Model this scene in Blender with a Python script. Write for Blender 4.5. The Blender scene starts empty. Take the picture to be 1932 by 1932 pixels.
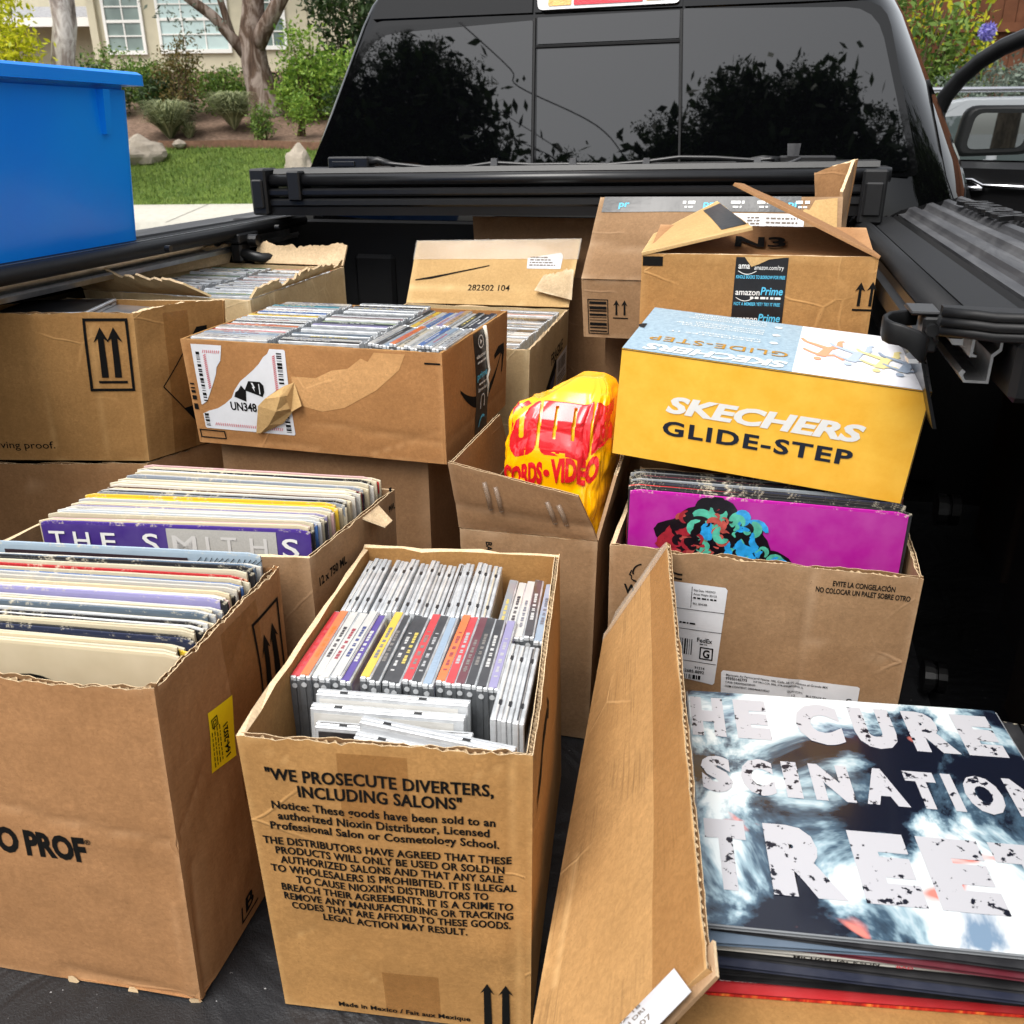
import bpy, bmesh, math, random
from mathutils import Vector, Matrix, noise
random.seed(11)
S = bpy.context.scene
COL = S.collection
V = Vector
sin, cos, pi = math.sin, math.cos, math.pi

# ------------------------------------------------------------------ camera, sky, sun, exposure
TH, RO, YAW, CH = .400, -.009, .263, .762
fwd = V((-sin(YAW)*cos(TH), cos(YAW)*cos(TH), -sin(TH)))
r0 = V((cos(YAW), sin(YAW), 0)); u0 = r0.cross(fwd)
rt = r0*cos(RO) + u0*sin(RO); up = -r0*sin(RO) + u0*cos(RO)
cd = bpy.data.cameras.new('camera'); cam = bpy.data.objects.new('camera', cd); COL.objects.link(cam)
cam.matrix_world = Matrix(((rt.x, up.x, -fwd.x, 0), (rt.y, up.y, -fwd.y, 0), (rt.z, up.z, -fwd.z, CH), (0, 0, 0, 1)))
cd.sensor_width = 36; cd.lens = 36*1694/1932; cd.clip_start = .02; cd.clip_end = 600
cd.dof.use_dof = True; cd.dof.focus_distance = 1.15; cd.dof.aperture_fstop = 16
S.camera = cam
SUN_EL, SUN_AZ = math.radians(58), math.radians(205)      # high, soft, from behind and a little left
w = bpy.data.worlds.new('World'); S.world = w; w.use_nodes = True
nt = w.node_tree; bg = nt.nodes['Background']
sky = nt.nodes.new('ShaderNodeTexSky'); sky.sky_type = 'NISHITA'; sky.sun_disc = False
sky.sun_elevation = SUN_EL; sky.sun_rotation = SUN_AZ; sky.dust_density = 4.0; sky.air_density = 1.2
hs = nt.nodes.new('ShaderNodeHueSaturation'); hs.inputs['Saturation'].default_value = .22
nt.links.new(sky.outputs[0], hs.inputs['Color']); nt.links.new(hs.outputs[0], bg.inputs['Color'])
bg.inputs['Strength'].default_value = .15
sd = bpy.data.lights.new('sun', 'SUN'); sd.energy = 1.5; sd.angle = math.radians(35); sd.color = (1, .965, .91)
sun = bpy.data.objects.new('sun', sd); COL.objects.link(sun)
sdir = V((sin(SUN_AZ)*cos(SUN_EL), cos(SUN_AZ)*cos(SUN_EL), sin(SUN_EL)))
sun.rotation_euler = sdir.to_track_quat('Z', 'Y').to_euler(); sun.location = (0, -3, 8)
S.view_settings.view_transform = 'Standard'; S.view_settings.look = 'None'
S.view_settings.gamma = 1; S.view_settings.exposure = .74

# ------------------------------------------------------------------ materials
def lin(r, g, b, k=1.0):
    f = lambda c: (c/12.92 if c <= .04045 else ((c+.055)/1.055)**2.4)
    return (min(1, f(r/255)*k), min(1, f(g/255)*k), min(1, f(b/255)*k), 1)
class NM:
    def __init__(s, name, base=(.5, .5, .5, 1), rough=.6, spec=.5, metal=0, **kw):
        s.m = bpy.data.materials.new(name); s.m.use_nodes = True; s.t = s.m.node_tree
        s.b = s.t.nodes['Principled BSDF']
        s.set('Base Color', base); s.set('Roughness', rough); s.set('Specular IOR Level', spec); s.set('Metallic', metal)
        for k, v in kw.items(): s.set(k.replace('_', ' '), v)
    def set(s, k, v): s.b.inputs[k].default_value = v
    def n(s, t, **kw):
        x = s.t.nodes.new('ShaderNode'+t)
        for k, v in kw.items():
            if k in x.inputs: x.inputs[k].default_value = v
            else: setattr(x, k, v)
        return x
    def l(s, a, b): s.t.links.new(a, b)
    def coord(s, which='Object', scale=(1, 1, 1), rot=(0, 0, 0)):
        tc = s.n('TexCoord'); mp = s.n('Mapping'); mp.inputs['Scale'].default_value = scale; mp.inputs['Rotation'].default_value = rot
        s.l(tc.outputs[which], mp.inputs['Vector']); return mp.outputs[0]
    def noise(s, co, scale, detail=4, rough=.6, dist=0):
        x = s.n('TexNoise', Scale=scale, Detail=detail, Roughness=rough, Distortion=dist); s.l(co, x.inputs['Vector']); return x.outputs['Fac']
    def ramp(s, fac, stops, interp='LINEAR'):
        x = s.n('ValToRGB'); cr = x.color_ramp; cr.interpolation = interp
        while len(cr.elements) < len(stops): cr.elements.new(.5)
        for e, (p, c) in zip(cr.elements, stops):
            e.position = p; e.color = c if len(c) == 4 else (*c, 1)
        s.l(fac, x.inputs['Fac']); return x.outputs['Color']
    def rampf(s, fac, a, b):
        x = s.n('MapRange'); x.inputs['From Min'].default_value = a; x.inputs['From Max'].default_value = b; s.l(fac, x.inputs['Value']); return x.outputs['Result']
    def mix(s, fac, a, b, mode='MIX'):
        x = s.n('MixRGB', blend_type=mode)
        for i, q in zip((0, 1, 2), (fac, a, b)):
            if hasattr(q, 'links'): s.l(q, x.inputs[i])
            else: x.inputs[i].default_value = q
        return x.outputs[0]
    def color(s, o): s.l(o, s.b.inputs['Base Color'])
    def bump(s, h, strength=.3, dist=.001, prev=None):
        x = s.n('Bump'); x.inputs['Strength'].default_value = strength; x.inputs['Distance'].default_value = dist
        s.l(h, x.inputs['Height'])
        if prev: s.l(prev, x.inputs['Normal'])
        s.l(x.outputs[0], s.b.inputs['Normal']); return x.outputs[0]
def dk(c, k): return (c[0]*k, c[1]*k, c[2]*k, 1)

def cardboard(name, c, off=0.0, streak=0.0, flute=.25, mott=1.0):
    c = (c[0]*.98, c[1]*1.0, c[2]*.97, 1)
    m = NM(name, c, .82, .25)
    uv = m.coord('UV'); uv.node.inputs['Location'].default_value = (off, off*1.7, 0)
    fib = m.n('Mapping'); fib.inputs['Scale'].default_value = (150, 420, 1); m.l(uv, fib.inputs['Vector'])
    n1 = m.noise(fib.outputs[0], 1, 4, .65, .4)
    n2 = m.noise(uv, 9, 3, .55); n3 = m.noise(uv, 55, 5, .7, .6)
    k = .20*mott
    a = m.mix(m.rampf(n1, .3, .7), dk(c, 1-k), dk(c, 1+k))
    a = m.mix(m.rampf(n3, .38, .62), m.mix(.55*mott, a, dk(c, .62)), a); n5 = m.noise(uv, 210, 5, .8, .8); a = m.mix(m.rampf(n5, .40, .60), m.mix(.62*mott, a, dk(c, .62)), m.mix(.30, a, (c[0]*1.25, c[1]*1.3, c[2]*1.4, 1)))
    a = m.mix(m.rampf(n2, .3, .75), m.mix(.55, a, (c[0]*.74, c[1]*.70, c[2]*.64, 1)), m.mix(.22, a, (c[0]*1.12, c[1]*1.12, c[2]*1.14, 1)))
    if streak:
        sp = m.n('Mapping'); sp.inputs['Rotation'].default_value = (0, 0, -.75); sp.inputs['Scale'].default_value = (9, 330, 1); m.l(uv, sp.inputs['Vector'])
        s1 = m.noise(sp.outputs[0], 1, 2, .5)
        s2 = m.noise(uv, 14, 2, .5)
        f = m.n('Math', operation='MULTIPLY'); m.l(m.rampf(s1, .50, .62), f.inputs[0]); m.l(m.rampf(s2, .50, .66), f.inputs[1])
        g = m.n('Math', operation='MULTIPLY'); m.l(f.outputs[0], g.inputs[0]); g.inputs[1].default_value = streak
        a = m.mix(g.outputs[0], a, dk(c, .28))
    dst = m.n('MixRGB', blend_type='ADD'); dst.inputs[0].default_value = .03; m.l(uv, dst.inputs[1])
    nc = m.n('TexNoise', Scale=7.0, Detail=3.0); m.l(uv, nc.inputs['Vector']); m.l(nc.outputs['Color'], dst.inputs[2])
    vo = m.n('TexVoronoi', feature='DISTANCE_TO_EDGE', Scale=6.5); m.l(dst.outputs[0], vo.inputs['Vector'])
    mk = m.n('Math', operation='MULTIPLY'); m.l(m.rampf(vo.outputs['Distance'], .012, .003), mk.inputs[0]); m.l(m.rampf(m.noise(uv, 5, 2, .5), .55, .68), mk.inputs[1])
    mk2 = m.n('Math', operation='MULTIPLY'); m.l(mk.outputs[0], mk2.inputs[0]); mk2.inputs[1].default_value = .5
    a = m.mix(mk2.outputs[0], a, (min(1, c[0]*1.4), min(1, c[1]*1.5), min(1, c[2]*1.7), 1))
    at = m.n('Attribute', attribute_name='wear')
    a = m.mix(m.rampf(at.outputs['Fac'], 0, 1.25), a, (min(1, c[0]*1.55), min(1, c[1]*1.8), min(1, c[2]*2.2), 1))
    sp2 = m.n('TexVoronoi', Scale=130.0); m.l(uv, sp2.inputs['Vector'])      # stray dark fibres and specks
    a = m.mix(m.rampf(sp2.outputs['Distance'], .085, .05), a, dk(c, .55))
    m.color(a)
    wv = m.n('TexWave', Scale=22.0, Distortion=.6); wv.bands_direction = 'X'; m.l(uv, wv.inputs['Vector'])
    b = m.bump(wv.outputs['Fac'], flute, .0006); b = m.bump(n1, .35, .0005, b); b = m.bump(m.noise(uv, 24, 3, .6), .35, .0035, b); b = m.bump(mk.outputs[0], .5, .0015, b); m.bump(m.noise(uv, 7, 2, .5), .5, .012, b)
    return m.m
KR = lin(168, 122, 78, 1.06)
M = {}
M['kraft'] = cardboard('kraft_board', lin(168, 122, 82), 0)
M['kraft2'] = cardboard('kraft_board_plain', lin(166, 122, 82), 3.1)
M['kraft3'] = cardboard('kraft_board_greyish', lin(156, 122, 90), 5.7)
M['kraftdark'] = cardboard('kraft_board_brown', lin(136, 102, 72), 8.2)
M['kraftwarm'] = cardboard('kraft_board_warm', lin(176, 130, 78), 10.4)
M['kraftrust'] = cardboard('kraft_board_reddish', lin(170, 120, 74), 11.6)
M['kraftpale'] = cardboard('kraft_board_pale', lin(202, 164, 112), 12.4, mott=.6)
M['kraftcream'] = cardboard('kraft_board_cream', lin(196, 170, 130), 14.4, mott=.6)
M['kraftstreak'] = cardboard('kraft_board_streaked', lin(186, 142, 92), 16.4, streak=.42)
M['torn'] = cardboard('torn_board_ply', lin(214, 186, 150), 18.4, mott=1.3)
def simple(name, c, rough=.5, spec=.5, nz=0, ns=40, bump=0, **kw):
    m = NM(name, c, rough, spec, **kw)
    if nz or bump:
        co = m.coord('Object'); f = m.noise(co, ns, 5, .6)
        if nz: m.color(m.mix(m.rampf(f, .3, .7), dk(c, 1-nz), dk(c, 1+nz)))
        if bump: m.bump(f, .5, bump)
    return m.m
M['ply'] = simple('flute_paper', lin(220, 194, 156), .9, .2, .2, 300)
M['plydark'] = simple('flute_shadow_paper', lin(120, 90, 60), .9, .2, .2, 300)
M['ink'] = simple('black_print', lin(17, 16, 15), .8, .12, .2, 250)
M['inkred'] = simple('red_print', lin(196, 60, 74), .7, .3, .1, 100)
M['inkgrey'] = simple('grey_print', lin(120, 110, 100), .8, .2)
M['white_label'] = simple('white_label_paper', lin(206, 207, 210), .45, .4, .04, 60)
M['yellow_label'] = simple('yellow_label_paper', lin(246, 216, 20), .45, .4, .04, 60)
def tape_mat(name, c, alpha, rough=.2):
    m = NM(name, c, rough, .5); m.set('Alpha', alpha)
    uv = m.coord('Object'); m.bump(m.noise(uv, 60, 3, .6), .3, .001); return m.m
M['tape_clear'] = tape_mat('clear_packing_tape', lin(214, 205, 190), .34, .12)
M['tape_brown'] = tape_mat('brown_packing_tape', lin(150, 98, 46), .30, .2)
M['tape_black'] = simple('black_printed_tape', lin(30, 31, 34), .28, .5, .15, 120, .0006)
M['print_white'] = simple('white_print', lin(226, 226, 222), .5, .4)
M['print_blue'] = simple('light_blue_print', lin(86, 184, 220), .5, .4)
M['ink_navy'] = simple('navy_print', lin(22, 30, 44), .5, .4)
M['blk'] = simple('black_gloss_paint', (.0016, .0016, .0019, 1), .05, .12, Coat_Weight=.5, Coat_Roughness=.02)
M['glass_dark'] = NM('dark_tinted_glass', (.0012, .0013, .0017, 1), .012, .5, IOR=1.72).m
M['trim'] = simple('black_plastic_trim', (.0045, .0046, .0052, 1), .42, .5, .2, 60, .0004)
M['trim2'] = simple('satin_black_metal', (.007, .0071, .008, 1), .3, .5, .15, 40)
M['rubber'] = simple('black_rubber', (.0035, .0035, .0039, 1), .5, .35, .3, 80, .0005)
M['textured'] = simple('textured_black_plastic', (.008, .0082, .009, 1), .55, .3, .3, 700, .0009)
def lid_mat():
    m = NM('ribbed_lid_plastic', (.03, .031, .034, 1), .48, .5); co = m.coord('Object'); st = m.n('Mapping'); st.inputs['Scale'].default_value = (26, 3.5, 10); m.l(co, st.inputs['Vector'])
    f = m.noise(st.outputs[0], 1, 4, .65, .5); g = m.noise(co, 420, 3, .6)
    m.color(m.mix(m.rampf(f, .46, .74), (.036, .0365, .040, 1), (.12, .12, .123, 1))); m.bump(g, .5, .0007); return m.m
M['lidplastic'] = lid_mat()
M['alu'] = simple('bare_aluminium', (.62, .62, .62, 1), .38, .5, .12, 60, 0, Metallic=1.0)
M['chrome'] = simple('satin_chrome', (.7, .7, .72, 1), .15, .5, 0, 1, 0, Metallic=1.0)
def liner():
    m = NM('bed_liner', (.022, .023, .0255, 1), .5, .5)
    co = m.coord('Object')
    n1 = m.noise(co, 6, 4, .6, .8); n2 = m.noise(co, 420, 3, .6); n3 = m.noise(co, 150, 2, .5)
    c = m.mix(m.rampf(n1, .3, .7), (.007, .0075, .0085, 1), (.021, .022, .025, 1))
    m.color(m.mix(m.rampf(n3, .735, .76), c, (.35, .35, .35, 1)))
    b = m.bump(n1, .55, .03); m.bump(n2, .6, .0012, b); return m.m
M['liner'] = liner()
def objcol(name, rough=.35, spec=.5, gloss=False, worn=False):
    m = NM(name, (1, 1, 1, 1), rough, spec)
    oi = m.n('ObjectInfo'); c = oi.outputs['Color']
    co = m.coord('Object')
    if worn:
        f = m.noise(co, 85, 5, .8, .3); g = m.noise(co, 7, 3, .6)
        h = m.n('Math', operation='ADD'); m.l(f, h.inputs[0]); m.l(m.rampf(g, -.6, 1.6), h.inputs[1])
        c2 = m.mix(m.rampf(h.outputs[0], 1.04, 1.20), c, lin(204, 194, 170))
        m.color(c2)
    else:
        f = m.noise(co, 25, 3, .6); m.color(m.mix(m.rampf(f, .3, .8), m.mix(.10, c, (0, 0, 0, 1)), m.mix(.05, c, (1, 1, 1, 1))))
    if gloss: m.set('Coat Weight', 1.0); m.set('Coat Roughness', .08)
    return m.m
M['sleeve'] = objcol('printed_sleeve_card', .35)
M['sleeve_edge'] = objcol('worn_sleeve_edge', .7, .3, worn=True)
M['spine'] = objcol('printed_spine_card', .35, gloss=True)
M['cover'] = objcol('printed_cover_card', .3, gloss=True)
def cdplastic(name, c, rough):
    m = NM(name, c, rough, .6); m.set('Coat Weight', .8); m.set('Coat Roughness', .06)
    co = m.coord('Object'); wv = m.n('TexWave', Scale=150.0, Distortion=0); wv.bands_direction = 'Z'; m.l(co, wv.inputs['Vector'])
    f = m.noise(co, 60, 3, .6)
    a = m.mix(m.rampf(f, .35, .65), dk(c, .8), dk(c, 1.1)); m.color(a); m.bump(wv.outputs['Fac'], .12, .0006); return m.m
M['case'] = cdplastic('clear_case_plastic', lin(186, 189, 191), .14)
M['case_side'] = cdplastic('smoky_case_plastic', lin(92, 95, 98), .10)
M['case_dark'] = simple('case_seam', lin(36, 37, 39), .3, .5)
M['paper'] = simple('cream_paper', lin(236, 230, 214), .6, .3, .05, 40)

# ------------------------------------------------------------------ mesh builder
class MB:
    def __init__(s): s.v = []; s.f = []; s.m = []; s.uv = []; s.w = {}; s.sm = []
    def vert(s, p, wear=0):
        s.v.append(V(p))
        if wear: s.w[len(s.v)-1] = wear
        return len(s.v)-1
    def face(s, idx, m=0, uv=None, smooth=False): s.f.append(tuple(idx)); s.m.append(m); s.uv.append(uv); s.sm.append(smooth)
    def quad(s, a, b, c, d, m=0): i = [s.vert(p) for p in (a, b, c, d)]; s.face(i, m)
    def poly(s, pts, m=0): s.face([s.vert(p) for p in pts], m)
    def hexa(s, p, m=0):
        """8 corners: bottom 4 ccw, top 4 ccw"""
        i = [s.vert(q) for q in p]
        for f in ((3, 2, 1, 0), (4, 5, 6, 7), (0, 1, 5, 4), (1, 2, 6, 5), (2, 3, 7, 6), (3, 0, 4, 7)): s.face([i[k] for k in f], m)
    def box(s, lo, hi, m=0):
        x0, y0, z0 = lo; x1, y1, z1 = hi
        s.hexa([(x0, y0, z0), (x1, y0, z0), (x1, y1, z0), (x0, y1, z0), (x0, y0, z1), (x1, y0, z1), (x1, y1, z1), (x0, y1, z1)], m)
    def bbox(s, lo, hi, m=0, b=.002):
        """box with chamfered edges"""
        x0, y0, z0 = lo; x1, y1, z1 = hi
        b = min(b, (x1-x0)*.45, (y1-y0)*.45, (z1-z0)*.45)
        ring = lambda z, e: [(x0+e, y0+b, z), (x0+b, y0+e, z), (x1-b, y0+e, z), (x1-e, y0+b, z), (x1-e, y1-b, z), (x1-b, y1-e, z), (x0+b, y1-e, z), (x0+e, y1-b, z)]
        s.loft([ring(z0, b), ring(z0+b, 0), ring(z1-b, 0), ring(z1, b)], m, caps=True)
    def loft(s, rings, m=0, caps=False, closed=True, smooth=False):
        I = [[s.vert(p) for p in r] for r in rings]; n = len(rings[0])
        for a, b in zip(I[:-1], I[1:]):
            for k in range(n if closed else n-1): s.face((a[k], a[(k+1) % n], b[(k+1) % n], b[k]), m, None, smooth)
        if caps: s.face(I[0][::-1], m); s.face(I[-1], m)
    def extr(s, prof, ax, a, b, m=0, caps=True, smooth=False):
        """profile of 2D points extruded along axis ax ('x','y','z')"""
        f = {'y': lambda p, t: (p[0], t, p[1]), 'x': lambda p, t: (t, p[0], p[1]), 'z': lambda p, t: (p[0], p[1], t)}[ax]
        s.loft([[f(p, a) for p in prof], [f(p, b) for p in prof]], m, caps, True, smooth)
    def tube(s, pts, r, m=0, n=8, caps=True, smooth=True):
        pts = [V(p) for p in pts]; R = r if isinstance(r, (list, tuple)) else [r]*len(pts); rings = []
        ref = None
        for i, p in enumerate(pts):
            d = (pts[min(i+1, len(pts)-1)]-pts[max(i-1, 0)]).normalized()
            if ref is None: ref = V((0, 0, 1)) if abs(d.z) < .9 else V((1, 0, 0))
            x = d.cross(ref).normalized(); y = x.cross(d).normalized(); ref = y
            rings.append([p + (x*cos(2*pi*k/n)+y*sin(2*pi*k/n))*R[i] for k in range(n)])
        s.loft(rings, m, caps, True, smooth)
    def disc(s, c, nrm, r, m=0, n=14, h=0):
        c = V(c); nrm = V(nrm).normalized(); x = nrm.orthogonal().normalized(); y = nrm.cross(x)
        ring = lambda o: [c+nrm*o+(x*cos(2*pi*k/n)+y*sin(2*pi*k/n))*r for k in range(n)]
        if h: s.loft([ring(0), ring(h)], m, True)
        else: s.poly(ring(0), m)
    def build(s, name, mats, parent=None, origin=None):
        if parent is not None: o0 = ORG[parent.name]
        elif origin is not None: o0 = V(origin)
        else:
            xs = [p.x for p in s.v]; ys = [p.y for p in s.v]
            o0 = V(((min(xs)+max(xs))/2, (min(ys)+max(ys))/2, min(p.z for p in s.v)))
        me = bpy.data.meshes.new(name); me.from_pydata([p-o0 for p in s.v], [], s.f)
        for mm in (mats if isinstance(mats, (list, tuple)) else [mats]): me.materials.append(M[mm] if isinstance(mm, str) else mm)
        uvl = me.uv_layers.new(name='UVMap'); k = 0
        for p in me.polygons:
            p.material_index = s.m[p.index]; p.use_smooth = s.sm[p.index]
            uv = s.uv[p.index]
            if uv is None:
                n = p.normal; a = max(range(3), key=lambda i: abs(n[i]))
                q = {0: (1, 2), 1: (0, 2), 2: (0, 1)}[a]
                uv = [(s.v[i][q[0]], s.v[i][q[1]]) for i in p.vertices]
            for j, li in enumerate(p.loop_indices): uvl.data[li].uv = uv[j]
        if s.w:
            at = me.attributes.new('wear', 'FLOAT', 'POINT')
            for i, x in s.w.items(): at.data[i].value = x
        o = bpy.data.objects.new(name, me); COL.objects.link(o)
        if parent is None: o.location = o0
        else: o.parent = parent
        ORG[o.name] = o0
        return o
ORG = {}
def empty(name, loc):
    o = bpy.data.objects.new(name, None); COL.objects.link(o); o.location = loc; o.empty_display_size = .1; ORG[o.name] = V(loc); return o
def tag(o, label=None, cat=None, group=None, kind=None):
    if label: o['label'] = label
    if cat: o['category'] = cat
    if group: o['group'] = group
    if kind: o['kind'] = kind
    return o

# ------------------------------------------------------------------ cardboard panels
def nz(p, s=1.0, seed=0): return noise.noise(V((p[0]*s+seed*7.3, p[1]*s-seed*3.1, seed*1.7)))
def seg_d(x, y, c):
    x0, y0, x1, y1 = c[:4]; dx, dy = x1-x0, y1-y0; L = dx*dx+dy*dy or 1e-9
    t = max(0, min(1, ((x-x0)*dx+(y-y0)*dy)/L)); return math.hypot(x-x0-t*dx, y-y0-t*dy)
def fill2d(P, L, faces=None):
    bm = bmesh.new(); vs = [bm.verts.new((x, y, 0)) for x, y in P]
    for f in (faces or [range(len(P))]):
        try: bm.faces.new([vs[i] for i in f])
        except ValueError: pass
    bm.normal_update(); bmesh.ops.triangulate(bm, faces=bm.faces[:])
    for k in range(6):
        e = [q for q in bm.edges if q.calc_length() > L]
        if not e: break
        bmesh.ops.subdivide_edges(bm, edges=e, cuts=1); bmesh.ops.triangulate(bm, faces=[f for f in bm.faces if len(f.verts) > 3])
    for f in bm.faces:
        if f.normal.z < 0: f.normal_flip()
    bm.verts.index_update(); r = [(v.co.x, v.co.y) for v in bm.verts], [[v.index for v in f.verts] for f in bm.faces]; bm.free(); return r
class Panel:
    """a sheet of corrugated board from four corners (bottom-left, bottom-right, top-right, top-left, seen from outside)"""
    def __init__(s, c00, c10, c11, c01, t=.004, bulge=.003, dn=.0007, creases=(), seed=0, edgewear=.5):
        s.c = [V(p) for p in (c00, c10, c11, c01)]; s.t = t; s.bulge = bulge; s.dn = dn; s.cr = creases; s.seed = seed; s.ew = edgewear
        s.W = ((s.c[1]-s.c[0]).length+(s.c[2]-s.c[3]).length)/2; s.H = ((s.c[3]-s.c[0]).length+(s.c[2]-s.c[1]).length)/2
        s.n = (s.c[2]-s.c[0]).cross(s.c[3]-s.c[1]).normalized()
    def disp(s, u, v):
        d = s.bulge*sin(pi*min(1, max(0, u)))*sin(pi*min(1, max(0, v)))
        d += s.dn*nz((u*s.W, v*s.H), 22, s.seed)*min(1, 8*min(u, 1-u, v, 1-v)+.1)
        for c in s.cr: d -= c[4]*math.exp(-(seg_d(u*s.W, v*s.H, c)/c[5])**2)
        return d
    def wear(s, u, v):
        e = min(u*s.W, (1-u)*s.W); r = s.ew*max(0, 1-e/.006)*(.4+.8*abs(nz((u*s.W, v*s.H), 60, s.seed+4)))
        e2_ = min(v*s.H, (1-v)*s.H); r += s.ew*.8*max(0, 1-e2_/.005)*max(0, nz((u*s.W, v*s.H), 35, s.seed+9)+.25)*1.6
        r += .35*max(0, 1-math.hypot(e, e2_)/.018)*(.5+nz((u*s.W, v*s.H), 90, 2))
        for c in s.cr: r += .55*math.exp(-(seg_d(u*s.W, v*s.H, c)/(c[5]*.45))**2)*(.5+abs(nz((u*s.W, v*s.H), 40, 3)))
        return max(0, min(1, r))
    def uv(s, u, v, o=0.0):
        c = s.c; p = c[0]*(1-u)*(1-v)+c[1]*u*(1-v)+c[2]*u*v+c[3]*(1-u)*v
        return p+s.n*(s.disp(u, v)+o)
    def at(s, x, y, o=0.0): return s.uv(x/s.W, y/s.H, o)
    def make(s, mb, nu=26, nv=22, mi=0, me=1, md=2, flute=False, rag=0.0, top=None, inner=True, medge=None):
        """flute: open corrugated rim along the top; rag: amplitude of torn top edge; top: function u -> extra height"""
        tops = lambda u, k: 1+(rag*(.8*nz((u*s.W, k), 21, s.seed+k+5)+.7*nz((u*s.W, k), 67, s.seed+k)+.7*nz((u*s.W, k), 230, s.seed+k+2))+(top(u) if top else 0))/s.H
        def grid(off, k, flip):
            I = []
            for j in range(nv+1):
                row = []
                for i in range(nu+1):
                    u = i/nu; v = j/nv*tops(u, k)
                    row.append((mb.vert(s.uv(u, v, off), s.wear(u, min(1, v)) if not flip else 0), (u*s.W, v*s.H)))
                I.append(row)
            for j in range(nv):
                for i in range(nu):
                    q = [I[j][i], I[j][i+1], I[j+1][i+1], I[j+1][i]]
                    if flip: q = q[::-1]
                    mb.face([a[0] for a in q], mi, [a[1] for a in q], True)
            return I
        A = grid(0, 1, False); B = grid(-s.t, 2, True)
        z = lambda r: [a[0] for a in r]
        for P, Q in ((z(A[0])[::-1], z(B[0])[::-1]), ([r[0][0] for r in A], [r[0][0] for r in B]), ([r[-1][0] for r in A][::-1], [r[-1][0] for r in B][::-1])):
            P = [mb.vert(mb.v[i], .5*s.ew) for i in P]; Q = [mb.vert(mb.v[i]) for i in Q]
            for k in range(len(P)-1): mb.face((P[k], P[k+1], Q[k+1], Q[k]), mi)
        if not flute:
            P, Q = [mb.vert(mb.v[i]) for i in z(A[-1])], [mb.vert(mb.v[i]) for i in z(B[-1])]
            for k in range(len(P)-1): mb.face((P[k], P[k+1], Q[k+1], Q[k]), me)
            return s
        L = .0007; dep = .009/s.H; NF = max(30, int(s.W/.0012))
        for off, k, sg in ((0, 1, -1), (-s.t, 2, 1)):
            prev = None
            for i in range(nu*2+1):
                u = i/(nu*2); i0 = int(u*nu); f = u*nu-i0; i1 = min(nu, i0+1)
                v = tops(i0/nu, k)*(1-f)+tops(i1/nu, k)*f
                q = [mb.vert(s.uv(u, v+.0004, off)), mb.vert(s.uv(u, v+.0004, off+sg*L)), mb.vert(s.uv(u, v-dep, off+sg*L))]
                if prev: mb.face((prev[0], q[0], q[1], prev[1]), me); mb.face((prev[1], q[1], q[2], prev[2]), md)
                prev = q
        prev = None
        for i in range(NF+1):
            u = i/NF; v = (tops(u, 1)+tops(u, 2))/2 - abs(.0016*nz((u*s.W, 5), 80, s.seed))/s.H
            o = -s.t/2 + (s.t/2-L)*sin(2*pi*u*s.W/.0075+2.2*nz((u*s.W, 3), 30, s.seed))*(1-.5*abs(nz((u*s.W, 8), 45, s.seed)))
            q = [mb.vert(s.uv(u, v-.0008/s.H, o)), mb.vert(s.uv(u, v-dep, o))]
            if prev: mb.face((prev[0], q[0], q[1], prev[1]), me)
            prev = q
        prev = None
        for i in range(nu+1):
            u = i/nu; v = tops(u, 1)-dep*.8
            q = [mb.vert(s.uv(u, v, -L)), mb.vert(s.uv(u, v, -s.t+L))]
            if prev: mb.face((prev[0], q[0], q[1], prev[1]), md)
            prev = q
        return s
    def patch(s, mb, pts, o=.0006, m=0, sub=.012):
        """flat polygon glued on the panel"""
        n = len(pts); P = []
        for k in range(n):
            a, b = pts[k], pts[(k+1) % n]; L = math.hypot(b[0]-a[0], b[1]-a[1]); q = max(1, int(L/sub))
            for i in range(q): P.append((a[0]+(b[0]-a[0])*i/q, a[1]+(b[1]-a[1])*i/q))
        vs, fs = fill2d(P, .014); I = [mb.vert(s.at(x, y, o)) for x, y in vs]
        for f in fs: mb.face([I[i] for i in f], m)
    def strip(s, mb, x0, y0, x1, y1, o=.0006, m=0, nx=8, ny=8):
        for j in range(ny):
            for i in range(nx):
                f = lambda a, b: s.at(x0+(x1-x0)*a/nx, y0+(y1-y0)*b/ny, o)
                I = [mb.vert(f(i, j)), mb.vert(f(i+1, j)), mb.vert(f(i+1, j+1)), mb.vert(f(i, j+1))]
                mb.face(I, m, [(x0+(x1-x0)*a/nx, y0+(y1-y0)*b/ny) for a, b in ((i, j), (i+1, j), (i+1, j+1), (i, j+1))], True)

# ------------------------------------------------------------------ lettering
_T = {}
def glyphs(body, bold=0.0, shear=0.0, space=1.0):
    key = (body, bold, shear, space)
    if key in _T: return _T[key]
    cu = bpy.data.curves.new('lettering', 'FONT'); cu.body = body; cu.size = 1; cu.offset = bold; cu.shear = shear; cu.space_character = space
    cu.resolution_u = 3; cu.fill_mode = 'FRONT'
    o = bpy.data.objects.new('lettering', cu); COL.objects.link(o)
    dg = bpy.context.evaluated_depsgraph_get(); me = bpy.data.meshes.new_from_object(o.evaluated_get(dg))
    vs = [(v.co.x, v.co.y) for v in me.vertices]; fs = [tuple(p.vertices) for p in me.polygons]
    bpy.data.objects.remove(o); bpy.data.curves.remove(cu); bpy.data.meshes.remove(me)
    x0 = min(a for a, b in vs); x1 = max(a for a, b in vs)
    _T[key] = (vs, fs, x0, x1); return _T[key]
CAP = .73
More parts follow.
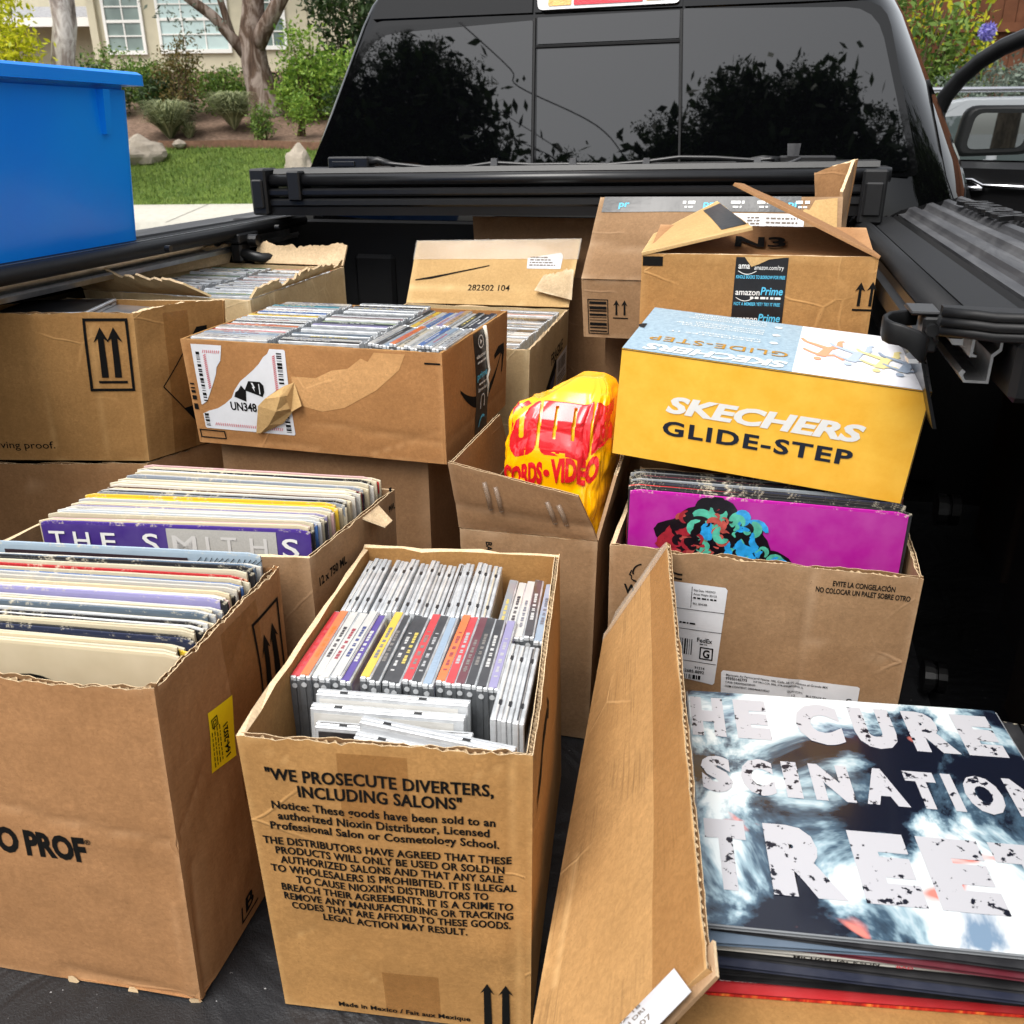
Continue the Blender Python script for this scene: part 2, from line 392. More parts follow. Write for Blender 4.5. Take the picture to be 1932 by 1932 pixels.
def write(mb, at, body, x0, x1, y, h, m=0, bold=.02, shear=0, o=.00045, space=1.0, flip=False, slope=0.0, sub=0):
    """letters of cap height h fitted between x0 and x1 on the surface at(x, y, offset)"""
    vs, fs, a, b = glyphs(body, bold, shear, space)
    k = (x1-x0)/(b-a); base = len(mb.v)
    if sub: vs, fs = fill2d([(q[0], q[1]) for q in vs], sub/k, fs)
    for x, q in vs:
        X = x0+(x-a)*k; Y = y+q*h/CAP+slope*(X-x0)
        if flip: X = x0+x1-X; Y = y+h-(q*h/CAP)
        mb.vert(at(X, Y, o))
    for f in fs: mb.face([base+i for i in f], m)
def bars(mb, P, x0, y0, x1, y1, n, m=0, o=.0009, vertical=True, seed=1):
    """bar code"""
    r = random.Random(seed); L = (x1-x0) if vertical else (y1-y0); t = 0
    while t < .97:
        wd = r.choice((.5, 1, 1.6, 2.2))/n; 
        if vertical: P.strip(mb, x0+L*t, y0, x0+L*min(1, t+wd), y1, o, m, 1, 3)
        else: P.strip(mb, x0, y0+L*t, x1, y0+L*min(1, t+wd), o, m, 3, 1)
        t += wd+r.choice((.6, 1, 1.5))/n
def scribble(mb, P, x0, y0, x1, h, m=0, o=.0009, seed=1):
    """a line of print too small to read: short dashes"""
    r = random.Random(seed); x = x0
    while x < x1:
        wd = h*r.uniform(.8, 3.2); P.strip(mb, x, y0, min(x1, x+wd), y0+h, o, m, 1, 1); x += wd+h*r.uniform(.4, .9)
def arrow_up(mb, P, x, y0, y1, w, m=0, o=.0009, sw=.28):
    s_ = w*sw; hd = w*.95
    P.patch(mb, [(x-s_, y0), (x+s_, y0), (x+s_*.85, y1-hd*.75), (x+w/2, y1-hd), (x, y1), (x-w/2, y1-hd), (x-s_*.85, y1-hd*.75)], o, m, .05)
def frame(mb, P, x0, y0, x1, y1, t, m=0, o=.0009):
    for a in ((x0, y0, x1, y0+t), (x0, y1-t, x1, y1), (x0, y0+t, x0+t, y1-t), (x1-t, y0+t, x1, y1-t)): P.strip(mb, *a, o, m, 4, 4)

class Carton:
    def __init__(s, name, label, bot, top, mat, t=.004, flute='', rag=.0012, bulge=.003, dn=.0007, creases={}, cat='carton', group=None, seed=0, skip='', tops={}, hi=(26, 22), floor=True, topmat=None):
        mb = MB(); b = [V(p) for p in bot]; tp = [V(p) for p in top]; s.P = {}
        for k, nm in enumerate(('front', 'right', 'back', 'left')):
            if nm in skip: continue
            j = (k+1) % 4
            P = Panel(b[k], b[j], tp[j], tp[k], t, bulge if nm in ('front', 'right') else bulge*.3, dn, creases.get(nm, ()), seed+k)
            big = nm in ('front', 'right')
            P.make(mb, hi[0] if big else 10, hi[1] if big else 6, 0, 1, 2, nm in flute, rag, tops.get(nm)); s.P[nm] = P
        if floor: mb.quad(b[0]+V((0, 0, .002)), b[1]+V((0, 0, .002)), b[2]+V((0, 0, .002)), b[3]+V((0, 0, .002)))
        c = sum(b, V())/4
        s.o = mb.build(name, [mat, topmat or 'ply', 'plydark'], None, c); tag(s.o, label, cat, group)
    def part(s, name, mats, fn, parent=None, label=None):
        mb = MB(); fn(mb); o = mb.build(name, mats, parent or s.o)
        if label: o['label'] = label
        return o
# ================================================================== SETTING: ground, street, garden bank (laid out square to the house across the street)
e1 = V((cos(YAW), sin(YAW), 0)); e2 = V((-sin(YAW), cos(YAW), 0))
def E(s, d, z): return e1*s + e2*d + V((0, 0, z))
GZ = -.88
def lawn_z(d): return -.75 if d < 17.3 else (-.41+(d-17.3)*.317 if d < 20.5 else .605+(d-20.5)*.235 if d < 24 else 1.43+(d-24)*.30 if d < 27 else 2.33+(d-27)*.02)
def ground_mat():
    m = NM('asphalt', lin(70, 70, 72), .9, .3); co = m.coord('Object')
    f = m.noise(co, 90, 4, .7); g = m.noise(co, .6, 3, .6)
    m.color(m.mix(.4, m.mix(m.rampf(f, .3, .7), (.035, .035, .037, 1), (.085, .084, .082, 1)), m.mix(g, (.03, .03, .03, 1), (.08, .08, .08, 1)))); m.bump(f, .5, .004); return m.m
M['asphalt'] = ground_mat()
def lawn_mat():
    m = NM('lawn_turf', lin(96, 128, 40), .9, .2); co = m.coord('Object')
    f = m.noise(co, 2.2, 4, .65); g = m.noise(co, 26, 4, .7)
    a = m.mix(m.rampf(f, .35, .65), lin(74, 98, 36), lin(112, 132, 56)); m.color(m.mix(m.rampf(g, .35, .7), m.mix(.5, a, lin(48, 66, 24)), a)); m.bump(g, .8, .03); return m.m
M['lawn'] = lawn_mat()
M['mulch'] = simple('bark_mulch', lin(112, 92, 78), .95, .2, .55, 14, .02)
M['concrete'] = simple('pale_concrete', lin(180, 177, 166), .85, .3, .1, 9, .002)
def sheet(name, mat, prof, s0, s1, ns, kind='structure'):
    mb = MB(); I = []
    for d, z in prof:
        I.append([mb.vert(E(s0+(s1-s0)*k/ns, d, z+(.05*nz((s0+(s1-s0)*k/ns, d), .7, 5) if d > 17.5 else 0))) for k in range(ns+1)])
    for a, b in zip(I[:-1], I[1:]):
        for k in range(ns): mb.face((a[k], a[k+1], b[k+1], b[k]), 0, None, True)
    o = mb.build(name, mat); tag(o, kind=kind); return o
mb = MB(); mb.quad((-300, -300, GZ), (300, -300, GZ), (300, 300, GZ), (-300, 300, GZ))
tag(mb.build('ground', 'asphalt'), kind='structure')
sheet('sidewalk', 'concrete', [(15.0, GZ+.004), (15.02, -.52), (17.32, -.40)], -22, 14, 1)
mb = MB()
for k in range(24):
    s0 = -22+k*1.5
    i = [mb.vert(E(*p)) for p in ((s0, 15.04, -.515), (s0+.02, 15.04, -.515), (s0+.02, 17.3, -.397), (s0, 17.3, -.397))]; mb.face(i)
M['joint'] = simple('concrete_joint', lin(120, 116, 108), .9)
tag(mb.build('sidewalk_joints', 'joint'), kind='structure')
sheet('lawn', 'lawn', [(17.3+.2*k, lawn_z(17.3+.2*k+.001)) for k in range(17)], -22, 14, 60)
sheet('planting_bed', 'mulch', [(20.45+.25*k, lawn_z(20.5+.25*k)+.01) for k in range(60)], -22, 14, 60)
# grass blades
mb = MB(); rr = random.Random(3)
for k in range(11000):
    s, d = rr.uniform(-9, -2.5), rr.uniform(17.3, 20.5); z = lawn_z(d)+.05*nz((s, d), .7, 5); h = rr.uniform(.03, .09); a = rr.uniform(0, pi); q = V((cos(a), sin(a), 0))*.012
    p = E(s, d, z); t = p+V((rr.uniform(-.03, .03), rr.uniform(-.03, .03), h)); mb.poly([p-q, p+q, t])
def leaf_mat(name, c1, c2, rough=.5, trans=.25):
    m = NM(name, c1, rough, .35); g = m.n('NewGeometry'); a = m.mix(g.outputs['Random Per Island'], c1, c2); m.color(a)
    tr = m.n('BsdfTranslucent'); m.l(a, tr.inputs['Color']); mx = m.n('MixShader'); mx.inputs[0].default_value = trans
    m.l(m.b.outputs[0], mx.inputs[1]); m.l(tr.outputs[0], mx.inputs[2]); m.l(mx.outputs[0], m.t.nodes['Material Output'].inputs['Surface']); return m.m
M['grass'] = leaf_mat('grass_blade', lin(72, 98, 34), lin(130, 148, 72))
tag(mb.build('grass', 'grass'), 'short green grass growing on the sloping lawn', 'grass', kind='stuff')
# timber edging of the bed
M['timber'] = simple('weathered_timber', lin(122, 92, 74), .9, .2, .3, 12, .004)
mb = MB(); prev = None
for k in range(25):
    s = -7.3+k*.2; d = 20.35-.10*(s+7.3)*.5+.05*sin(s*2); z = lawn_z(d)+.02; q = [E(s, d-.06, z-.1), E(s, d-.06, z+.10), E(s, d+.06, z+.10), E(s, d+.06, z-.1)]
    if prev:
        for i in range(4): mb.quad(prev[i], q[i], q[(i+1) % 4], prev[(i+1) % 4])
    prev = q
tag(mb.build('garden_edging', 'timber'), 'brown timber edging between lawn and bark mulch bed', 'edging')

# ------------------------------------------------------------------ foliage and trees
def leaf(mb, c, size, rr, up=.2, m=0, long=1.6):
    d = V((rr.gauss(0, 1), rr.gauss(0, 1), rr.gauss(up, 1))).normalized(); x = d.orthogonal().normalized(); x = (x*cos(1)+d.cross(x)*sin(rr.uniform(0, 6)))
    x = (x-d*x.dot(d)).normalized(); y = d.cross(x); a = size*rr.uniform(.6, 1.3)
    mb.poly([c-x*a*long*.5, c+y*a*.32-x*a*.1, c+x*a*long*.5, c-y*a*.32-x*a*.1], m)
def crown(mb, blobs, n, size, seed, m=0, shell=.55, clump=14):
    rr = random.Random(seed); tot = sum(b[1][0]*b[1][1]*b[1][2] for b in blobs)
    for c, r in blobs:
        q = int(n*r[0]*r[1]*r[2]/tot/clump)+1; c = V(c)
        for k in range(q):
            d = V((rr.gauss(0, 1), rr.gauss(0, 1), rr.gauss(0, 1))).normalized(); t = rr.uniform(shell, 1.06)
            p = c+V((d.x*r[0], d.y*r[1], d.z*r[2]))*t
            for j in range(clump): leaf(mb, p+V((rr.gauss(0, 1), rr.gauss(0, 1), rr.gauss(0, .7)))*size*1.7, size, rr, .4, m)
def bush(name, label, cat, blobs, n, size, mat, seed, stem=None, group=None):
    base = V(blobs[0][0]); zb = min(b[0][2]-b[1][2] for b in [(V(c), r) for c, r in blobs])
    o = empty(name, (base.x, base.y, zb)); tag(o, label, cat, group)
    mb = MB(); crown(mb, blobs, n, size, seed); mb.build('crown', mat, o)
    mb = MB(); rr = random.Random(seed+1)
    for c, r in blobs:
        for k in range(5):
            t = V(c)+V((rr.uniform(-.6, .6)*r[0], rr.uniform(-.6, .6)*r[1], rr.uniform(0, .7)*r[2])); b = V((base.x+rr.uniform(-.1, .1), base.y+rr.uniform(-.1, .1), zb-.15))
            mb.tube([b, b.lerp(t, .5)+V((0, 0, .1)), t], [.025, .015, .006], 0, 5)
    mb.build('stem', 'bark_dark', o); return o
def bark(name, a, b, sc):
    m = NM(name, a, .9, .2); co = m.coord('Object', (1, 1, .35)); f = m.noise(co, sc, 5, .65, .8); g = m.noise(co, sc*.3, 2, .5)
    m.color(m.ramp(f, [(.3, dk(a, .4)), (.45, a), (.6, b), (.75, dk(b, 1.2))])); m.bump(f, .8, .03); return m.m
M['bark_euc'] = bark('eucalyptus_bark', lin(92, 74, 62), lin(146, 132, 122), 5)
M['bark_pale'] = bark('pale_mottled_bark', lin(150, 138, 132), lin(206, 200, 196), 6)
M['bark_dark'] = bark('dark_bark', lin(84, 66, 52), lin(110, 92, 76), 8)
M['lf_green'] = leaf_mat('green_leaf', lin(56, 88, 30), lin(124, 150, 62))
M['lf_dark'] = leaf_mat('dark_green_leaf', lin(28, 46, 20), lin(64, 88, 40))
M['lf_lime'] = leaf_mat('lime_yellow_leaf', lin(150, 164, 14), lin(232, 226, 60), .5, .4)
M['lf_fresh'] = leaf_mat('fresh_green_leaf', lin(84, 124, 40), lin(150, 176, 70), .5, .3)
M['lf_grey'] = leaf_mat('grey_green_leaf', lin(64, 78, 66), lin(120, 132, 118))
M['lf_strap'] = leaf_mat('strap_leaf', lin(70, 86, 48), lin(186, 190, 146))
M['lf_rust'] = leaf_mat('rusty_leaf', lin(70, 78, 34), lin(126, 104, 60))
# eucalyptus in front of the house
t = empty('eucalyptus_tree', E(-5.63, 23, 1.05)); tag(t, 'tall forked eucalyptus with peeling bark before the beige house', 'tree')
mb = MB()
mb.tube([E(-5.62, 23, .85), E(-5.64, 23, 1.25), E(-5.70, 23, 1.7), E(-5.80, 23, 2.2), E(-5.83, 23, 2.75), E(-5.72, 23, 3.3), E(-5.6, 23, 4.2), E(-5.3, 23, 6)], [.62, .44, .36, .31, .29, .25, .2, .12], 0, 14)
mb.tube([E(-5.75, 22.95, 2.55), E(-5.5, 22.85, 2.9), E(-5.2, 22.7, 3.25), E(-4.85, 22.6, 3.7), E(-4.2, 22.5, 4.8)], [.2, .19, .17, .15, .1], 0, 10)
mb.tube([E(-5.92, 22.95, 2.35), E(-6.2, 22.85, 2.75), E(-6.55, 22.7, 3.2), E(-7.1, 22.6, 3.6), E(-7.9, 22.3, 4.3)], [.14, .13, .12, .1, .07], 0, 10)
mb.tube([E(-6.2, 22.85, 2.72), E(-6.32, 22.8, 3.3), E(-6.5, 22.7, 4.2)], [.1, .08, .06], 0, 8)
mb.build('trunk', 'bark_euc', t)
mb = MB(); crown(mb, [(E(-7.0, 22.3, 3.05), (.5, .5, .35)), (E(-7.5, 22.3, 3.6), (.7, .6, .4)), (E(-6.5, 22.3, 2.95), (.28, .3, .22)), (E(-6.2, 22.3, 3.5), (.3, .3, .3)), (E(-5.6, 23, 5.6), (2.2, 2, .8))], 2600, .075, 5, clump=8)
mb.build('crown', 'lf_grey', t)
t = empty('pale_tree', E(-7.95, 18, -.2)); tag(t, 'slim pale trunked tree standing behind the blue plastic bin', 'tree')
mb = MB(); mb.tube([E(-7.97, 18, -.3), E(-7.97, 18, 1), E(-7.98, 18, 2), E(-7.82, 18, 2.6), E(-7.80, 18, 3.2), E(-7.6, 18, 5)], [.26, .22, .2, .2, .22, .14], 0, 12); mb.build('trunk', 'bark_pale', t)
mb = MB(); crown(mb, [(E(-7.6, 18, 5.4), (1.6, 1.6, .9))], 1500, .08, 9); mb.build('crown', 'lf_grey', t)
bush('lime_bush', 'bright lime yellow bush behind the blue plastic bin', 'bush', [(E(-8.75, 17.4, 2.45), (.62, .5, .72)), (E(-8.35, 17.2, 2.15), (.32, .4, .35)), (E(-8.7, 17.4, 1.4), (.5, .5, .6))], 3400, .075, 'lf_lime', 12)
bush('leafy_shrub', 'big leafy green shrub at the right of the forked tree', 'shrub', [(E(-4.55, 22.4, 1.75), (.75, .6, .75)), (E(-4.6, 22.4, 2.45), (.42, .4, .62)), (E(-3.7, 22.3, 1.9), (.7, .5, .7)), (E(-4.9, 22.5, 1.3), (.35, .4, .5))], 5200, .075, 'lf_fresh', 13)
bush('backdrop_hedge', 'dark green hedge shading the right end of the house', 'hedge', [(E(-3.9, 24.4, 3.6), (1.0, .8, 1.3)), (E(-2.8, 24.3, 2.8), (1.1, .8, 1.6)), (E(-4.4, 24.4, 2.1), (.8, .6, .5))], 5200, .11, 'lf_dark', 14)
bush('low_shrub', 'small rounded green shrub at the foot of the forked tree', 'shrub', [(E(-5.2, 20.6, 1.02), (.2, .2, .32))], 900, .05, 'lf_green', 15)
bush('low_shrub', 'small bright green shrub right of the forked tree by the truck', 'shrub', [(E(-4.38, 20.7, 1.2), (.21, .2, .33))], 900, .05, 'lf_fresh', 16)
bush('rusty_shrub', 'twiggy rust tinged shrub standing below the wide window', 'shrub', [(E(-7.45, 22.3, 1.9), (.5, .4, .75)), (E(-7.15, 22.3, 2.35), (.3, .3, .4)), (E(-7.3, 21.4, 1.25), (.3, .3, .35))], 2200, .055, 'lf_rust', 17)
bush('foundation_shrub', 'dark low shrub against the house foundation', 'shrub', [(E(-6.5, 24.8, 2.0), (.8, .4, .35)), (E(-8.3, 24.8, 2.0), (1.0, .4, .4)), (E(-9.8, 24.5, 2.2), (.8, .4, .5))], 2600, .07, 'lf_green', 18)
for k_, (s_, d_, z_, r_, mt, lb_) in enumerate(((-7.9, 22.6, 1.5, .55, 'lf_dark', 'dark leafy shrub under the wide window, left of the rusty shrub'), (-6.75, 23.2, 1.65, .6, 'lf_green', 'mid green shrub between the rusty shrub and the forked trunk'), (-8.6, 23.4, 1.9, .6, 'lf_green', 'mid green shrub below the left house window'), (-4.9, 23.6, 1.75, .6, 'lf_dark', 'dark shrub directly behind the right side of the forked trunk'), (-3.4, 21.8, 1.35, .6, 'lf_dark', 'dark shrub by the truck cab on the mulch bed'), (-9.5, 22.8, 1.7, .6, 'lf_dark', 'dark shrub behind the slim pale trunk'))):
    bush('garden_shrub', lb_, 'shrub', [(E(s_, d_, z_), (r_, r_*.8, r_*.85)), (E(s_+.35, d_-.1, z_-.2), (r_*.6, r_*.6, r_*.6))], 2600, .07, mt, 60+k_, group='shrubs on the mulch bed')
def strap_plant(c, h, r, n, label, seed, wd_=.013):
    rr = random.Random(seed); mb = MB(); c = V(c)
    for k in range(n):
        a = rr.uniform(0, 2*pi); rad = r*rr.uniform(.4, 1.1); H = h*rr.uniform(.5, 1.1); d = V((cos(a), sin(a), 0)); q = V((-sin(a), cos(a), 0))*wd_
        P = [c+d*rad*t_+V((0, 0, H*(2.0*t_-1.35*t_*t_))) for t_ in (0, .3, .6, 1)]
        wd = (1, .9, .65, .1); I = [[mb.vert(p-q*x), mb.vert(p+q*x)] for p, x in zip(P, wd)]
        for i in range(3): mb.face((I[i][0], I[i][1], I[i+1][1], I[i+1][0]))
    tag(mb.build('strap_leaf_plant', 'lf_strap'), label, 'plant', 'strap leaved plants in the mulch bed')
strap_plant(E(-7.25, 20.9, .65), 1.05, .8, 1000, 'pale strap leaved plant right beside the blue bin', 1)
strap_plant(E(-6.0, 21.4, .85), 1.0, .75, 1000, 'green strap leaved plant left of the forked tree', 2)
strap_plant(E(-6.85, 20.9, .65), .5, .35, 160, 'low wispy grass clump in front of the twiggy shrub', 3)
# rocks
def rock(c, r, label, seed, mat='rockmat'):
    bm = bmesh.new(); bmesh.ops.create_icosphere(bm, subdivisions=3, radius=1)
    mb = MB(); c = V(c); k = {}
    for v in bm.verts:
        p = v.co; q = V((round(p.x*1.6)/1.6, round(p.y*1.6)/1.6, round(p.z*1.6)/1.6))
        p = p.lerp(q, .35)*(1+.22*noise.noise(p*1.3+V((seed, 0, 0))))
        k[v.index] = mb.vert(c+V((p.x*r[0], p.y*r[1], p.z*r[2])))
    for f in bm.faces: mb.face([k[v.index] for v in f.verts])
    bm.free(); tag(mb.build('rock', mat), label, 'rock', 'rocks on the lawn')
M['rockmat'] = simple('pale_granite', lin(158, 148, 134), .9, .2, .2, 8, .01)
rock(E(-7.45, 19.6, .42), (.5, .4, .32), 'large pale boulder beside the blue bin at the lawn edge', 1)
rock(E(-6.85, 20.2, .6), (.14, .12, .09), 'small pale stone between the boulder and the timber edging', 2)
rock(E(-4.05, 18.6, .12), (.30, .26, .42), 'pointed grey rock on the lawn beside the truck cab', 7)

# ------------------------------------------------------------------ house across the street
M['siding'] = simple('beige_stucco', lin(196, 188, 164), .9, .2, .05, 5, .003)
M['siding2'] = simple('olive_foundation', lin(96, 92, 72), .9, .2, .1, 5)
M['wtrim'] = simple('white_window_trim', lin(232, 230, 224), .5, .4)
def pane_mat():
    m = NM('house_window_glass', lin(112, 128, 124), .08, .6); co = m.coord('Object'); f = m.noise(co, 1.2, 2, .5)
    m.color(m.mix(m.rampf(f, .3, .7), lin(92, 106, 102), lin(140, 158, 152))); return m.m
M['pane'] = pane_mat()
M['curtain'] = simple('pale_curtain', lin(186, 206, 204), .6, .4, .06, 3)
M['shingle'] = simple('grey_shingle', lin(150, 150, 152), .9, .2, .2, 14, .01)
HD = 27.0
house = empty('house', E(-7, HD, 2.3)); tag(house, 'beige single storey house with white framed windows across the lawn', 'house')
def hbox(mb, s0, s1, d0, d1, z0, z1, m=0): mb.hexa([E(s0, d0, z0), E(s1, d0, z0), E(s1, d1, z0), E(s0, d1, z0), E(s0, d0, z1), E(s1, d0, z1), E(s1, d1, z1), E(s0, d1, z1)], m)
mb = MB(); hbox(mb, -11.0, 5, HD, HD+8, 2.3, 5.3); hbox(mb, -11.05, -10.85, HD-.12, HD, 2.25, 5.3); hbox(mb, -14.5, -11.0, HD+1.6, HD+8, 2.0, 4.3)
for s in (-5.35, -4.9, -4.45): hbox(mb, s, s+.05, HD-.03, HD, 2.3, 5.3)
mb.build('wall', 'siding', house)
mb = MB(); hbox(mb, -11.0, 5, HD+.1, HD+7, 1.5, 2.3); mb.build('foundation', 'siding2', house)
mb = MB()
mb.hexa([E(-15, HD+.6, 3.62), E(-11.06, HD+.6, 3.62), E(-11.06, HD+5, 5.2), E(-15, HD+5, 5.2), E(-15, HD+.6, 3.74), E(-11.06, HD+.6, 3.74), E(-11.06, HD+5, 5.32), E(-15, HD+5, 5.32)])
mb.hexa([E(-11.6, HD-.7, 5.2), E(5.5, HD-.7, 5.2), E(5.5, HD+4, 6.8), E(-11.6, HD+4, 6.8), E(-11.6, HD-.7, 5.4), E(5.5, HD-.7, 5.4), E(5.5, HD+4, 7), E(-11.6, HD+4, 7)])
mb.build('roof', 'shingle', house)
mb = MB(); hbox(mb, -15, -11.06, HD+.5, HD+.6, 3.5, 3.72); mb.build('fascia', 'wtrim', house)
def window(s0, s1, z0, z1, nx, nz_, cur=False, skipx=None):
    f = MB(); T = .075
    hbox(f, s0-T, s1+T, HD-.07, HD-.001, z0-T*1.3, z0); hbox(f, s0-T, s1+T, HD-.07, HD-.001, z1, z1+T); hbox(f, s0-T, s0, HD-.068, HD-.001, z0, z1); hbox(f, s1, s1+T, HD-.068, HD-.001, z0, z1)
    for k in range(1, nx):
        x = s0+(s1-s0)*k/nx; hbox(f, x-.016, x+.016, HD-.05, HD-.001, z0, z1)
    for k in range(1, nz_):
        z = z0+(z1-z0)*k/nz_; q = .035 if k == nz_//2 else .016
        hbox(f, s0, s1, HD-.056, HD-.001, z-q, z+q)
    w_ = f.build('window', 'wtrim', house)
    g = MB(); hbox(g, s0+.001, s1-.001, HD-.03, HD-.002, z0+.001, z1-.001); g.build('pane', 'curtain' if cur else 'pane', w_)
window(-10.62, -9.72, 2.86, 4.24, 2, 4)
window(-9.2, -7.45, 2.88, 4.3, 3, 4, True)
window(-6.55, -5.95, 2.95, 4.3, 2, 4)

# ------------------------------------------------------------------ right side: hedge, fence, white car
M['fence'] = simple('brown_fence_board', lin(104, 66, 46), .9, .2, .25, 6, .004)
fe = empty('wooden_fence', E(5.5, 11, GZ)); tag(fe, 'brown wooden board fence behind the hedge on the right', 'fence')
mb = MB()
for k in range(80): mb.hexa([E(3.4+k*.15, 11, GZ), E(3.54+k*.15, 11, GZ), E(3.54+k*.15, 11.03, GZ), E(3.4+k*.15, 11.03, GZ)]+[E(3.4+k*.15, 11, 2.6), E(3.54+k*.15, 11, 2.6), E(3.54+k*.15, 11.03, 2.6), E(3.4+k*.15, 11.03, 2.6)])
mb.build('board_panel', 'fence', fe)
mb = MB()
for z in (.3, 1.72): mb.hexa([E(3.4, 10.95, z), E(15.3, 10.95, z), E(15.3, 10.99, z), E(3.4, 10.99, z), E(3.4, 10.95, z+.09), E(15.3, 10.95, z+.09), E(15.3, 10.99, z+.09), E(3.4, 10.99, z+.09)])
mb.build('rail', 'fence', fe)
bush('hedge_shrub', 'tall loose green hedge between the cab and the fence', 'hedge', [(E(3.75, 9.4, 1.6), (.55, .5, .7)), (E(3.3, 9.5, 1.2), (.5, .5, .9)), (E(4.2, 9.5, 1.05), (.5, .5, .42))], 5200, .05, 'lf_green', 31)
bush('clipped_shrub', 'grey green rounded shrub above the silver car', 'shrub', [(E(4.35, 8.9, 1.12), (.33, .35, .22)), (E(3.9, 8.8, .95), (.4, .35, .25)), (E(4.9, 9.2, 1.05), (.4, .4, .3))], 3600, .035, 'lf_grey', 32)
bush('yellow_leaf_plant', 'yellow leaved plant in front of the brown fence', 'plant', [(E(4.25, 9.8, 1.72), (.28, .2, .2)), (E(4.55, 9.9, 1.5), (.25, .2, .2))], 200, .07, 'lf_lime', 33)
fl = empty('purple_flower', E(4.24, 8.9, 1.0)); tag(fl, 'purple flower head on a stem before the brown fence', 'flower')
M['petal'] = leaf_mat('purple_petal', lin(112, 104, 190), lin(170, 164, 226))
mb = MB(); rr = random.Random(5)
for k in range(240):
    d = V((rr.gauss(0, 1), rr.gauss(0, 1), rr.gauss(.2, 1))).normalized(); leaf(mb, E(4.22, 8.9, 1.535)+d*.075*rr.uniform(.6, 1), .03, rr)
mb.build('petals', 'petal', fl)
mb = MB(); mb.tube([E(4.24, 8.9, .9), E(4.22, 8.9, 1.5)], .006); mb.build('stem', 'lf_green', fl)
# parked car
M['carwhite'] = simple('white_car_paint', lin(158, 162, 165), .15, .5, Coat_Weight=1.0, Coat_Roughness=.03)
M['carglass'] = NM('car_window_glass', (.06, .075, .075, 1), .02, .5, IOR=1.9).m
car = empty('parked_car', E(4.5, 7.3, GZ)); tag(car, 'silver grey car parked behind the open truck door', 'car')
def cpt(x, y, z): return E(1.95+x, 7.0+y, GZ+z)
prof = [(-.55, .35), (-.55, .75), (-.35, 1.0), (.12, 1.12), (.5, 1.5), (.95, 1.74), (1.6, 1.85), (2.6, 1.86), (3.4, 1.72), (4.0, 1.2), (4.3, .9), (4.3, .35)]
mb = MB(); rings = []
for y, ins, rz in ((0, .10, .02), (.04, .03, 0), (.12, 0, 0), (1.68, 0, 0), (1.76, .03, 0), (1.8, .10, .02)):
    rings.append([cpt(x*(1-ins*.06)-.2, y+(.17*max(0, z-1.0) if y < .9 else -.17*max(0, z-1.0)), z-rz) for x, z in prof])
mb.loft(rings, 0, True, True, True); mb.build('body', 'carwhite', car)
mb = MB()
gy = lambda z: .17*max(0, z-1.0)-.006
for q in ([(.62, 1.2), (.78, 1.5), (1.08, 1.70), (1.75, 1.74), (1.75, 1.22)], [(1.83, 1.22), (1.83, 1.74), (2.6, 1.74), (2.9, 1.62), (2.9, 1.22)]):
    mb.poly([cpt(x-.2, gy(z), z) for x, z in q])
mb.build('side_window', 'carglass', car)
mb = MB(); mb.hexa([cpt(x, y, z) for x, y, z in ((.3, -.012, 1.18), (3.2, -.012, 1.18), (3.2, .03, 1.18), (.3, .03, 1.18), (.3, -.012, 1.205), (3.2, -.012, 1.205), (3.2, .03, 1.205), (.3, .03, 1.205))]); mb.build('window_moulding', 'chrome', car)
mb = MB(); mb.tube([cpt(.7, .16, 1.86), cpt(.9, .16, 1.9), cpt(2.4, .16, 1.9), cpt(2.6, .16, 1.86)], .018); mb.build('roof_rail', 'chrome', car)
for x in (.3, 3.0):
    mb = MB(); mb.disc(cpt(x, -.02, .34), e2, .34, 0, 24, .22); wh = mb.build('wheel', 'rubber', car)
    mb = MB(); mb.disc(cpt(x, -.03, .34), e2, .22, 0, 20, .02); mb.build('rim', 'alu', wh)

# ------------------------------------------------------------------ trees and wires behind the camera, mirrored in the cab glass; side trees added
def street_tree(base, h, blobs, n, size, seed, label):
    t = empty('street_tree', base); tag(t, label, 'tree'); base = V(base)
    mb = MB(); top = V(blobs[0][0]); mb.tube([base, base.lerp(top, .5)+V((.15, 0, 0)), top], [.32, .24, .1], 0, 10)
    for c, r in blobs[1:]: mb.tube([base.lerp(top, .55), base.lerp(V(c), .8), V(c)], [.14, .1, .04], 0, 7)
    mb.build('trunk', 'bark_dark', t)
    mb = MB(); crown(mb, blobs, n, size, seed, shell=.45, clump=26); crown(mb, [(c, (r[0]*.62, r[1]*.62, r[2]*.62)) for c, r in blobs], 16000, .26, seed+5, shell=.1, clump=6); mb.build('crown', 'lf_dark', t)
street_tree((0, -20.5, GZ), 10, [((0, -20.4, 8.2), (2.4, 1.6, 2.4)), ((-2.2, -20.3, 7.9), (1.6, 1.4, 1.7)), ((2.3, -20.3, 8.0), (1.4, 1.4, 1.5)), ((-.8, -20, 9.5), (1.1, 1.1, 1.1)), ((.9, -20, 9.6), (1.2, 1.1, 1.0)), ((-3.3, -20.2, 7.6), (.9, .8, .9)), ((3.0, -20.2, 7.4), (1.1, .8, 1.0)), ((0, -20.5, 6.4), (3.6, 2, 1.8))], 90000, .066, 41, 'broad dark street tree behind the truck mirrored in the right glass')
street_tree((9.5, 3.5, GZ), 7, [((9.5, 3.5, 3.6), (2.6, 3.4, 2.2)), ((9.0, 1.0, 3.2), (2, 2, 1.8)), ((9.5, 6, 3.0), (2, 2.4, 2.2))], 22000, .16, 43, 'leafy street tree out of view on the right kerb mirrored in the cab pillar')  # unseen tree, added so the right cab pillar reflects something dark
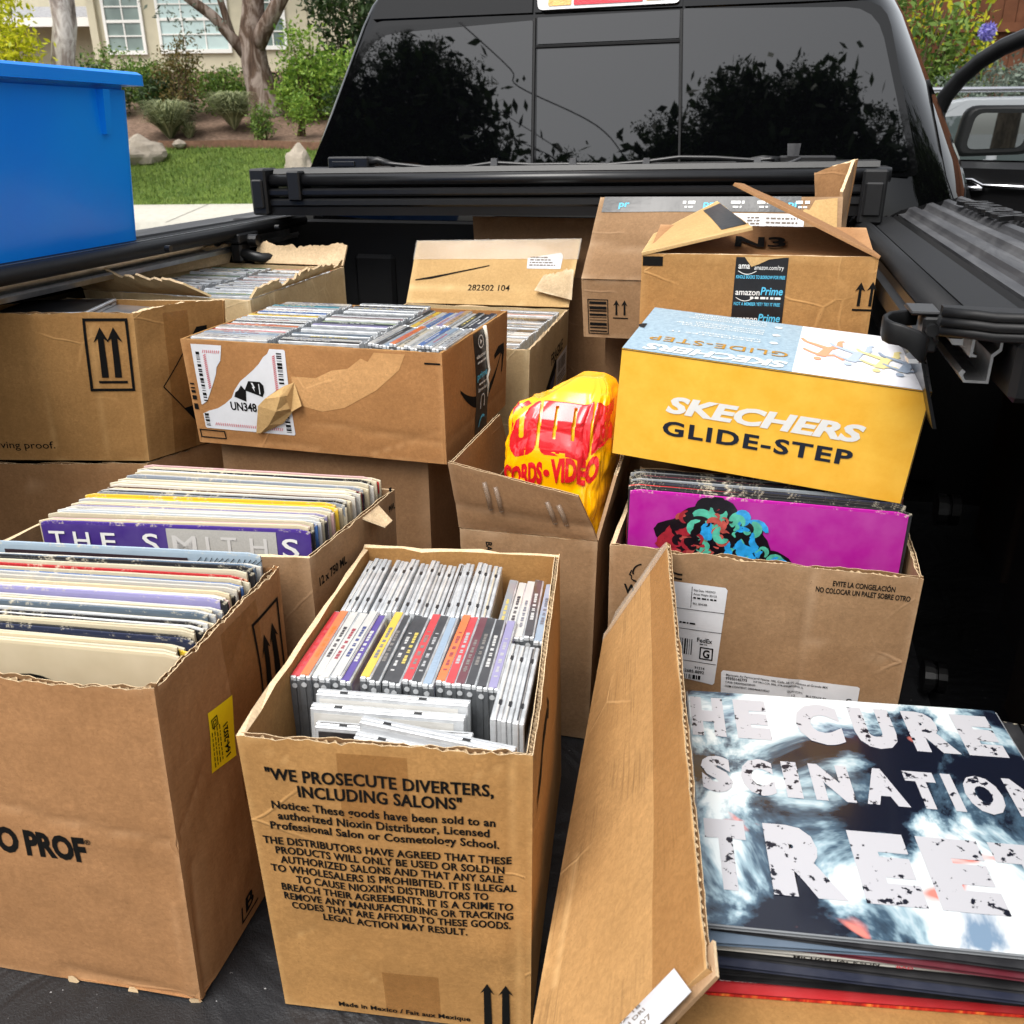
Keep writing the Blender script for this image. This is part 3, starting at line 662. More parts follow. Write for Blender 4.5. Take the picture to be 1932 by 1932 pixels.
street_tree((-10.5, 3.0, GZ), 7, [((-10.5, 3.0, 4.2), (2.4, 3.2, 2.2)), ((-10.5, .2, 3.6), (2, 2, 1.8))], 18000, .16, 44, 'leafy street tree out of view on the left kerb')  # also unseen, added to darken what the left of the cab reflects
street_tree((-10.4, -20.5, GZ), 11, [((-10.6, -20.3, 8.8), (2.4, 1.8, 2.8)), ((-8.5, -20, 9.7), (1.3, 1.1, 1.2)), ((-7.9, -20, 8.2), (1.3, 1.3, 1.1)), ((-12.4, -20, 9.0), (2.0, 1.6, 3.0)), ((-9.6, -20, 10.6), (1.2, 1, 1.0)), ((-7.2, -20.2, 6.9), (1.6, 1.5, .9)), ((-10.6, -20.3, 6.4), (3.6, 2, 2.0)), ((-5.4, -20.4, 7.6), (1.5, 1.2, .9))], 90000, .066, 42, 'tall dark street tree behind the truck mirrored in the left glass')
for k, P in enumerate((((-7.9, 12.1), (-6.43, 10.75), (-6.17, 10.26), (-4.14, 9.2), (-3.2, 8.1), (-2.0, 6.4)), ((-8.6, 11.6), (-6.9, 9.9), (-5.6, 9.0), (-4.6, 8.3), (-3.6, 7.2)), ((-8.2, 10.2), (-6.6, 9.1), (-5.2, 8.4), (-4.2, 7.2)))):
    Q = []
    for i in range(len(P)-1):
        a_, b_, c_, d_ = [V(P[max(0, min(len(P)-1, i+q))]) for q in (-1, 0, 1, 2)]
        for j in range(6):
            t = j/6; Q.append(.5*((2*b_)+(c_-a_)*t+(2*a_-5*b_+4*c_-d_)*t*t+(3*b_-a_-3*c_+d_)*t**3))
    P = Q
    mb = MB(); mb.tube([(x, -18.0-(.2 if k else 0), z*.905+.07) for x, z in P], .016 if k == 0 else .011, 0, 6)
    tag(mb.build('utility_wire', 'rubber'), 'thick sagging black utility wire behind the truck' if k == 0 else 'thin black utility wire behind the truck, nearest under the thick wire' if k == 1 else 'lowest thin black utility wire behind the truck', 'wire', 'utility wires')
# ================================================================== PICKUP TRUCK
truck = empty('pickup_truck', (-.43, 1.2, GZ)); tag(truck, 'black pickup truck with its loaded bed open and folded bed cover', 'truck')
XL, XR = -1.065, .2; WL, WR = -1.245, .375; YB = 2.03; Y0 = .12
# bed floor: a wrinkled black mat
mb = MB(); I = []
nx, ny = 80, 96
for j in range(ny+1):
    y = Y0+(YB-Y0)*j/ny
    I.append([mb.vert((WL+(WR-WL)*i/nx, y, -.004+.0035*nz((WL+(WR-WL)*i/nx, y*.6), 9, 2)-.002)) for i in range(nx+1)])
for j in range(ny):
    for i in range(nx): mb.face((I[j][i], I[j][i+1], I[j+1][i+1], I[j+1][i]), 0, None, True)
mb.build('bed_floor', 'liner', truck)
# bed walls (inner side, with a ledge under the rail)
for nm, x, sg in (('bed_wall', WR, 1), ('bed_wall', WL, -1)):
    mb = MB()
    mb.extr([(x, -.05), (x+sg*.012, .30), (x-sg*.02, .33), (x-sg*.02, .50), (x-sg*(.07 if sg > 0 else .03), .545 if sg > 0 else .53), (x+sg*.05, .56 if sg > 0 else .545), (x+sg*.06, -.05)], 'y', Y0, YB)
    for y in (.55, 1.02, 1.72): mb.bbox((min(x-sg*.004, x-sg*.028), y, .02), (max(x-sg*.004, x-sg*.028), y+.12, .29), 0, .01)
    mb.build(nm, 'textured', truck)
mb = MB(); mb.bbox((WL, YB, -.05), (WR, YB+.03, .575), 0, .004)
for k in range(7): mb.bbox((WL+.1+k*.22, YB-.012, .04), (WL+.2+k*.22, YB+.01, .5), 0, .008)
mb.build('bed_front_wall', 'textured', truck)
mb = MB(); mb.bbox((WL, -.52, -.06), (WR, Y0-.005, -.012), 0, .01); mb.build('tailgate', 'textured', truck)
# tie downs on the right wall
for y, z in ((1.334, .248), (1.222, .031)):
    mb = MB(); mb.disc((WR-.02, y, z), (-1, 0, 0), .030, 0, 18, .012); mb.disc((WR-.03, y, z), (-1, 0, 0), .019, 0, 16, .05); mb.disc((WR-.078, y, z), (-1, 0, 0), .023, 0, 16, .012)
    mb.build('tie_down_knob', 'trim', truck)
mb = MB(); mb.tube([(.325, 1.53, .25), (.318, 1.52, .22), (.318, 1.505, .17), (.326, 1.49, .14)], .007); mb.build('tie_down_loop', 'chrome', truck)
# bed sides, rails, storage lids
for sg, xi in ((1, XR), (-1, XL)):
    X = lambda d: xi+sg*d
    mb = MB()
    mb.extr([(X(.10), -.30), (X(.10), .51), (X(.245), .51), (X(.275), .50), (X(.285), .2), (X(.275), -.30)], 'y', .62 if sg > 0 else Y0, 2.06)
    mb.build('bed_side', 'blk', truck)
    y0 = .93 if sg > 0 else .5; zb = 0 if sg > 0 else -.014
    mb = MB()      # cover track: rounded bar, textured strip, gasket
    bar = [(X(-.012+.017*(1+cos(a))-.017), .590+zb+.013*sin(a)) for a in [pi*2*k/10 for k in range(10)]]
    mb.extr(bar, 'y', y0, 2.02, 0, True, True); mb.extr([(X(.006), .586+zb), (X(.006), .596+zb), (X(.05), .600+zb), (X(.05), .586+zb)], 'y', y0-.01, 2.03)
    mb.build('rail_cap', 'textured', truck)
    mb = MB(); mb.extr([(X(.052), .585+zb), (X(.052), .597+zb), (X(.058), .603+zb), (X(.064), .597+zb), (X(.064), .585+zb)], 'y', y0-.02, 2.03); mb.build('rail_gasket', 'rubber', truck)
    mb = MB()      # aluminium channel under the rail
    t_ = .0022
    mb.extr([(X(-.004), .545), (X(.002), .536), (X(.024), .536), (X(.024), .562), (X(.030), .568), (X(.030), .585), (X(.0275), .585), (X(.0275), .570), (X(.0215), .564), (X(.0215), .5385), (X(.003), .5385), (X(.0005), .543), (X(.002), .5465), (X(-.001), .549)], 'y', y0, 2.02)
    mb.extr([(X(-.019), .580), (X(-.013), .571), (X(-.004), .571), (X(-.004), .578), (X(.004), .578), (X(.004), .560), (X(.010), .560), (X(.010), .562), (X(.0064), .563), (X(.0064), .584), (X(-.019), .584)], 'y', y0+.004, 2.02)
    ch = mb.build('cover_track', 'alu', truck)
    mb = MB()
    if sg > 0: mb.extr([(X(-.040), .552), (X(-.030), .548), (X(-.020), .560), (X(-.020), .582), (X(-.026), .582), (X(-.030), .575), (X(-.040), .573)], 'y', y0+.05, 2.02)
    if sg > 0: mb.extr([(X(-.006), .47), (X(-.002), .47), (X(-.0265), .545), (X(-.030), .545)], 'y', y0+.06, 2.02)
    if sg > 0: mb.build('track_cover', 'trim2', ch)
    # storage lid with long ribs
    mb = MB(); L = []; zo = -.016 if sg > 0 else -.078
    n = 60
    for k in range(n+1):
        d = k/n; x = .07+.185*d; r = .5-.5*cos(2*pi*max(0, min(1, (d-.04)/.80))*4) if .04 < d < .84 else 0
        z = zo+.616+.018*sin(pi*min(1, d*1.25)*.5)+.009*min(1, max(0, r*2.2-.5))
        if d > .9: z -= .034*((d-.9)/.1)**2
        L.append((x, z))
    ys = [.80, .806, .83, .87, .93, 1.05, 1.3, 1.7, 2.1, 2.24, 2.27, 2.28] if sg > 0 else [.6, .606, .65, 1.05, 1.3, 1.7, 2.1, 2.24, 2.27, 2.28]
    dz = [-.05, -.03, -.012, -.004] + [0]*20
    rings = []
    for q, y in enumerate(ys):
        e = dz[q] if q < 4 else (-.012 if q == len(ys)-1 else -.003 if q == len(ys)-2 else 0)
        rings.append([(X(.07), y, .56)]+[(X(x), y, max(.572, (zo+.625+(z-zo-.625)*min(1, q/4))+e)) for x, z in L]+[(X(.255), y, .54)])
    if sg < 0: rings = [r[::-1] for r in rings]
    mb.loft(rings, 0, True); ld = mb.build('storage_lid', 'lidplastic', truck)
    if sg > 0:
        vs, fs, a, b = glyphs('RAMBOX', .03)
        mb = MB(); base = len(mb.v)
        for px_, py_ in vs: mb.vert((.405-.052*py_/CAP, 1.60+.36*(b-px_)/(b-a)*1.0, .6445+zo))
        nv_ = len(vs)
        for px_, py_ in vs: mb.vert((.405-.052*py_/CAP, 1.60+.36*(b-px_)/(b-a)*1.0, .6515+zo))
        for f in fs: mb.face([nv_+i for i in f]); 
        ed = {}
        for f in fs:
            for i in range(len(f)): 
                e_ = (f[i], f[(i+1) % len(f)]); ed[e_] = 1
        for (i, j) in ed:
            if (j, i) not in ed: mb.face((i, j, nv_+j, nv_+i))
        mb.build('raised_lettering', 'trim', ld)
# end lip of the right rail, black end block
mb = MB(); pth = [(.172, .925), (.20, .915), (.215, .905), (.26, .885), (.34, .87), (.47, .86)]
for k in range(3): mb.tube([(x, y-.0015*(k == 1), .603-.0085*k+(.004 if i > 2 else 0)) for i, (x, y) in enumerate(pth)], .0052, 0, 10)
mb.hexa([(.174, .927, .580), (.47, .862, .584), (.47, .90, .584), (.174, .95, .580), (.174, .927, .606), (.47, .862, .609), (.47, .90, .609), (.174, .95, .606)])
mb.build('rail_end_seal', 'rubber', truck)
mb = MB(); mb.bbox((.236, .90, .525), (.46, 1.02, .583), 0, .006); mb.build('rail_end_block', 'trim', truck)
# hand clamp at the end of the track: a strap bent back on itself
def strap(mb, pts, th=.005):
    rings = []
    for i, (x, y, z, h) in enumerate(pts):
        a, b = pts[max(i-1, 0)], pts[min(i+1, len(pts)-1)]; d = V((b[0]-a[0], b[1]-a[1], 0)).normalized(); n_ = V((-d.y, d.x, 0))*th/2
        c = V((x, y, z)); u_ = V((0, 0, h/2))
        rings.append([c-n_-u_*.8, c-n_*.6-u_, c+n_*.6-u_, c+n_-u_*.8, c+n_+u_*.8, c+n_*.6+u_, c-n_*.6+u_, c-n_+u_*.8])
    mb.loft(rings, 0, True, True, True)
mb = MB(); strap(mb, [(.158, .975, .588, .014), (.145, .972, .588, .016), (.132, .965, .586, .018), (.1255, .952, .584, .020), (.1255, .938, .582, .021), (.130, .929, .581, .021), (.138, .926, .580, .020), (.146, .925, .577, .021), (.154, .925, .572, .026), (.160, .926, .568, .028), (.163, .93, .566, .024)])
cl = mb.build('clamp_lever', 'rubber', truck)
mb = MB(); mb.bbox((.148, .95, .5945), (.176, 1.0, .5985), 0, .0015); mb.build('clamp_plate', 'trim2', cl)
mb = MB(); mb.disc((.168, .948, .583), (0, -1, 0), .006, 0, 10, .012); mb.bbox((.160, .945, .560), (.176, .975, .594), 0, .002); mb.tube([(.166, .94, .588), (.174, .94, .572)], .0022); mb.build('clamp_bracket', 'trim', cl)
mb = MB(); mb.disc((.156, .935, .555), (-.2, -.3, 1), .009, 0, 6, .005); mb.build('clamp_nut', 'alu', cl)
# left clamp with a red tab
mb = MB(); mb.bbox((-1.08, 1.70, .556), (-1.03, 1.78, .575), 0, .003); mb.disc((-1.03, 1.74, .560), (1, 0, 0), .012, 0, 12, .02); mb.bbox((-1.06, 1.71, .517), (-1.035, 1.75, .556), 0, .004); mb.tube([(-1.04, 1.72, .535), (-1.0, 1.73, .525), (-.975, 1.75, .523)], .011)
cl = mb.build('clamp_lever', 'trim', truck)
M['redtab'] = simple('pink_plastic_tab', lin(190, 50, 84), .4, .5)
mb = MB(); mb.bbox((-.985, 1.745, .517), (-.962, 1.765, .530), 0, .002); mb.build('clamp_tab', 'redtab', cl)
for y in (1.45, 1.85):
    mb = MB(); mb.disc((-1.028, y, .575), (1, 0, 0), .006, 0, 10, .01); mb.build('bolt', 'trim', truck)

# ---------------- folded bed cover lying across the front of the bed
tc = empty('folded_cover', (-.43, 1.95, .6)); tc.parent = truck; tc.location = V((-.43, 1.95, .6))-V((-.43, 1.2, GZ)); ORG['folded_cover'] = V((-.43, 1.95, .6))
TL, TR_ = -1.078, .222
def tz(x): return .004*(x-TL)/(TR_-TL)*4     # the bundle sits a little higher on the right
def txtr(mb, prof, a, b, m=0, smooth=False):
    mb.loft([[(x, y, z+tz(x)) for y, z in prof] for x in (a, b)], m, True, True, smooth)
mb = MB()
txtr(mb, [(1.888, .596), (2.0, .596), (2.0, .632), (1.888, .632), (1.882, .628), (1.882, .618), (1.886, .614)], TL+.012, TR_-.012)
mb.build('lower_panel', 'trim', tc)
mb = MB(); txtr(mb, [(1.884, .636), (2.0, .636), (2.0, .652), (1.886, .652), (1.880, .648), (1.880, .640)], TL+.006, TR_-.006); mb.build('middle_panel', 'trim2', tc)
mb = MB()
a_ = [(1.893-.013*cos(t), .668+.0125*sin(t)) for t in [-pi/2+pi*k/8 for k in range(9)]]
txtr(mb, [(2.0, .6555), (2.0, .6805)]+a_[::-1], TL, TR_, 0, True); mb.build('front_rail', 'trim2', tc)
mb = MB(); txtr(mb, [(1.90, .682), (2.0, .682), (2.0, .692), (1.905, .692)], TL+.03, TR_-.02); mb.build('upper_panel', 'trim', tc)
for x0, x1 in ((TL-.012, TL+.026), (TR_-.05, TR_-.006)):
    mb = MB(); mb.bbox((x0, 1.868, .598), (x1, 1.93, .694), 0, .004); mb.bbox((x0+.006, 1.862, .612), (x1-.006, 1.875, .672), 0, .003); mb.build('corner_bracket', 'trim', tc)
mb = MB(); mb.bbox((TL+.075, 1.872, .628), (TL+.105, 1.93, .689), 0, .003); mb.build('clip', 'trim', tc)
for x in (-.549, -.383, -.234, -.02):
    mb = MB(); mb.hexa([(x-.0085, 1.915, .69), (x+.0085, 1.915, .69), (x+.0085, 1.94, .69), (x-.0085, 1.94, .69), (x-.006, 1.92, .713), (x+.006, 1.92, .713), (x+.006, 1.93, .713), (x-.006, 1.93, .713)]); mb.build('plastic_tab', 'lidplastic', tc)
for x0, x1 in ((-.93, -.835), (.02, .125)):
    mb = MB(); mb.bbox((x0, 1.93, .69), (x1, 1.97, .716), 0, .003); mb.bbox((x0+.012, 1.926, .697), (x1-.03, 1.932, .707), 0, .001)
    lt = mb.build('latch_housing', 'trim2', tc)
    mb = MB(); mb.tube([(x1, 1.94, .706), (x1+.02, 1.94, .709), (x1+.06, 1.935, .700)] if x0 < -.5 else [(x0, 1.94, .706), (x0-.03, 1.94, .71), (x0-.08, 1.935, .703)], [.009, .007, .005], 0, 8); mb.build('latch_arm', 'trim', lt)
cp = [(-.80, 1.925, .704), (-.7, 1.925, .695), (-.62, 1.925, .695), (-.549, 1.925, .704), (-.47, 1.925, .700), (-.383, 1.925, .701), (-.31, 1.925, .700), (-.234, 1.925, .706), (-.17, 1.925, .714), (-.10, 1.925, .713), (-.02, 1.925, .708), (.02, 1.925, .712)]
mb = MB(); cs_ = []
for i in range(len(cp)-1):
    for q in range(5): cs_.append(V(cp[i]).lerp(V(cp[i+1]), q/5))
mb.tube(cs_, .0038, 0, 8); mb.build('release_cable', 'trim2', tc)
mb = MB(); mb.tube([(-.02, 1.924, .706), (.03, 1.92, .700), (.06, 1.92, .712)], .003); mb.hexa([(.035, 1.93, .715), (.056, 1.93, .715), (.056, 1.935, .715), (.035, 1.935, .715), (.033, 1.93, .738), (.058, 1.93, .738), (.058, 1.935, .738), (.033, 1.935, .738)]); mb.build('pull_tag', 'lidplastic', tc)

# ---------------- cab
CX = -.385
def yb(z): return 2.094+.18*(z-.68)
def hw(z): return .690-.44*(z-.66) if z < 1.02 else .690-.44*.36-.9*(z-1.02)
out = [(0, 0), (.5, 0), (.90, 0), (.965, .004), (.995, .018), (1.02, .045), (1.05, .10), (1.085, .2), (1.11, .4), (1.125, 1.4), (1.12, 2.0), (1.0, 2.3), (.5, 2.4), (0, 2.42)]
outR = out[:5]+[(1.06, .05), (1.13, .13), (1.19, .25), (1.22, .45), (1.235, 1.4), (1.22, 2.0)]+out[11:]
mb = MB(); rings = []
for z in (-.2, .3, .5, .6, .70, .80, .90, .99, 1.03, 1.06, 1.08, 1.09):
    zz = max(z, .45); h = hw(zz) if zz > .62 else hw(.62)+.0*(.62-zz); y_ = yb(max(zz, .6))+(0 if z < 1.055 else 40*(z-1.055)**2)
    R = [(CX+h*a, y_+b) for a, b in outR]; Lf = [(CX-h*a, y_+b) for a, b in out[1:-1]]
    rings.append([(x, y, z) for x, y in R+Lf[::-1]])
mb.loft(rings, 0, True, True, True); mb.build('cab', 'blk', truck)
mb = MB(); mb.bbox((CX-.78, 4.4, -.3), (CX+.78, 5.6, .42), 0, .08); mb.build('hood', 'blk', truck)
# rear glass: three panes set in a black surround
def gpt(x, z, o=.004): return V((x, yb(z)-o, z))
def rounded(pts, r, n=4):
    P = []
    for k in range(len(pts)):
        a, b, c = V(pts[k-1]), V(pts[k]), V(pts[(k+1) % len(pts)]); rk = r[k] if isinstance(r, (list, tuple)) else r
        p = b+(a-b).normalized()*rk; q = b+(c-b).normalized()*rk
        for i in range(n+1):
            t = i/n; P.append(p*(1-t)**2+b*2*t*(1-t)+q*t*t)
    return P
def pane(name, pts, r, o, mat, parent, th=.003):
    P = rounded([V((x, z)) for x, z in pts], r); mb = MB()
    mb.loft([[gpt(p[0], p[1], o-th) for p in P], [gpt(p[0], p[1], o) for p in P]], 0, True)
    return mb.build(name, mat, parent)
rw = pane('rear_window', [(-1.062, .672), (.300, .672), (.196, .998), (-.905, .985)], [.02, .02, .05, .05], .003, 'blk', truck)
pane('pane', [(-1.04, .683), (-.512, .683), (-.520, .985), (-.893, .968)], [.01, .004, .004, .06], .0065, 'glass_dark', rw)
pane('pane', [(-.177, .683), (.284, .683), (.181, .985), (-.199, .996)], [.004, .02, .06, .004], .0065, 'glass_dark', rw)
pane('pane', [(-.500, .697), (-.187, .697), (-.203, .930), (-.508, .928)], .003, .0048, 'glass_dark', rw)
pane('pane', [(-.508, .938), (-.2035, .941), (-.206, .994), (-.510, .990)], .002, .0062, 'glass_dark', rw)
mb = MB()
for a, b in (((-.5085, .683), (-.5165, .99)), ((-.1835, .683), (-.2025, .996)), ((-.512, .9335), (-.2, .9358))):
    d = V((b[0]-a[0], 0, b[1]-a[1])).normalized()*.0022; n_ = V((d.z, 0, -d.x))
    A, B = gpt(*a, .008), gpt(*b, .008); mb.hexa([A-n_, A+n_, A+n_+V((0, .006, 0)), A-n_+V((0, .006, 0)), B-n_, B+n_, B+n_+V((0, .006, 0)), B-n_+V((0, .006, 0))])
mb.build('slider_frame', 'rubber', rw)
# panel above the glass with its seams, and the high brake light
mb = MB()
for x0, x1 in ((-.895, -.5225), (-.5175, -.2015), (-.1965, .185)):
    P = [gpt(x0, 1.0, .007), gpt(x1, 1.0, .007), gpt(x1-.012*(x1 > 0), 1.05, .007), gpt(x0+.02*(x0 < -.8), 1.05, .007)]
    mb.hexa([P[0]+V((0, .02, 0)), P[1]+V((0, .02, 0)), P[1], P[0], P[3]+V((0, .02, 0)), P[2]+V((0, .02, 0)), P[2], P[3]])
mb.build('header_panel', 'blk', truck)
M['lens_red'] = simple('red_lens', lin(206, 18, 44), .15, .5, .2, 400, .001, Coat_Weight=.8)
M['lens_amber'] = simple('amber_clear_lens', lin(226, 176, 92), .2, .5, .35, 260, .002, Coat_Weight=.8)
M['lens_white'] = simple('white_lens_rim', lin(225, 225, 225), .25, .5, .08, 200, 0, Coat_Weight=.5)
bl = pane('brake_light', [(-.508, 1.003), (-.206, 1.006), (-.210, 1.062), (-.512, 1.06)], .012, .016, 'lens_white', truck, .01)
pane('red_lens', [(-.43, 1.010), (-.283, 1.0115), (-.286, 1.052), (-.43, 1.05)], .003, .0175, 'lens_red', bl)
pane('clear_lens', [(-.485, 1.010), (-.435, 1.0105), (-.435, 1.05), (-.485, 1.05)], .003, .0172, 'lens_amber', bl)
pane('clear_lens', [(-.277, 1.0125), (-.235, 1.013), (-.235, 1.052), (-.277, 1.052)], .003, .0172, 'lens_amber', bl)
# open front passenger door
Hd = V((.50, 3.70, 0)); dx = V((.7071, -.7071, 0)); dn_ = V((-.7071, -.7071, 0))
def D(t, z, o=0): return Hd+dx*t+dn_*o+V((0, 0, z))
door = empty('passenger_door', D(.5, -.1)); door.parent = truck; door.location = D(.5, -.1)-V((-.43, 1.2, GZ)); ORG['passenger_door'] = D(.5, -.1)
mb = MB(); mb.hexa([D(0, -.4, -.03), D(1.15, -.4, -.03), D(1.15, -.4, .02), D(0, -.4, .02), D(0, .665, -.03), D(1.15, .665, -.03), D(1.15, .665, .02), D(0, .665, .02)]); mb.build('door_shell', 'blk', door)
mb = MB(); mb.hexa([D(.02, -.35, .021), D(1.12, -.35, .021), D(1.12, -.35, .045), D(.02, -.35, .045), D(.02, .66, .021), D(1.12, .66, .021), D(1.12, .64, .05), D(.02, .64, .05)]); tp_ = mb.build('trim_panel', 'trim', door)
mb = MB(); mb.tube([D(.17, .603, .06), D(.29, .604, .062), D(.33, .588, .062), D(.50, .588, .062)], .007); mb.build('trim_strip', 'chrome', tp_)
mb = MB(); mb.tube([D(.24, .580, .06), D(.29, .578, .068), D(.33, .580, .06)], .009); mb.build('door_handle', 'chrome', tp_)
mb = MB(); mb.tube([D(.02, .62), D(.05, .76), D(.09, .86), D(.14, .92), D(.20, .965), D(.27, 1.0), D(.34, 1.022), D(.6, 1.06), D(1.0, 1.05), D(1.12, .95), D(1.15, .62)], .027, 0, 8); mb.build('window_frame', 'trim', door)
mb = MB(); mb.hexa([D(.03, .625, .0), D(.16, .625, .0), D(.16, .625, .012), D(.03, .625, .012), D(.06, .80, 0), D(.09, .84, 0), D(.09, .84, .012), D(.06, .80, .012)]); mb.build('mirror_sail', 'trim', door)
gm = NM('clear_door_glass', (.1, .12, .115, 1), 0, .04); gm.set('Alpha', .05)
M['doorglass'] = gm.m
mb = MB(); mb.quad(D(.04, .63, .005), D(1.13, .63, .005), D(1.1, .95, .005), D(.14, .915, .005)); mb.quad(D(.14, .9151, .005), D(1.1, .9501, .005), D(.9, 1.04, .005), D(.34, 1.01, .005)); mb.build('door_window', 'doorglass', door)
def Mi(a, z, y=0): return V((.735+a, 3.60+y-.12*a, z))
mb = MB(); rr_ = rounded([V((-.105, .682)), V((.105, .690)), V((.112, .82)), V((-.085, .822))], .035)
sc = lambda k, y: [Mi(p[0]*k, .752+(p[1]-.752)*k, y) for p in rr_]
mb.loft([sc(1.0, 0), sc(1.16, .012), sc(1.18, .05), sc(.9, .11), sc(.5, .14)], 0, True, True, True)
mi_ = mb.build('side_mirror', 'rubber', door)
M['mirror'] = NM('mirror_glass', (.55, .6, .6, 1), .01, .5, 1.0).m
mb = MB(); mb.poly([Mi(p[0]*.82, .752+(p[1]-.752)*.82, -.003) for p in rr_]); mb.build('mirror_glass', 'mirror', mi_)

# ================================================================== blue storage bin on the left rail
M['blue'] = simple('blue_plastic', lin(0, 92, 212), .35, .45, .06, 3, 0)
bm_ = NM('blue_bin_plastic', lin(0, 96, 216), .3, .5); co = bm_.coord('Object'); f = bm_.noise(co, 3, 3, .5)
bm_.color(bm_.mix(bm_.rampf(f, .3, .7), lin(4, 136, 255), lin(14, 152, 255))); bm_.bump(bm_.noise(co, 5, 2, .5), .25, .02); M['blue'] = bm_.m
tub = empty('storage_bin', (-1.27, 1.15, .645)); tag(tub, 'bright blue plastic storage bin on the left bed rail', 'bin')
def brect(e, z): 
    P = rounded([V((-1.092-e*0, .90+e)), V((-1.092-e, 1.475-e)), V((-1.47+e, 1.475-e)), V((-1.47+e, .90+e))], .02); return P
def ring(x0, x1, y0, y1, z, dzr=0, r=.018):
    P = rounded([V((x1, y0)), V((x1, y1)), V((x0, y1)), V((x0, y0))], r); return [(p[0], p[1], z) for p in P]
mb = MB()
mb.loft([ring(-1.46, -1.118, .80, 1.480, .565), ring(-1.468, -1.110, .79, 1.490, .571), ring(-1.492, -1.090, .765, 1.50, .835), ring(-1.486, -1.096, .771, 1.494, .835), ring(-1.462, -1.118, .80, 1.465, .580)], 0, True, True)
mb.build('bin_body', 'blue', tub)
mb = MB()
mb.loft([ring(-1.496, -1.086, .76, 1.505, .842), ring(-1.516, -1.068, .742, 1.525, .842), ring(-1.516, -1.068, .742, 1.525, .859), ring(-1.510, -1.074, .748, 1.519, .8635), ring(-1.498, -1.086, .76, 1.507, .8635), ring(-1.492, -1.09, .765, 1.50, .855), ring(-1.488, -1.094, .77, 1.497, .834)], 0, False, True)
mb.build('bin_rim', 'blue', tub)
for y in (1.43,):
    mb = MB(); mb.hexa([(-1.098, y-.012, .765), (-1.098, y+.002, .765), (-1.086, y+.002, .765), (-1.086, y-.012, .765), (-1.092, y-.017, .834), (-1.092, y+.0, .834), (-1.0755, y+.0, .834), (-1.0755, y-.017, .834)]); mb.build('rib', 'blue', tub)
mb = MB(); mb.bbox((-1.125, 1.40, .552), (-1.112, 1.415, .567), 0, .002); mb.bbox((-1.45, 1.40, .552), (-1.437, 1.415, .567), 0, .002); mb.build('foot', 'blue', tub)
# carton standing in the bin
cb = Carton('carton', 'brown carton edge sticking up out of the blue bin', [(-1.40, .82, .63), (-1.14, .82, .63), (-1.14, 1.205, .63), (-1.40, 1.205, .63)], [(-1.40, .82, 1.0), (-1.13, .82, 1.0), (-1.13, 1.20, 1.0), (-1.40, 1.205, 1.0)], 'kraft', hi=(8, 8), seed=90)
mb = MB(); mb.poly([cb.P['right'].at(.352+.016*cos(a)*(1+.2*sin(3*a)), .295+.014*sin(a), .001) for a in [2*pi*k/14 for k in range(14)]]); mb.build('paper_tear', 'white_label', cb.o)
# ================================================================== CARTONS
def rz(x, y, a, p): return V((x+p[0]*cos(a)-p[1]*sin(a), y+p[0]*sin(a)+p[1]*cos(a), p[2]))
# ---- left foreground carton with records
F0 = -.004
cL = Carton('carton', 'big brown carton in the left foreground packed with records, yellow sticker on its side',
    [(-.791, .487, F0), (-.451, .512, F0), (-.462, .748, F0), (-.80, .705, F0)], [(-.783, .499, .345), (-.443, .520, .345), (-.456, .752, .345), (-.80, .708, .345)],
    'kraft', t=.0055, flute='frontright', rag=.0034, bulge=.006, dn=.0019, seed=1, hi=(54, 46),
    creases={'front': [(.16, .212, .345, .190, .0016, .006), (.332, .0, .330, .12, -.002, .006), (.20, .012, .34, .0, .003, .008)], 'right': [(.0, .19, .05, .235, .0018, .005), (.012, .0, .018, .15, .003, .009), (.10, .285, .17, .335, .0012, .004)]},
    tops={'front': lambda u: -.004*sin(pi*u)+.004*(u > .97)})
Pf, Pr = cL.P['front'], cL.P['right']
def f(mb):
    write(mb, Pf.at, 'PROF', .190, .2515, .161, .0275, bold=.05); write(mb, Pf.at, 'NIO', .132, .183, .161, .0275, bold=.05)
cL.part('lettering', 'ink', f)
cL.part('registered_mark', 'ink', lambda mb: write(mb, Pf.at, '®', .252, .2575, .181, .006, bold=.01))
def f(mb):
    frame(mb, Pr, .163, .225, .2235, .320, .0035)
    arrow_up(mb, Pr, .183, .238, .298, .022); arrow_up(mb, Pr, .205, .238, .299, .022); Pr.strip(mb, .172, .230, .215, .2335)
cL.part('arrow_symbol', 'ink', f)
cL.part('packing_tape', 'tape_brown', lambda mb: Pr.strip(mb, .106, .15, .178, .341, .0005, 0, 10, 14))
lb = cL.part('sticker', 'yellow_label', lambda mb: Pr.patch(mb, [(.060, .221), (.101, .211), (.107, .276), (.066, .283)], .0007))
def f(mb):
    at = lambda x, y, o: Pr.at(.089-(y-.0)*1.0, .222+x, o)      # reads upwards
    write(mb, lambda x, y, o: Pr.at(.0925-y, .2205+x, o), '164-2021', 0, .036, 0, .008, bold=.03, o=.0012)
    for k in range(4):
        r = random.Random(k); y = .223
        while y < .262:
            d = r.uniform(.002, .006); Pr.strip(mb, .066+k*.0042, y, .0672+k*.0042, y+d, .0012, 0, 1, 1); y += d+.0015
    frame(mb, Pr, .068, .264, .078, .274, .0012, 0, .0012); frame(mb, Pr, .0705, .2665, .0755, .2715, .0010, 0, .0012)
cL.part('sticker_print', 'ink', f, lb)
def f(mb):
    write(mb, Pr.at, 'B', .090, .107, .019, .020, bold=.03, slope=.1); Pr.strip(mb, .081, .012, .0835, .034); Pr.strip(mb, .081, .012, .116, .0145)
cL.part('lettering', 'ink', f)
r = random.Random(4)
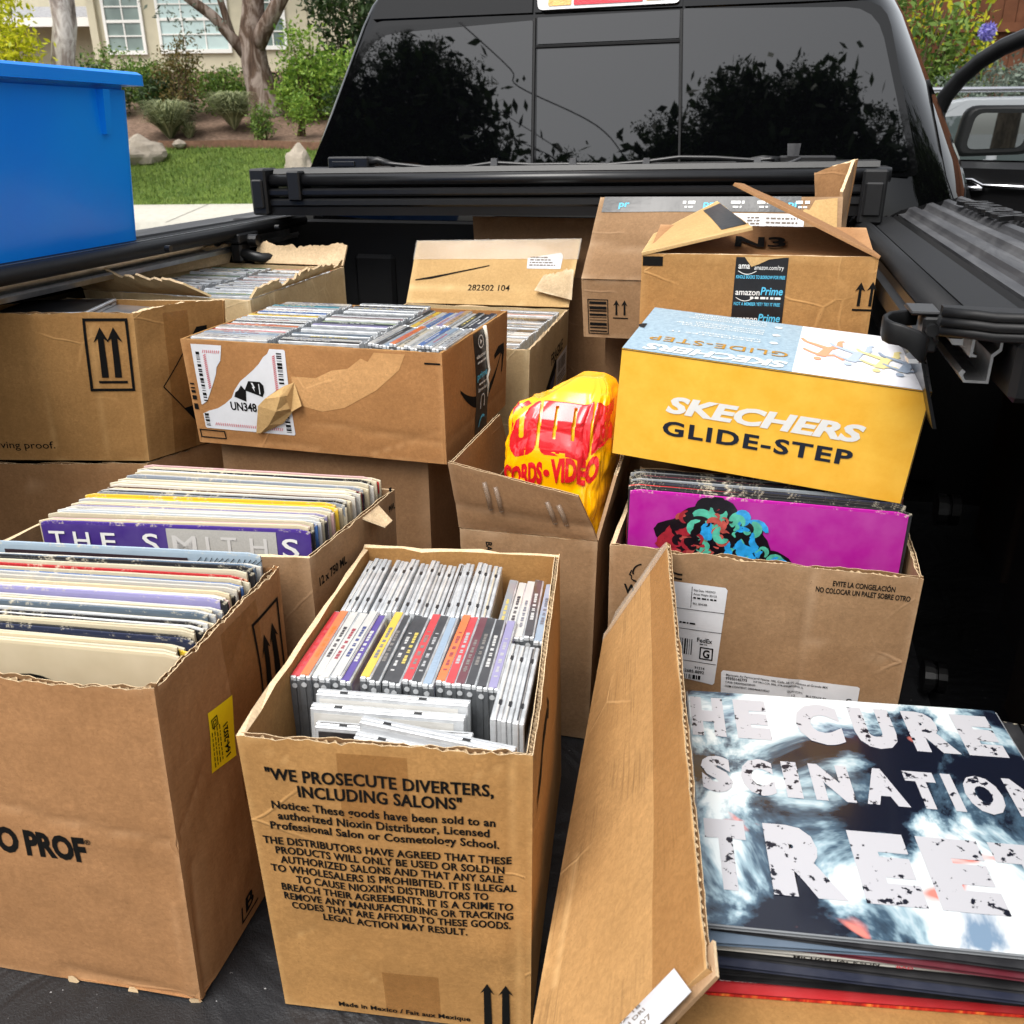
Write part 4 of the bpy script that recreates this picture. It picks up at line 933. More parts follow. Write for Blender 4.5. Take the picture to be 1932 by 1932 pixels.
for x, y in ((.27, -.001), (.335, .0), (.205, .001)):
    cL.part('torn_ply', 'torn', lambda mb: mb.poly([Pf.at(x+.006*cos(a)*r.uniform(.6, 1.2), y+.006*sin(a)*r.uniform(.5, 1.1), .002) for a in [2*pi*k/8 for k in range(8)]]))

# ---- middle foreground carton, printed with the long notice, full of disc cases
a0 = .137; wx, wy = -.375, .526
W_ = lambda x, y, z: rz(wx, wy, a0, (x, y, z))
cW = Carton('carton', 'open brown carton printed with a long black notice, full of disc cases',
    [W_(.004, .004, F0), W_(.240, .0, F0), W_(.242, .366, F0), W_(0, .366, F0)], [W_(-.002, 0, .31), W_(.242, 0, .31), W_(.236, .366, .311), W_(.004, .366, .311)],
    'kraftwarm', t=.0055, flute='frontright', rag=.0036, bulge=.004, dn=.0016, seed=11, hi=(44, 46),
    creases={'front': [(.02, .302, .045, .288, .0012, .003), (.195, .292, .22, .304, .001, .003), (.02, .09, .045, .108, .001, .003), (.10, .035, .075, .075, .0012, .003), (.229, .0, .224, .31, .0016, .006)], 'right': [(.02, .1, .02, .3, .001, .006)]},
    tops={'right': lambda u: -.006*sin(pi*min(1, u*2.2))*(u < .45)})
Pf, Pr = cW.P['front'], cW.P['right']
def f(mb):
    w2 = lambda s, x0, x1, y, h, b=.03: [write(mb, Pf.at, s, x0+q*.021*h, x1+q*.021*h, y+.004, h, bold=.02, o=.0006+.00006*q, space=1.05) for q in (-1, 0, 1)]
    w2('"WE PROSECUTE DIVERTERS,', .020, .209, .2685, .0125); w2('INCLUDING SALONS"', .046, .183, .2525, .0125)
    for k, (s, x0, x1) in enumerate((('Notice: These goods have been sold to an', .021, .210), ('authorized Nioxin Distributor, Licensed', .025, .205), ('Professional Salon or Cosmetology School.', .017, .213))):
        w2(s, x0, x1, .2375-.0111*k, .0084, .03)
    T = (('THE DISTRIBUTORS HAVE AGREED THAT THESE', .008, .223), ('PRODUCTS WILL ONLY BE USED OR SOLD IN', .018, .217), ('AUTHORIZED SALONS AND THAT ANY SALE', .021, .216), ('TO WHOLESALERS IS PROHIBITED. IT IS ILLEGAL', .011, .227), ('TO CAUSE NIOXIN\'S DISTRIBUTORS TO', .033, .203), ("BREACH THEIR AGREEMENTS. IT IS A CRIME TO", .018, .224), ('REMOVE ANY MANUFACTURING OR TRACKING', .019, .224), ('CODES THAT ARE AFFIXED TO THESE GOODS.', .025, .222), ('LEGAL ACTION MAY RESULT.', .053, .184))
    for k, (s, x0, x1) in enumerate(T): w2(s, x0, x1, .1985-.0104*k, .0081, .034)
    w2('Made in Mexico / Fait aux Mexique', .055, .183, .0035, .0058, .04)
nt_ = cW.part('printed_notice', 'ink', f)
cW.part('arrow_symbol', 'ink', lambda mb: (arrow_up(mb, Pf, .200, .006, .060, .0135), arrow_up(mb, Pf, .217, .006, .060, .0135)))
cW.part('packing_tape', 'tape_brown', lambda mb: Pf.strip(mb, .102, .006, .155, .062, .0004, 0, 6, 6))
cW.part('packing_tape', 'tape_brown', lambda mb: Pf.strip(mb, .082, .236, .140, .304, .0004, 0, 6, 6))
def f(mb):
    for (x, y) in ((.012, .286), (.02, .25)): pass
    P = [(.03, .23), (.05, .25), (.09, .268), (.13, .268), (.14, .262), (.115, .252), (.08, .252), (.05, .238)]
    Pr.patch(mb, P, .0008); Pr.patch(mb, [(.125, .285), (.150, .262), (.143, .248), (.132, .255), (.138, .264)], .0008)
cW.part('curved_arrow_print', 'ink', f)

# ---- second carton of records behind the left one
cS = Carton('carton', 'brown bottle carton of records behind the left foreground carton',
    [(-.785, .728, F0), (-.438, .785, F0), (-.428, .985, F0), (-.765, .985, F0)], [(-.79, .722, .345), (-.434, .778, .345), (-.420, .988, .345), (-.775, .988, .345)],
    'kraft3', flute='right', rag=.002, bulge=.003, seed=21, hi=(24, 16), creases={'right': [(.02, .1, .05, .3, .002, .006), (.1, .345, .16, .27, .0015, .004)]})
Pr = cS.P['right']
cS.part('lettering', 'ink', lambda mb: (write(mb, Pr.at, '12 x 750 ML', .014, .074, .3085, .0105, bold=.03), write(mb, Pr.at, '9WL', .186, .203, .325, .0085, bold=.03)))
def f(mb):
    P = Panel(Pr.at(.118, .345, -.002), Pr.at(.160, .345, -.002), Pr.at(.150, .331, .022), Pr.at(.124, .335, .026), .002, .003, .002, (), 3, .8); P.make(mb, 8, 6)
cS.part('torn_ply', ['torn', 'torn', 'plydark'], f)

# ---- the carton with two arrows and the one below it
c4b = Carton('carton', 'plain brown carton under the one with two framed arrows',
    [(-1.22, 1.06, F0), (-.893, 1.130, F0), (-.835, 1.30, F0), (-1.22, 1.36, F0)], [(-1.22, 1.06, .287), (-.899, 1.136, .287), (-.842, 1.30, .287), (-1.22, 1.36, .287)], 'kraft2', flute='frontright', seed=31, rag=.003, hi=(24, 16), creases={'front': [(.12, .26, .30, .215, .002, .006)]})
cV = Carton('carton', 'brown carton with two framed up arrows, stacked at the left rail',
    [(-1.215, 1.070, .291), (-.897, 1.140, .291), (-.842, 1.285, .291), (-1.19, 1.33, .291)], [(-1.205, 1.075, .520), (-.882, 1.142, .522), (-.803, 1.262, .523), (-1.13, 1.30, .508)],
    'kraftwarm', flute='front', rag=.0022, bulge=.006, dn=.0014, seed=41, hi=(40, 28), creases={'front': [(.18, .02, .175, .21, .0015, .006), (.26, .01, .262, .21, .0015, .006)]},
    tops={'right': lambda u: .005*sin(3*u)})
Pf, Pr = cV.P['front'], cV.P['right']
ox = Pf.W-.240
def f(mb):
    frame(mb, Pf, ox+.163, .113, ox+.231, .223, .0042)
    arrow_up(mb, Pf, ox+.188, .134, .210, .024, sw=.22); arrow_up(mb, Pf, ox+.208, .134, .210, .024, sw=.22); Pf.strip(mb, ox+.177, .125, ox+.221, .129)
cV.part('arrow_symbol', 'ink', f)
cV.part('lettering', 'ink', lambda mb: write(mb, Pf.at, 'living proof.', ox-.004, ox+.092, .020, .0125, bold=.005))
def f(mb):
    t_ = .0018
    L, T, B = (.034, .115), (.098, .20), (.098, .03)
    for a, b in ((L, T), (L, B)):
        dx_, dy_ = b[0]-a[0], b[1]-a[1]; q = math.hypot(dx_, dy_); nx_, ny_ = -dy_/q*t_/2, dx_/q*t_/2
        Pr.patch(mb, [(a[0]+nx_, a[1]+ny_), (a[0]-nx_, a[1]-ny_), (b[0]-nx_, b[1]-ny_), (b[0]+nx_, b[1]+ny_)], .0008)
    Pr.patch(mb, [(.072, .166), (.098, .20), (.115, .20), (.115, .162)], .0007); Pr.patch(mb, [(.066, .073), (.098, .03), (.115, .03), (.115, .078)], .0007)
cV.part('hazard_diamond', 'ink', f)
cV.part('packing_tape', 'tape_brown', lambda mb: Pr.strip(mb, .045, .0, .085, .228, .0004, 0, 5, 10))
# ---- carton below the one with the torn white label, and that carton
c5b = Carton('carton', 'plain brown carton under the one with the torn white battery label',
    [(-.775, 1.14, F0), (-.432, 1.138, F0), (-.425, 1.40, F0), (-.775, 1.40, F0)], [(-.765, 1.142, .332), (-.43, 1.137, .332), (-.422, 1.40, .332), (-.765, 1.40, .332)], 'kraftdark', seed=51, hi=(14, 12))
cP = Carton('carton', 'brown carton of discs with a torn white label and black tape down its side',
    [(-.789, 1.124, .336), (-.394, 1.116, .336), (-.392, 1.420, .336), (-.792, 1.424, .336)], [(-.795, 1.122, .492), (-.396, 1.118, .492), (-.388, 1.424, .494), (-.798, 1.428, .492)],
    'kraftrust', rag=.0008, bulge=.004, seed=61, hi=(40, 22), topmat='kraftwarm', creases={'front': [(.20, .045, .40, .028, .0014, .006), (.27, .0, .40, .05, .001, .004), (.0, .012, .2, .006, .001, .005)], 'right': [(.0, .03, .29, .03, .001, .005)]})
Pf, Pr = cP.P['front'], cP.P['right']
M['kraftscar'] = cardboard('scuffed_board', lin(204, 154, 102), 22.4)
cP.part('torn_ply', 'kraftscar', lambda mb: Pf.patch(mb, [(.172, .112), (.21, .112), (.235, .124), (.26, .128), (.28, .143), (.29, .139), (.30, .152), (.345, .152), (.335, .13), (.30, .10), (.25, .072), (.215, .064), (.185, .07), (.172, .08)], .0004))
lb = cP.part('torn_label', 'white_label', lambda mb: (
    Pf.patch(mb, [(.016, .15), (.066, .15), (.0635, .138), (.061, .128), (.053, .118), (.050, .108), (.043, .094), (.035, .08), (.027, .066), (.018, .060), (.016, .06)], .0006),
    Pf.patch(mb, [(.018, .024), (.164, .024), (.166, .026), (.166, .147), (.164, .149), (.142, .149), (.138, .142), (.131, .137), (.123, .127), (.113, .118), (.100, .108), (.089, .10), (.077, .086), (.07, .074), (.057, .064), (.043, .056), (.027, .051), (.016, .046), (.016, .026)], .0006)))
def f(mb):
    bars(mb, Pf, .022, .066, .028, .144, 42, 0, .0011, False, 3); bars(mb, Pf, .0185, .028, .0255, .047, 12, 0, .0011, False, 4); bars(mb, Pf, .152, .10, .160, .144, 26, 0, .0011, False, 5); bars(mb, Pf, .153, .028, .161, .052, 14, 0, .0011, False, 6)
    write(mb, Pf.at, 'UN348', .066, .1095, .056, .0125, bold=.03, o=.0011)
    Pf.patch(mb, [(.075, .076), (.094, .070), (.096, .086), (.089, .094), (.083, .086), (.078, .083)], .0011)
    Pf.patch(mb, [(.094, .087), (.122, .079), (.126, .086), (.126, .096), (.121, .101), (.102, .101), (.098, .094)], .0011)
cP.part('label_print', 'ink', f, lb)
cP.part('label_print', 'white_label', lambda mb: (Pf.patch(mb, [(.106, .099), (.109, .093), (.107, .093), (.111, .086), (.110, .091), (.112, .092), (.109, .099)], .0015), Pf.patch(mb, [(.118, .083), (.1195, .083), (.1195, .098), (.118, .098)], .0015)), lb)
def f(mb):
    def hatch(x0, y0, x1, y1, n):
        for k in range(n):
            x = x0+(x1-x0)*k/n; y = y0+(y1-y0)*k/n
            if x1-x0 > y1-y0: Pf.patch(mb, [(x, y), (x+.0009, y), (x+.0029, y+.0045), (x+.0020, y+.0045)], .0011)
            else: Pf.patch(mb, [(x, y), (x, y+.0012), (x+.0045, y+.0036), (x+.0045, y+.0024)], .0011)
    hatch(.034, .0295, .148, .0295, 36); hatch(.033, .138, .062, .138, 9); hatch(.145, .09, .145, .14, 18); hatch(.034, .085, .034, .136, 18)
cP.part('label_hatching', 'inkred', f, lb)
def f(mb):
    A = lambda x, y, o: Pf.at(x, y, o)
    pts = [[A(.176, .104, .001), A(.172, .098, .012), A(.168, .095, .017)], [A(.180, .090, .001), A(.172, .085, .022), A(.152, .086, .020)], [A(.175, .068, .004), A(.150, .060, .018), A(.125, .070, .014)], [A(.150, .042, .004), A(.130, .040, .009), A(.107, .052, .007)], [A(.118, .026, .002), A(.108, .024, .004), A(.099, .023, .002)]]
    pts = [[A(.176, .104, .001), A(.164, .100, .008), A(.150, .092, .010)], [A(.180, .088, .001), A(.160, .086, .016), A(.132, .080, .012)], [A(.176, .068, .004), A(.150, .064, .016), A(.118, .068, .010)], [A(.150, .042, .004), A(.130, .040, .009), A(.112, .050, .007)], [A(.118, .026, .002), A(.110, .024, .004), A(.102, .023, .002)]]
    I = [[mb.vert(p) for p in r] for r in pts]
    for i in range(4):
        for j in range(2): mb.face((I[i][j], I[i][j+1], I[i+1][j+1], I[i+1][j]))
    mb.poly([A(.176, .104, .001), A(.1865, .072, .006), A(.172, .064, .012), A(.170, .085, .018)])
cP.part('peeled_ply', 'kraftpale', f)
cP.part('printed_frame', 'ink', lambda mb: (frame(mb, Pf, .004, .008, .048, .0215, .0018), bars(mb, Pf, .003, .052, .010, .092, 10, 0, .0009, False, 9), Pf.strip(mb, .372, .140, .3945, .1425)))
tp_ = cP.part('black_tape', 'tape_black', lambda mb: Pr.strip(mb, .128, .002, .190, .155, .0007, 0, 6, 14))
def f(mb):
    at = lambda x, y, o: Pr.at(.128+x, y, o)
    write(mb, at, 'video streaming', .006, .058, .117, .006, bold=.02, o=.0012); scribble(mb, Pr, .138, .109, .184, .0028, 0, .0012, 3)
    write(mb, at, 'Borrow books', .010, .056, .066, .006, bold=.02, o=.0012); scribble(mb, Pr, .142, .076, .18, .0028, 0, .0012, 5)
    P = [(.159+.012*cos(a), .139+.010*sin(a)) for a in [2*pi*k/20 for k in range(20)]]; Q = [(.159+.010*cos(a), .139+.0082*sin(a)) for a in [2*pi*k/20 for k in range(20)]]
    for k in range(20): Pr.patch(mb, [P[k], P[(k+1) % 20], Q[(k+1) % 20], Q[k]], .0012)
    Pr.patch(mb, [(.156, .1345), (.156, .1435), (.164, .139)], .0012)
    H = [(.159+.010*cos(a), .048+.012*sin(a)) for a in [pi*k/10 for k in range(11)]]; H2 = [(.159+.008*cos(a), .048+.010*sin(a)) for a in [pi*k/10 for k in range(11)]]
    for k in range(10): Pr.patch(mb, [H[k], H[k+1], H2[k+1], H2[k]], .0012)
    for s_ in (-1, 1): Pr.patch(mb, [(.159+s_*.007, .038), (.159+s_*.0105, .038), (.159+s_*.0105, .049), (.159+s_*.007, .049)], .0012)
cP.part('tape_print', 'print_white', f, tp_)
def f(mb):
    write(mb, Pr.at, 'prime', .134, .180, .086, .0105, bold=.02, o=.0012)
    for (x, y, r, a, b) in ((.162, .006, .020, .9, 2.9),):
        for k in range(10):
            t0, t1 = a+(b-a)*k/10, a+(b-a)*(k+1)/10
            Pr.patch(mb, [(x+r*cos(t0), y+r*sin(t0)), (x+r*cos(t1), y+r*sin(t1)), (x+r*.8*cos(t1), y+r*.8*sin(t1)), (x+r*.8*cos(t0), y+r*.8*sin(t0))], .0012)
cP.part('tape_print', 'print_blue', f, tp_)
def f(mb):
    up_, lo = [], []
    for k in range(17):
        t = k/16; x = .062+.205*t; y = .088-.165*t*(1-t)+.012*t; w2 = .004+.016*sin(pi*min(1, t*1.1))*(1-.3*t)
        up_.append((x, y+w2*.45)); lo.append((x, y-w2*.6))
    for k in range(16): Pr.patch(mb, [lo[k], lo[k+1], up_[k+1], up_[k]], .0004)
    Pr.patch(mb, [(.226, .103), (.250, .112), (.283, .111), (.286, .098), (.274, .066), (.268, .066), (.272, .094), (.262, .099), (.242, .098), (.228, .096)], .0004)
cP.part('curved_arrow_print', 'ink', f)
def f(mb): mb.tube([Pr.at(.176, .158, .003), Pr.at(.182, .14, .003), Pr.at(.179, .11, .003), Pr.at(.186, .09, .003), Pr.at(.172, .082, .004), Pr.at(.180, .07, .003), Pr.at(.178, .05, .003)], [.0032, .0028, .0024, .0022, .0016, .002, .001], 0, 5)
cP.part('torn_string', 'paper', f)

# ---- torn topped carton of discs at the back left, on a plain carton
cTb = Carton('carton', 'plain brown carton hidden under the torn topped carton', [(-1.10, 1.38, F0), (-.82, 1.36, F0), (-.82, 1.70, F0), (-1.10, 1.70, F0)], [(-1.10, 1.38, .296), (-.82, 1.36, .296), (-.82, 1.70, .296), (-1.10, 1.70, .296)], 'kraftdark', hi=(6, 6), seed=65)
b = [(-1.13, 1.375, .30), (-.803, 1.335, .30), (-.812, 1.72, .30), (-1.105, 1.72, .30)]; tpp = [(-1.165, 1.385, .508), (-.803, 1.336, .510), (-.814, 1.725, .512), (-1.105, 1.735, .512)]
cT = Carton('carton', 'pale carton of disc cases with a ragged torn off top at the left rail', b, tpp, 'kraftcream', rag=.002, bulge=.004, seed=66, hi=(30, 14), topmat='torn')
def tornflap(p00, p10, p11, p01, amp, seed, n=46):
    mb = MB(); P = Panel(p00, p10, p11, p01, .004, .004, .003, (), seed, .3)
    P.make(mb, n, 8, 0, 1, 2, False, .0, lambda u: amp*(noise.noise(V((u*5, seed, 0)))+.55*noise.noise(V((u*17, seed, 3)))+.35*noise.noise(V((u*43, seed, 5)))))
    return mb, P
A = [V(q) for q in tpp]
mb, P = tornflap(A[0]+V((0, 0, .002)), A[0].lerp(A[1], .78)+V((0, 0, .002)), A[0].lerp(A[1], .72)+V((-.01, -.03, .026)), A[0]+V((-.02, -.025, .044)), .022, 3); mb.build('torn_flap', ['kraftcream', 'torn', 'torn'], cT.o)
mb, P = tornflap(A[1].lerp(A[2], .02)+V((-.002, 0, .002)), A[1].lerp(A[2], .97)+V((-.002, 0, .002)), A[1].lerp(A[2], .97)+V((.004, 0, .016)), A[1].lerp(A[2], .06)+V((.004, 0, .018)), .020, 4); mb.build('torn_flap', ['kraftcream', 'torn', 'torn'], cT.o)
mb, P = tornflap(A[2]+V((0, 0, .002)), A[2].lerp(A[3], .70)+V((0, 0, .002)), A[2].lerp(A[3], .70)+V((0, .02, .036)), A[2]+V((.004, .018, .040)), .010, 5, 60); mb.build('torn_flap', ['torn', 'torn', 'torn'], cT.o)
mb, P = tornflap(A[3]+V((.02, 0, .002)), A[3].lerp(A[0], .95)+V((0, 0, .002)), A[3].lerp(A[0], .85)+V((.01, 0, .034)), A[3]+V((.04, 0, .045)), .022, 6); mb.build('torn_flap', ['torn', 'torn', 'torn'], cT.o)

# ---- pale carton of discs with its back flap standing
cF = Carton('carton', 'pale carton of disc cases with its taped back flap standing upright', [(-.735, 1.47, F0), (-.372, 1.470, F0), (-.382, 1.85, F0), (-.74, 1.85, F0)], [(-.735, 1.475, .42), (-.363, 1.474, .42), (-.374, 1.86, .42), (-.735, 1.86, .42)], 'kraftcream', flute='', rag=.004, seed=71, hi=(30, 22), topmat='torn')
Pr = cF.P['right']
cF.part('lettering', 'ink', lambda mb: write(mb, Pr.at, 'FRAGILE', .195, .318, .350, .022, bold=.02, slope=.06))
lb = cF.part('label', 'white_label', lambda mb: Pr.patch(mb, [(.25, .29), (.37, .292), (.372, .352), (.25, .348)], .0006))
cF.part('label_print', 'inkgrey', lambda mb: [bars(mb, Pr, .262, .318, .352, .343, 26, 0, .0011, True, 2)]+[scribble(mb, Pr, .26, .296+.006*k, .355, .003, 0, .0011, k) for k in range(3)], lb)
M['ink_blue'] = simple('dark_blue_print', lin(44, 52, 92), .6)
cF.part('printed_panel', 'ink', lambda mb: (Pr.patch(mb, [(.11, .28), (.13, .28), (.25, .335), (.25, .352), (.235, .352), (.11, .305)], .0006)))
cF.part('printed_panel', 'ink_blue', lambda mb: Pr.patch(mb, [(.13, .282), (.20, .285), (.245, .33), (.19, .318)], .0009))
mb = MB(); PF = Panel((-.735, 1.858, .422), (-.374, 1.858, .425), (-.362, 1.915, .556), (-.724, 1.915, .545), .004, .003, .001, [(.0, .035, .36, .03, .001, .006)], 72); PF.make(mb, 24, 12, rag=.001)
fl = mb.build('flap', ['kraftpale', 'torn', 'plydark'], cF.o)
lb = cF.part('label', 'white_label', lambda mb: PF.patch(mb, [(.258, .078), (.330, .078), (.331, .105), (.325, .112), (.256, .100)], .0008), fl)
cF.part('label_print', 'inkgrey', lambda mb: [scribble(mb, PF, .262, .084+.0055*k, .318-.006*k, .0026, 0, .0013, k) for k in range(4)], lb)
cF.part('packing_tape', 'tape_clear', lambda mb: PF.strip(mb, -.002, .098, .364, .141, .001, 0, 20, 6), fl)
def f(mb):
    PF.patch(mb, [(.012, .050), (.05, .0545), (.175, .083), (.175, .085), (.09, .067), (.012, .0525)], .0009)
    write(mb, PF.at, '282502 104', .135, .228, .030, .013, bold=.012)
cF.part('lettering', 'ink', f, fl)
mb = MB(); P = Panel(PF.at(.285, .03, .012), PF.at(.368, .012, .012), PF.at(.362, .072, .014), PF.at(.30, .06, .014), .003, .004, .003, (), 8); P.make(mb, 16, 10, 0, 1, 2, False, .008); mb.build('torn_ply', ['torn', 'torn', 'plydark'], fl)

# ---- brown flap showing under the folded cover
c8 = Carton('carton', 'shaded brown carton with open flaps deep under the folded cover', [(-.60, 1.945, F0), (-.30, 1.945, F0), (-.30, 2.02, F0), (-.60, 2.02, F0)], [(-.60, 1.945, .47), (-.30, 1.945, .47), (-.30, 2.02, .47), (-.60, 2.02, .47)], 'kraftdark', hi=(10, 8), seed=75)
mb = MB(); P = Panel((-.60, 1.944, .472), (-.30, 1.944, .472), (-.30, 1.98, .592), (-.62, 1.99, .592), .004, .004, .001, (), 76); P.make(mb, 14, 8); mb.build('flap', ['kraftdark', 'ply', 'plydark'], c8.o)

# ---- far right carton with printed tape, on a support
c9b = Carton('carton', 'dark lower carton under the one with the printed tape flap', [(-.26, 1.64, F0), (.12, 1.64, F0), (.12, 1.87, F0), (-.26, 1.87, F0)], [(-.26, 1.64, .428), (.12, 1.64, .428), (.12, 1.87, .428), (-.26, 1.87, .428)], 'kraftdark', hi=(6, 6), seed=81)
c9 = Carton('carton', 'tall open carton at the back right with printed black tape along its flap', [(-.284, 1.55, .431), (.122, 1.55, .431), (.122, 1.85, .431), (-.284, 1.85, .431)], [(-.290, 1.548, .529), (.126, 1.552, .529), (.124, 1.86, .529), (-.288, 1.86, .529)], 'kraft3', hi=(24, 10), seed=82, bulge=.002)
Pf = c9.P['front']
c9.part('barcode_print', 'ink', lambda mb: (frame(mb, Pf, .009, .006, .045, .066, .0016), bars(mb, Pf, .012, .010, .042, .062, 22, 0, .0009, False, 3)))
c9.part('arrow_symbol', 'ink', lambda mb: (arrow_up(mb, Pf, .059, .040, .066, .011, sw=.16), arrow_up(mb, Pf, .073, .040, .066, .011, sw=.16), Pf.strip(mb, .053, .034, .079, .036)))
mb = MB(); PA = Panel((-.290, 1.546, .531), (.126, 1.550, .531), (.121, 1.60, .663), (-.270, 1.60, .659), .004, .010, .001, [(.0, .06, .12, .045, .003, .012)], 83); PA.make(mb, 30, 14); fa = mb.build('flap', ['kraft3', 'ply', 'plydark'], c9.o)
H9 = PA.H
tb = MB(); PA.strip(tb, .008, H9-.026, .338, H9+.0005, .0008, 0, 20, 4); tb = tb.build('black_tape', 'tape_black', fa)
def f(mb):
    for x, s in ((.145, 'frees'), (.225, 'frees'), (.268, 'video'), (.33, 'free')):
        scribble(mb, PA, x, H9-.012, x+.022, .005, 0, .0013, int(x*100)); scribble(mb, PA, x+.004, H9-.019, x+.018, .003, 0, .0013, int(x*90))
c9.part('tape_print', 'print_white', f, tb)
c9.part('tape_print', 'print_blue', lambda mb: [write(mb, PA.at, 'pr', x, x+.018, H9-.017, .011, bold=.03, o=.0013) for x in (.036, .180, .318)], tb)
c9.part('peeled_ply', 'kraftpale', lambda mb: PA.patch(mb, [(.338, H9-.028), (.345, H9-.02), (.352, H9-.022), (.36, H9-.006), (.395, H9-.002), (.397, H9-.05), (.36, H9-.045)], .0012), fa)
lb = c9.part('shipping_label', 'white_label', lambda mb: PA.patch(mb, [(.205, H9-.060), (.345, H9-.056), (.345, H9-.0285), (.205, H9-.0285)], .0008), fa)
c9.part('label_print', 'inkgrey', lambda mb: [scribble(mb, PA, .255, H9-.052+.005*k, .275, .0028, 0, .0013, k) for k in range(4)]+[scribble(mb, PA, .285, H9-.052+.007*k, .335, .0028, 0, .0013, k+9) for k in range(3)], lb)
mb = MB(); P = Panel((.122, 1.60, .535), (.136, 1.66, .535), (.136, 1.65, .716), (.120, 1.605, .670), .0045, .004, .001, [(.0, .09, .09, .10, .003, .01)], 84); P.make(mb, 14, 18, rag=.003); mb.build('flap', ['kraft3', 'ply', 'plydark'], c9.o)
mb = MB(); P = Panel((.092, 1.70, .60), (.132, 1.66, .60), (.138, 1.652, .718), (.078, 1.715, .694), .0045, .004, .001, (), 85); P.make(mb, 14, 12, rag=.003); mb.build('flap', ['kraft2', 'ply', 'plydark'], c9.o)

# ---- open carton with the black printed tape and two bent flaps, on a support
c10b = Carton('carton', 'hidden brown carton holding up the one with bent open flaps', [(-.16, 1.265, F0), (.15, 1.265, F0), (.15, 1.50, F0), (-.16, 1.50, F0)], [(-.165, 1.26, .352), (.15, 1.26, .352), (.15, 1.50, .352), (-.165, 1.50, .352)], 'kraftdark', hi=(8, 8), seed=87)
c10 = Carton('carton', 'brown carton with black printed tape and two bent open flaps on the right', [(-.156, 1.292, .356), (.150, 1.288, .356), (.150, 1.50, .356), (-.158, 1.50, .356)], [(-.157, 1.290, .606), (.1515, 1.288, .6085), (.152, 1.50, .606), (-.160, 1.50, .606)], 'kraftwarm', hi=(26, 20), seed=91, bulge=.002, rag=.0006)
Pf = c10.P['front']
tb = c10.part('black_tape', 'tape_black', lambda mb: Pf.strip(mb, .127, .140, .195, .2485, .0008, 0, 8, 10))
def f(mb):
    at = Pf.at
    for y in (.1985, .1625): write(mb, at, 'amazon', .130, .162, y, .0085, bold=.012, o=.0013); scribble(mb, Pf, .150, y-.005, .190, .003, 0, .0013, 3)
    write(mb, at, 'ama', .131, .146, .2335, .0085, bold=.012, o=.0013); write(mb, at, 'amazon.com/try', .152, .190, .2325, .0062, bold=0, o=.0013)
    for y in (.1945, .230):
        P = [(.131+.024*k/8, y-.0045*sin(pi*k/8)) for k in range(9)]
        for k in range(8): Pf.patch(mb, [P[k], P[k+1], (P[k+1][0], P[k+1][1]+.0010), (P[k][0], P[k][1]+.0010)], .0013)
c10.part('tape_print', 'print_white', f, tb)
def f(mb):
    for y in (.1995, .1635): write(mb, Pf.at, 'Prime', .163, .192, y, .0105, bold=.02, o=.0013, shear=.15)
    write(mb, Pf.at, 'KINDLE BOOKS TO BORROW FOR FREE', .129, .193, .2205, .0045, o=.0013); write(mb, Pf.at, 'NOT A MEMBER YET? TRY IT FREE', .129, .190, .1845, .0045, o=.0013)
c10.part('tape_print', 'print_blue', f, tb)
c10.part('peeled_ply', 'kraftpale', lambda mb: Pf.patch(mb, [(.138, .249), (.148, .236), (.158, .240), (.170, .246), (.192, .249)], .0016))
c10.part('arrow_symbol', 'ink', lambda mb: (arrow_up(mb, Pf, .290, .188, .219, .0125, sw=.16), arrow_up(mb, Pf, .3045, .188, .220, .0125, sw=.16), Pf.strip(mb, .283, .1815, .309, .1842), Pf.strip(mb, .0015, .2345, .029, .2475)))
# standing inner flap at the back marked N3
mb = MB(); P3 = Panel((-.15, 1.30, .604), (.148, 1.30, .606), (.147, 1.45, .63), (-.15, 1.45, .63), .004, -.008, .0006, (), 92); P3.make(mb, 14, 10); fn_ = mb.build('flap', ['kraft', 'ply', 'plydark'], c10.o)
c10.part('lettering', 'ink', lambda mb: write(mb, P3.at, 'N3', .115, .185, .055, .05, bold=.03, o=.004), fn_)
def bentflap(a, b, c, d, seed, mats, cr=()):
    mb = MB(); P = Panel(a, b, c, d, .0042, .004, .0008, cr, seed); P.make(mb, 20, 14, 0, 1, 2, True, .0012); return mb.build('flap', mats, c10.o), P
fl1, PL = bentflap((-.165, 1.49, .612), (-.158, 1.288, .607), (-.013, 1.29, .643), (-.068, 1.45, .665), 93, ['kraftpale', 'kraftpale', 'plydark'])
c10.part('black_tape', 'tape_black', lambda mb: PL.strip(mb, .02, PL.H-.032, PL.W-.02, PL.H-.001, .0008, 0, 8, 4), fl1)
fl2, PR = bentflap((.153, 1.286, .610), (.153, 1.49, .604), (-.032, 1.48, .688), (-.040, 1.288, .699), 94, ['kraft', 'kraftpale', 'plydark'])

# ---- shoe box
bx = {'fbl': (-.155, 1.061, .391), 'fbr': (.184, 1.034, .366), 'bbl': (-.139, 1.249, .406), 'bbr': (.2, 1.222, .381), 'ftl': (-.146, 1.049, .526), 'ftr': (.193, 1.022, .501), 'btl': (-.13, 1.237, .541), 'btr': (.209, 1.21, .516)}
def shoe_mat(name, c1, c2, sc):
    m = NM(name, c1, .45, .4); co = m.coord('UV'); f = m.noise(co, sc, 5, .7); m.color(m.mix(m.rampf(f, .35, .7), c1, c2)); m.bump(m.noise(co, 40, 3, .6), .2, .002); return m.m
M['shoe_yellow'] = shoe_mat('yellow_box_card', lin(246, 192, 70), lin(238, 176, 50), 26)
M['shoe_blue'] = shoe_mat('blue_mottled_card', lin(134, 158, 174), lin(166, 188, 200), 160)
M['shoe_white'] = shoe_mat('white_card', lin(232, 232, 236), lin(222, 222, 228), 8)
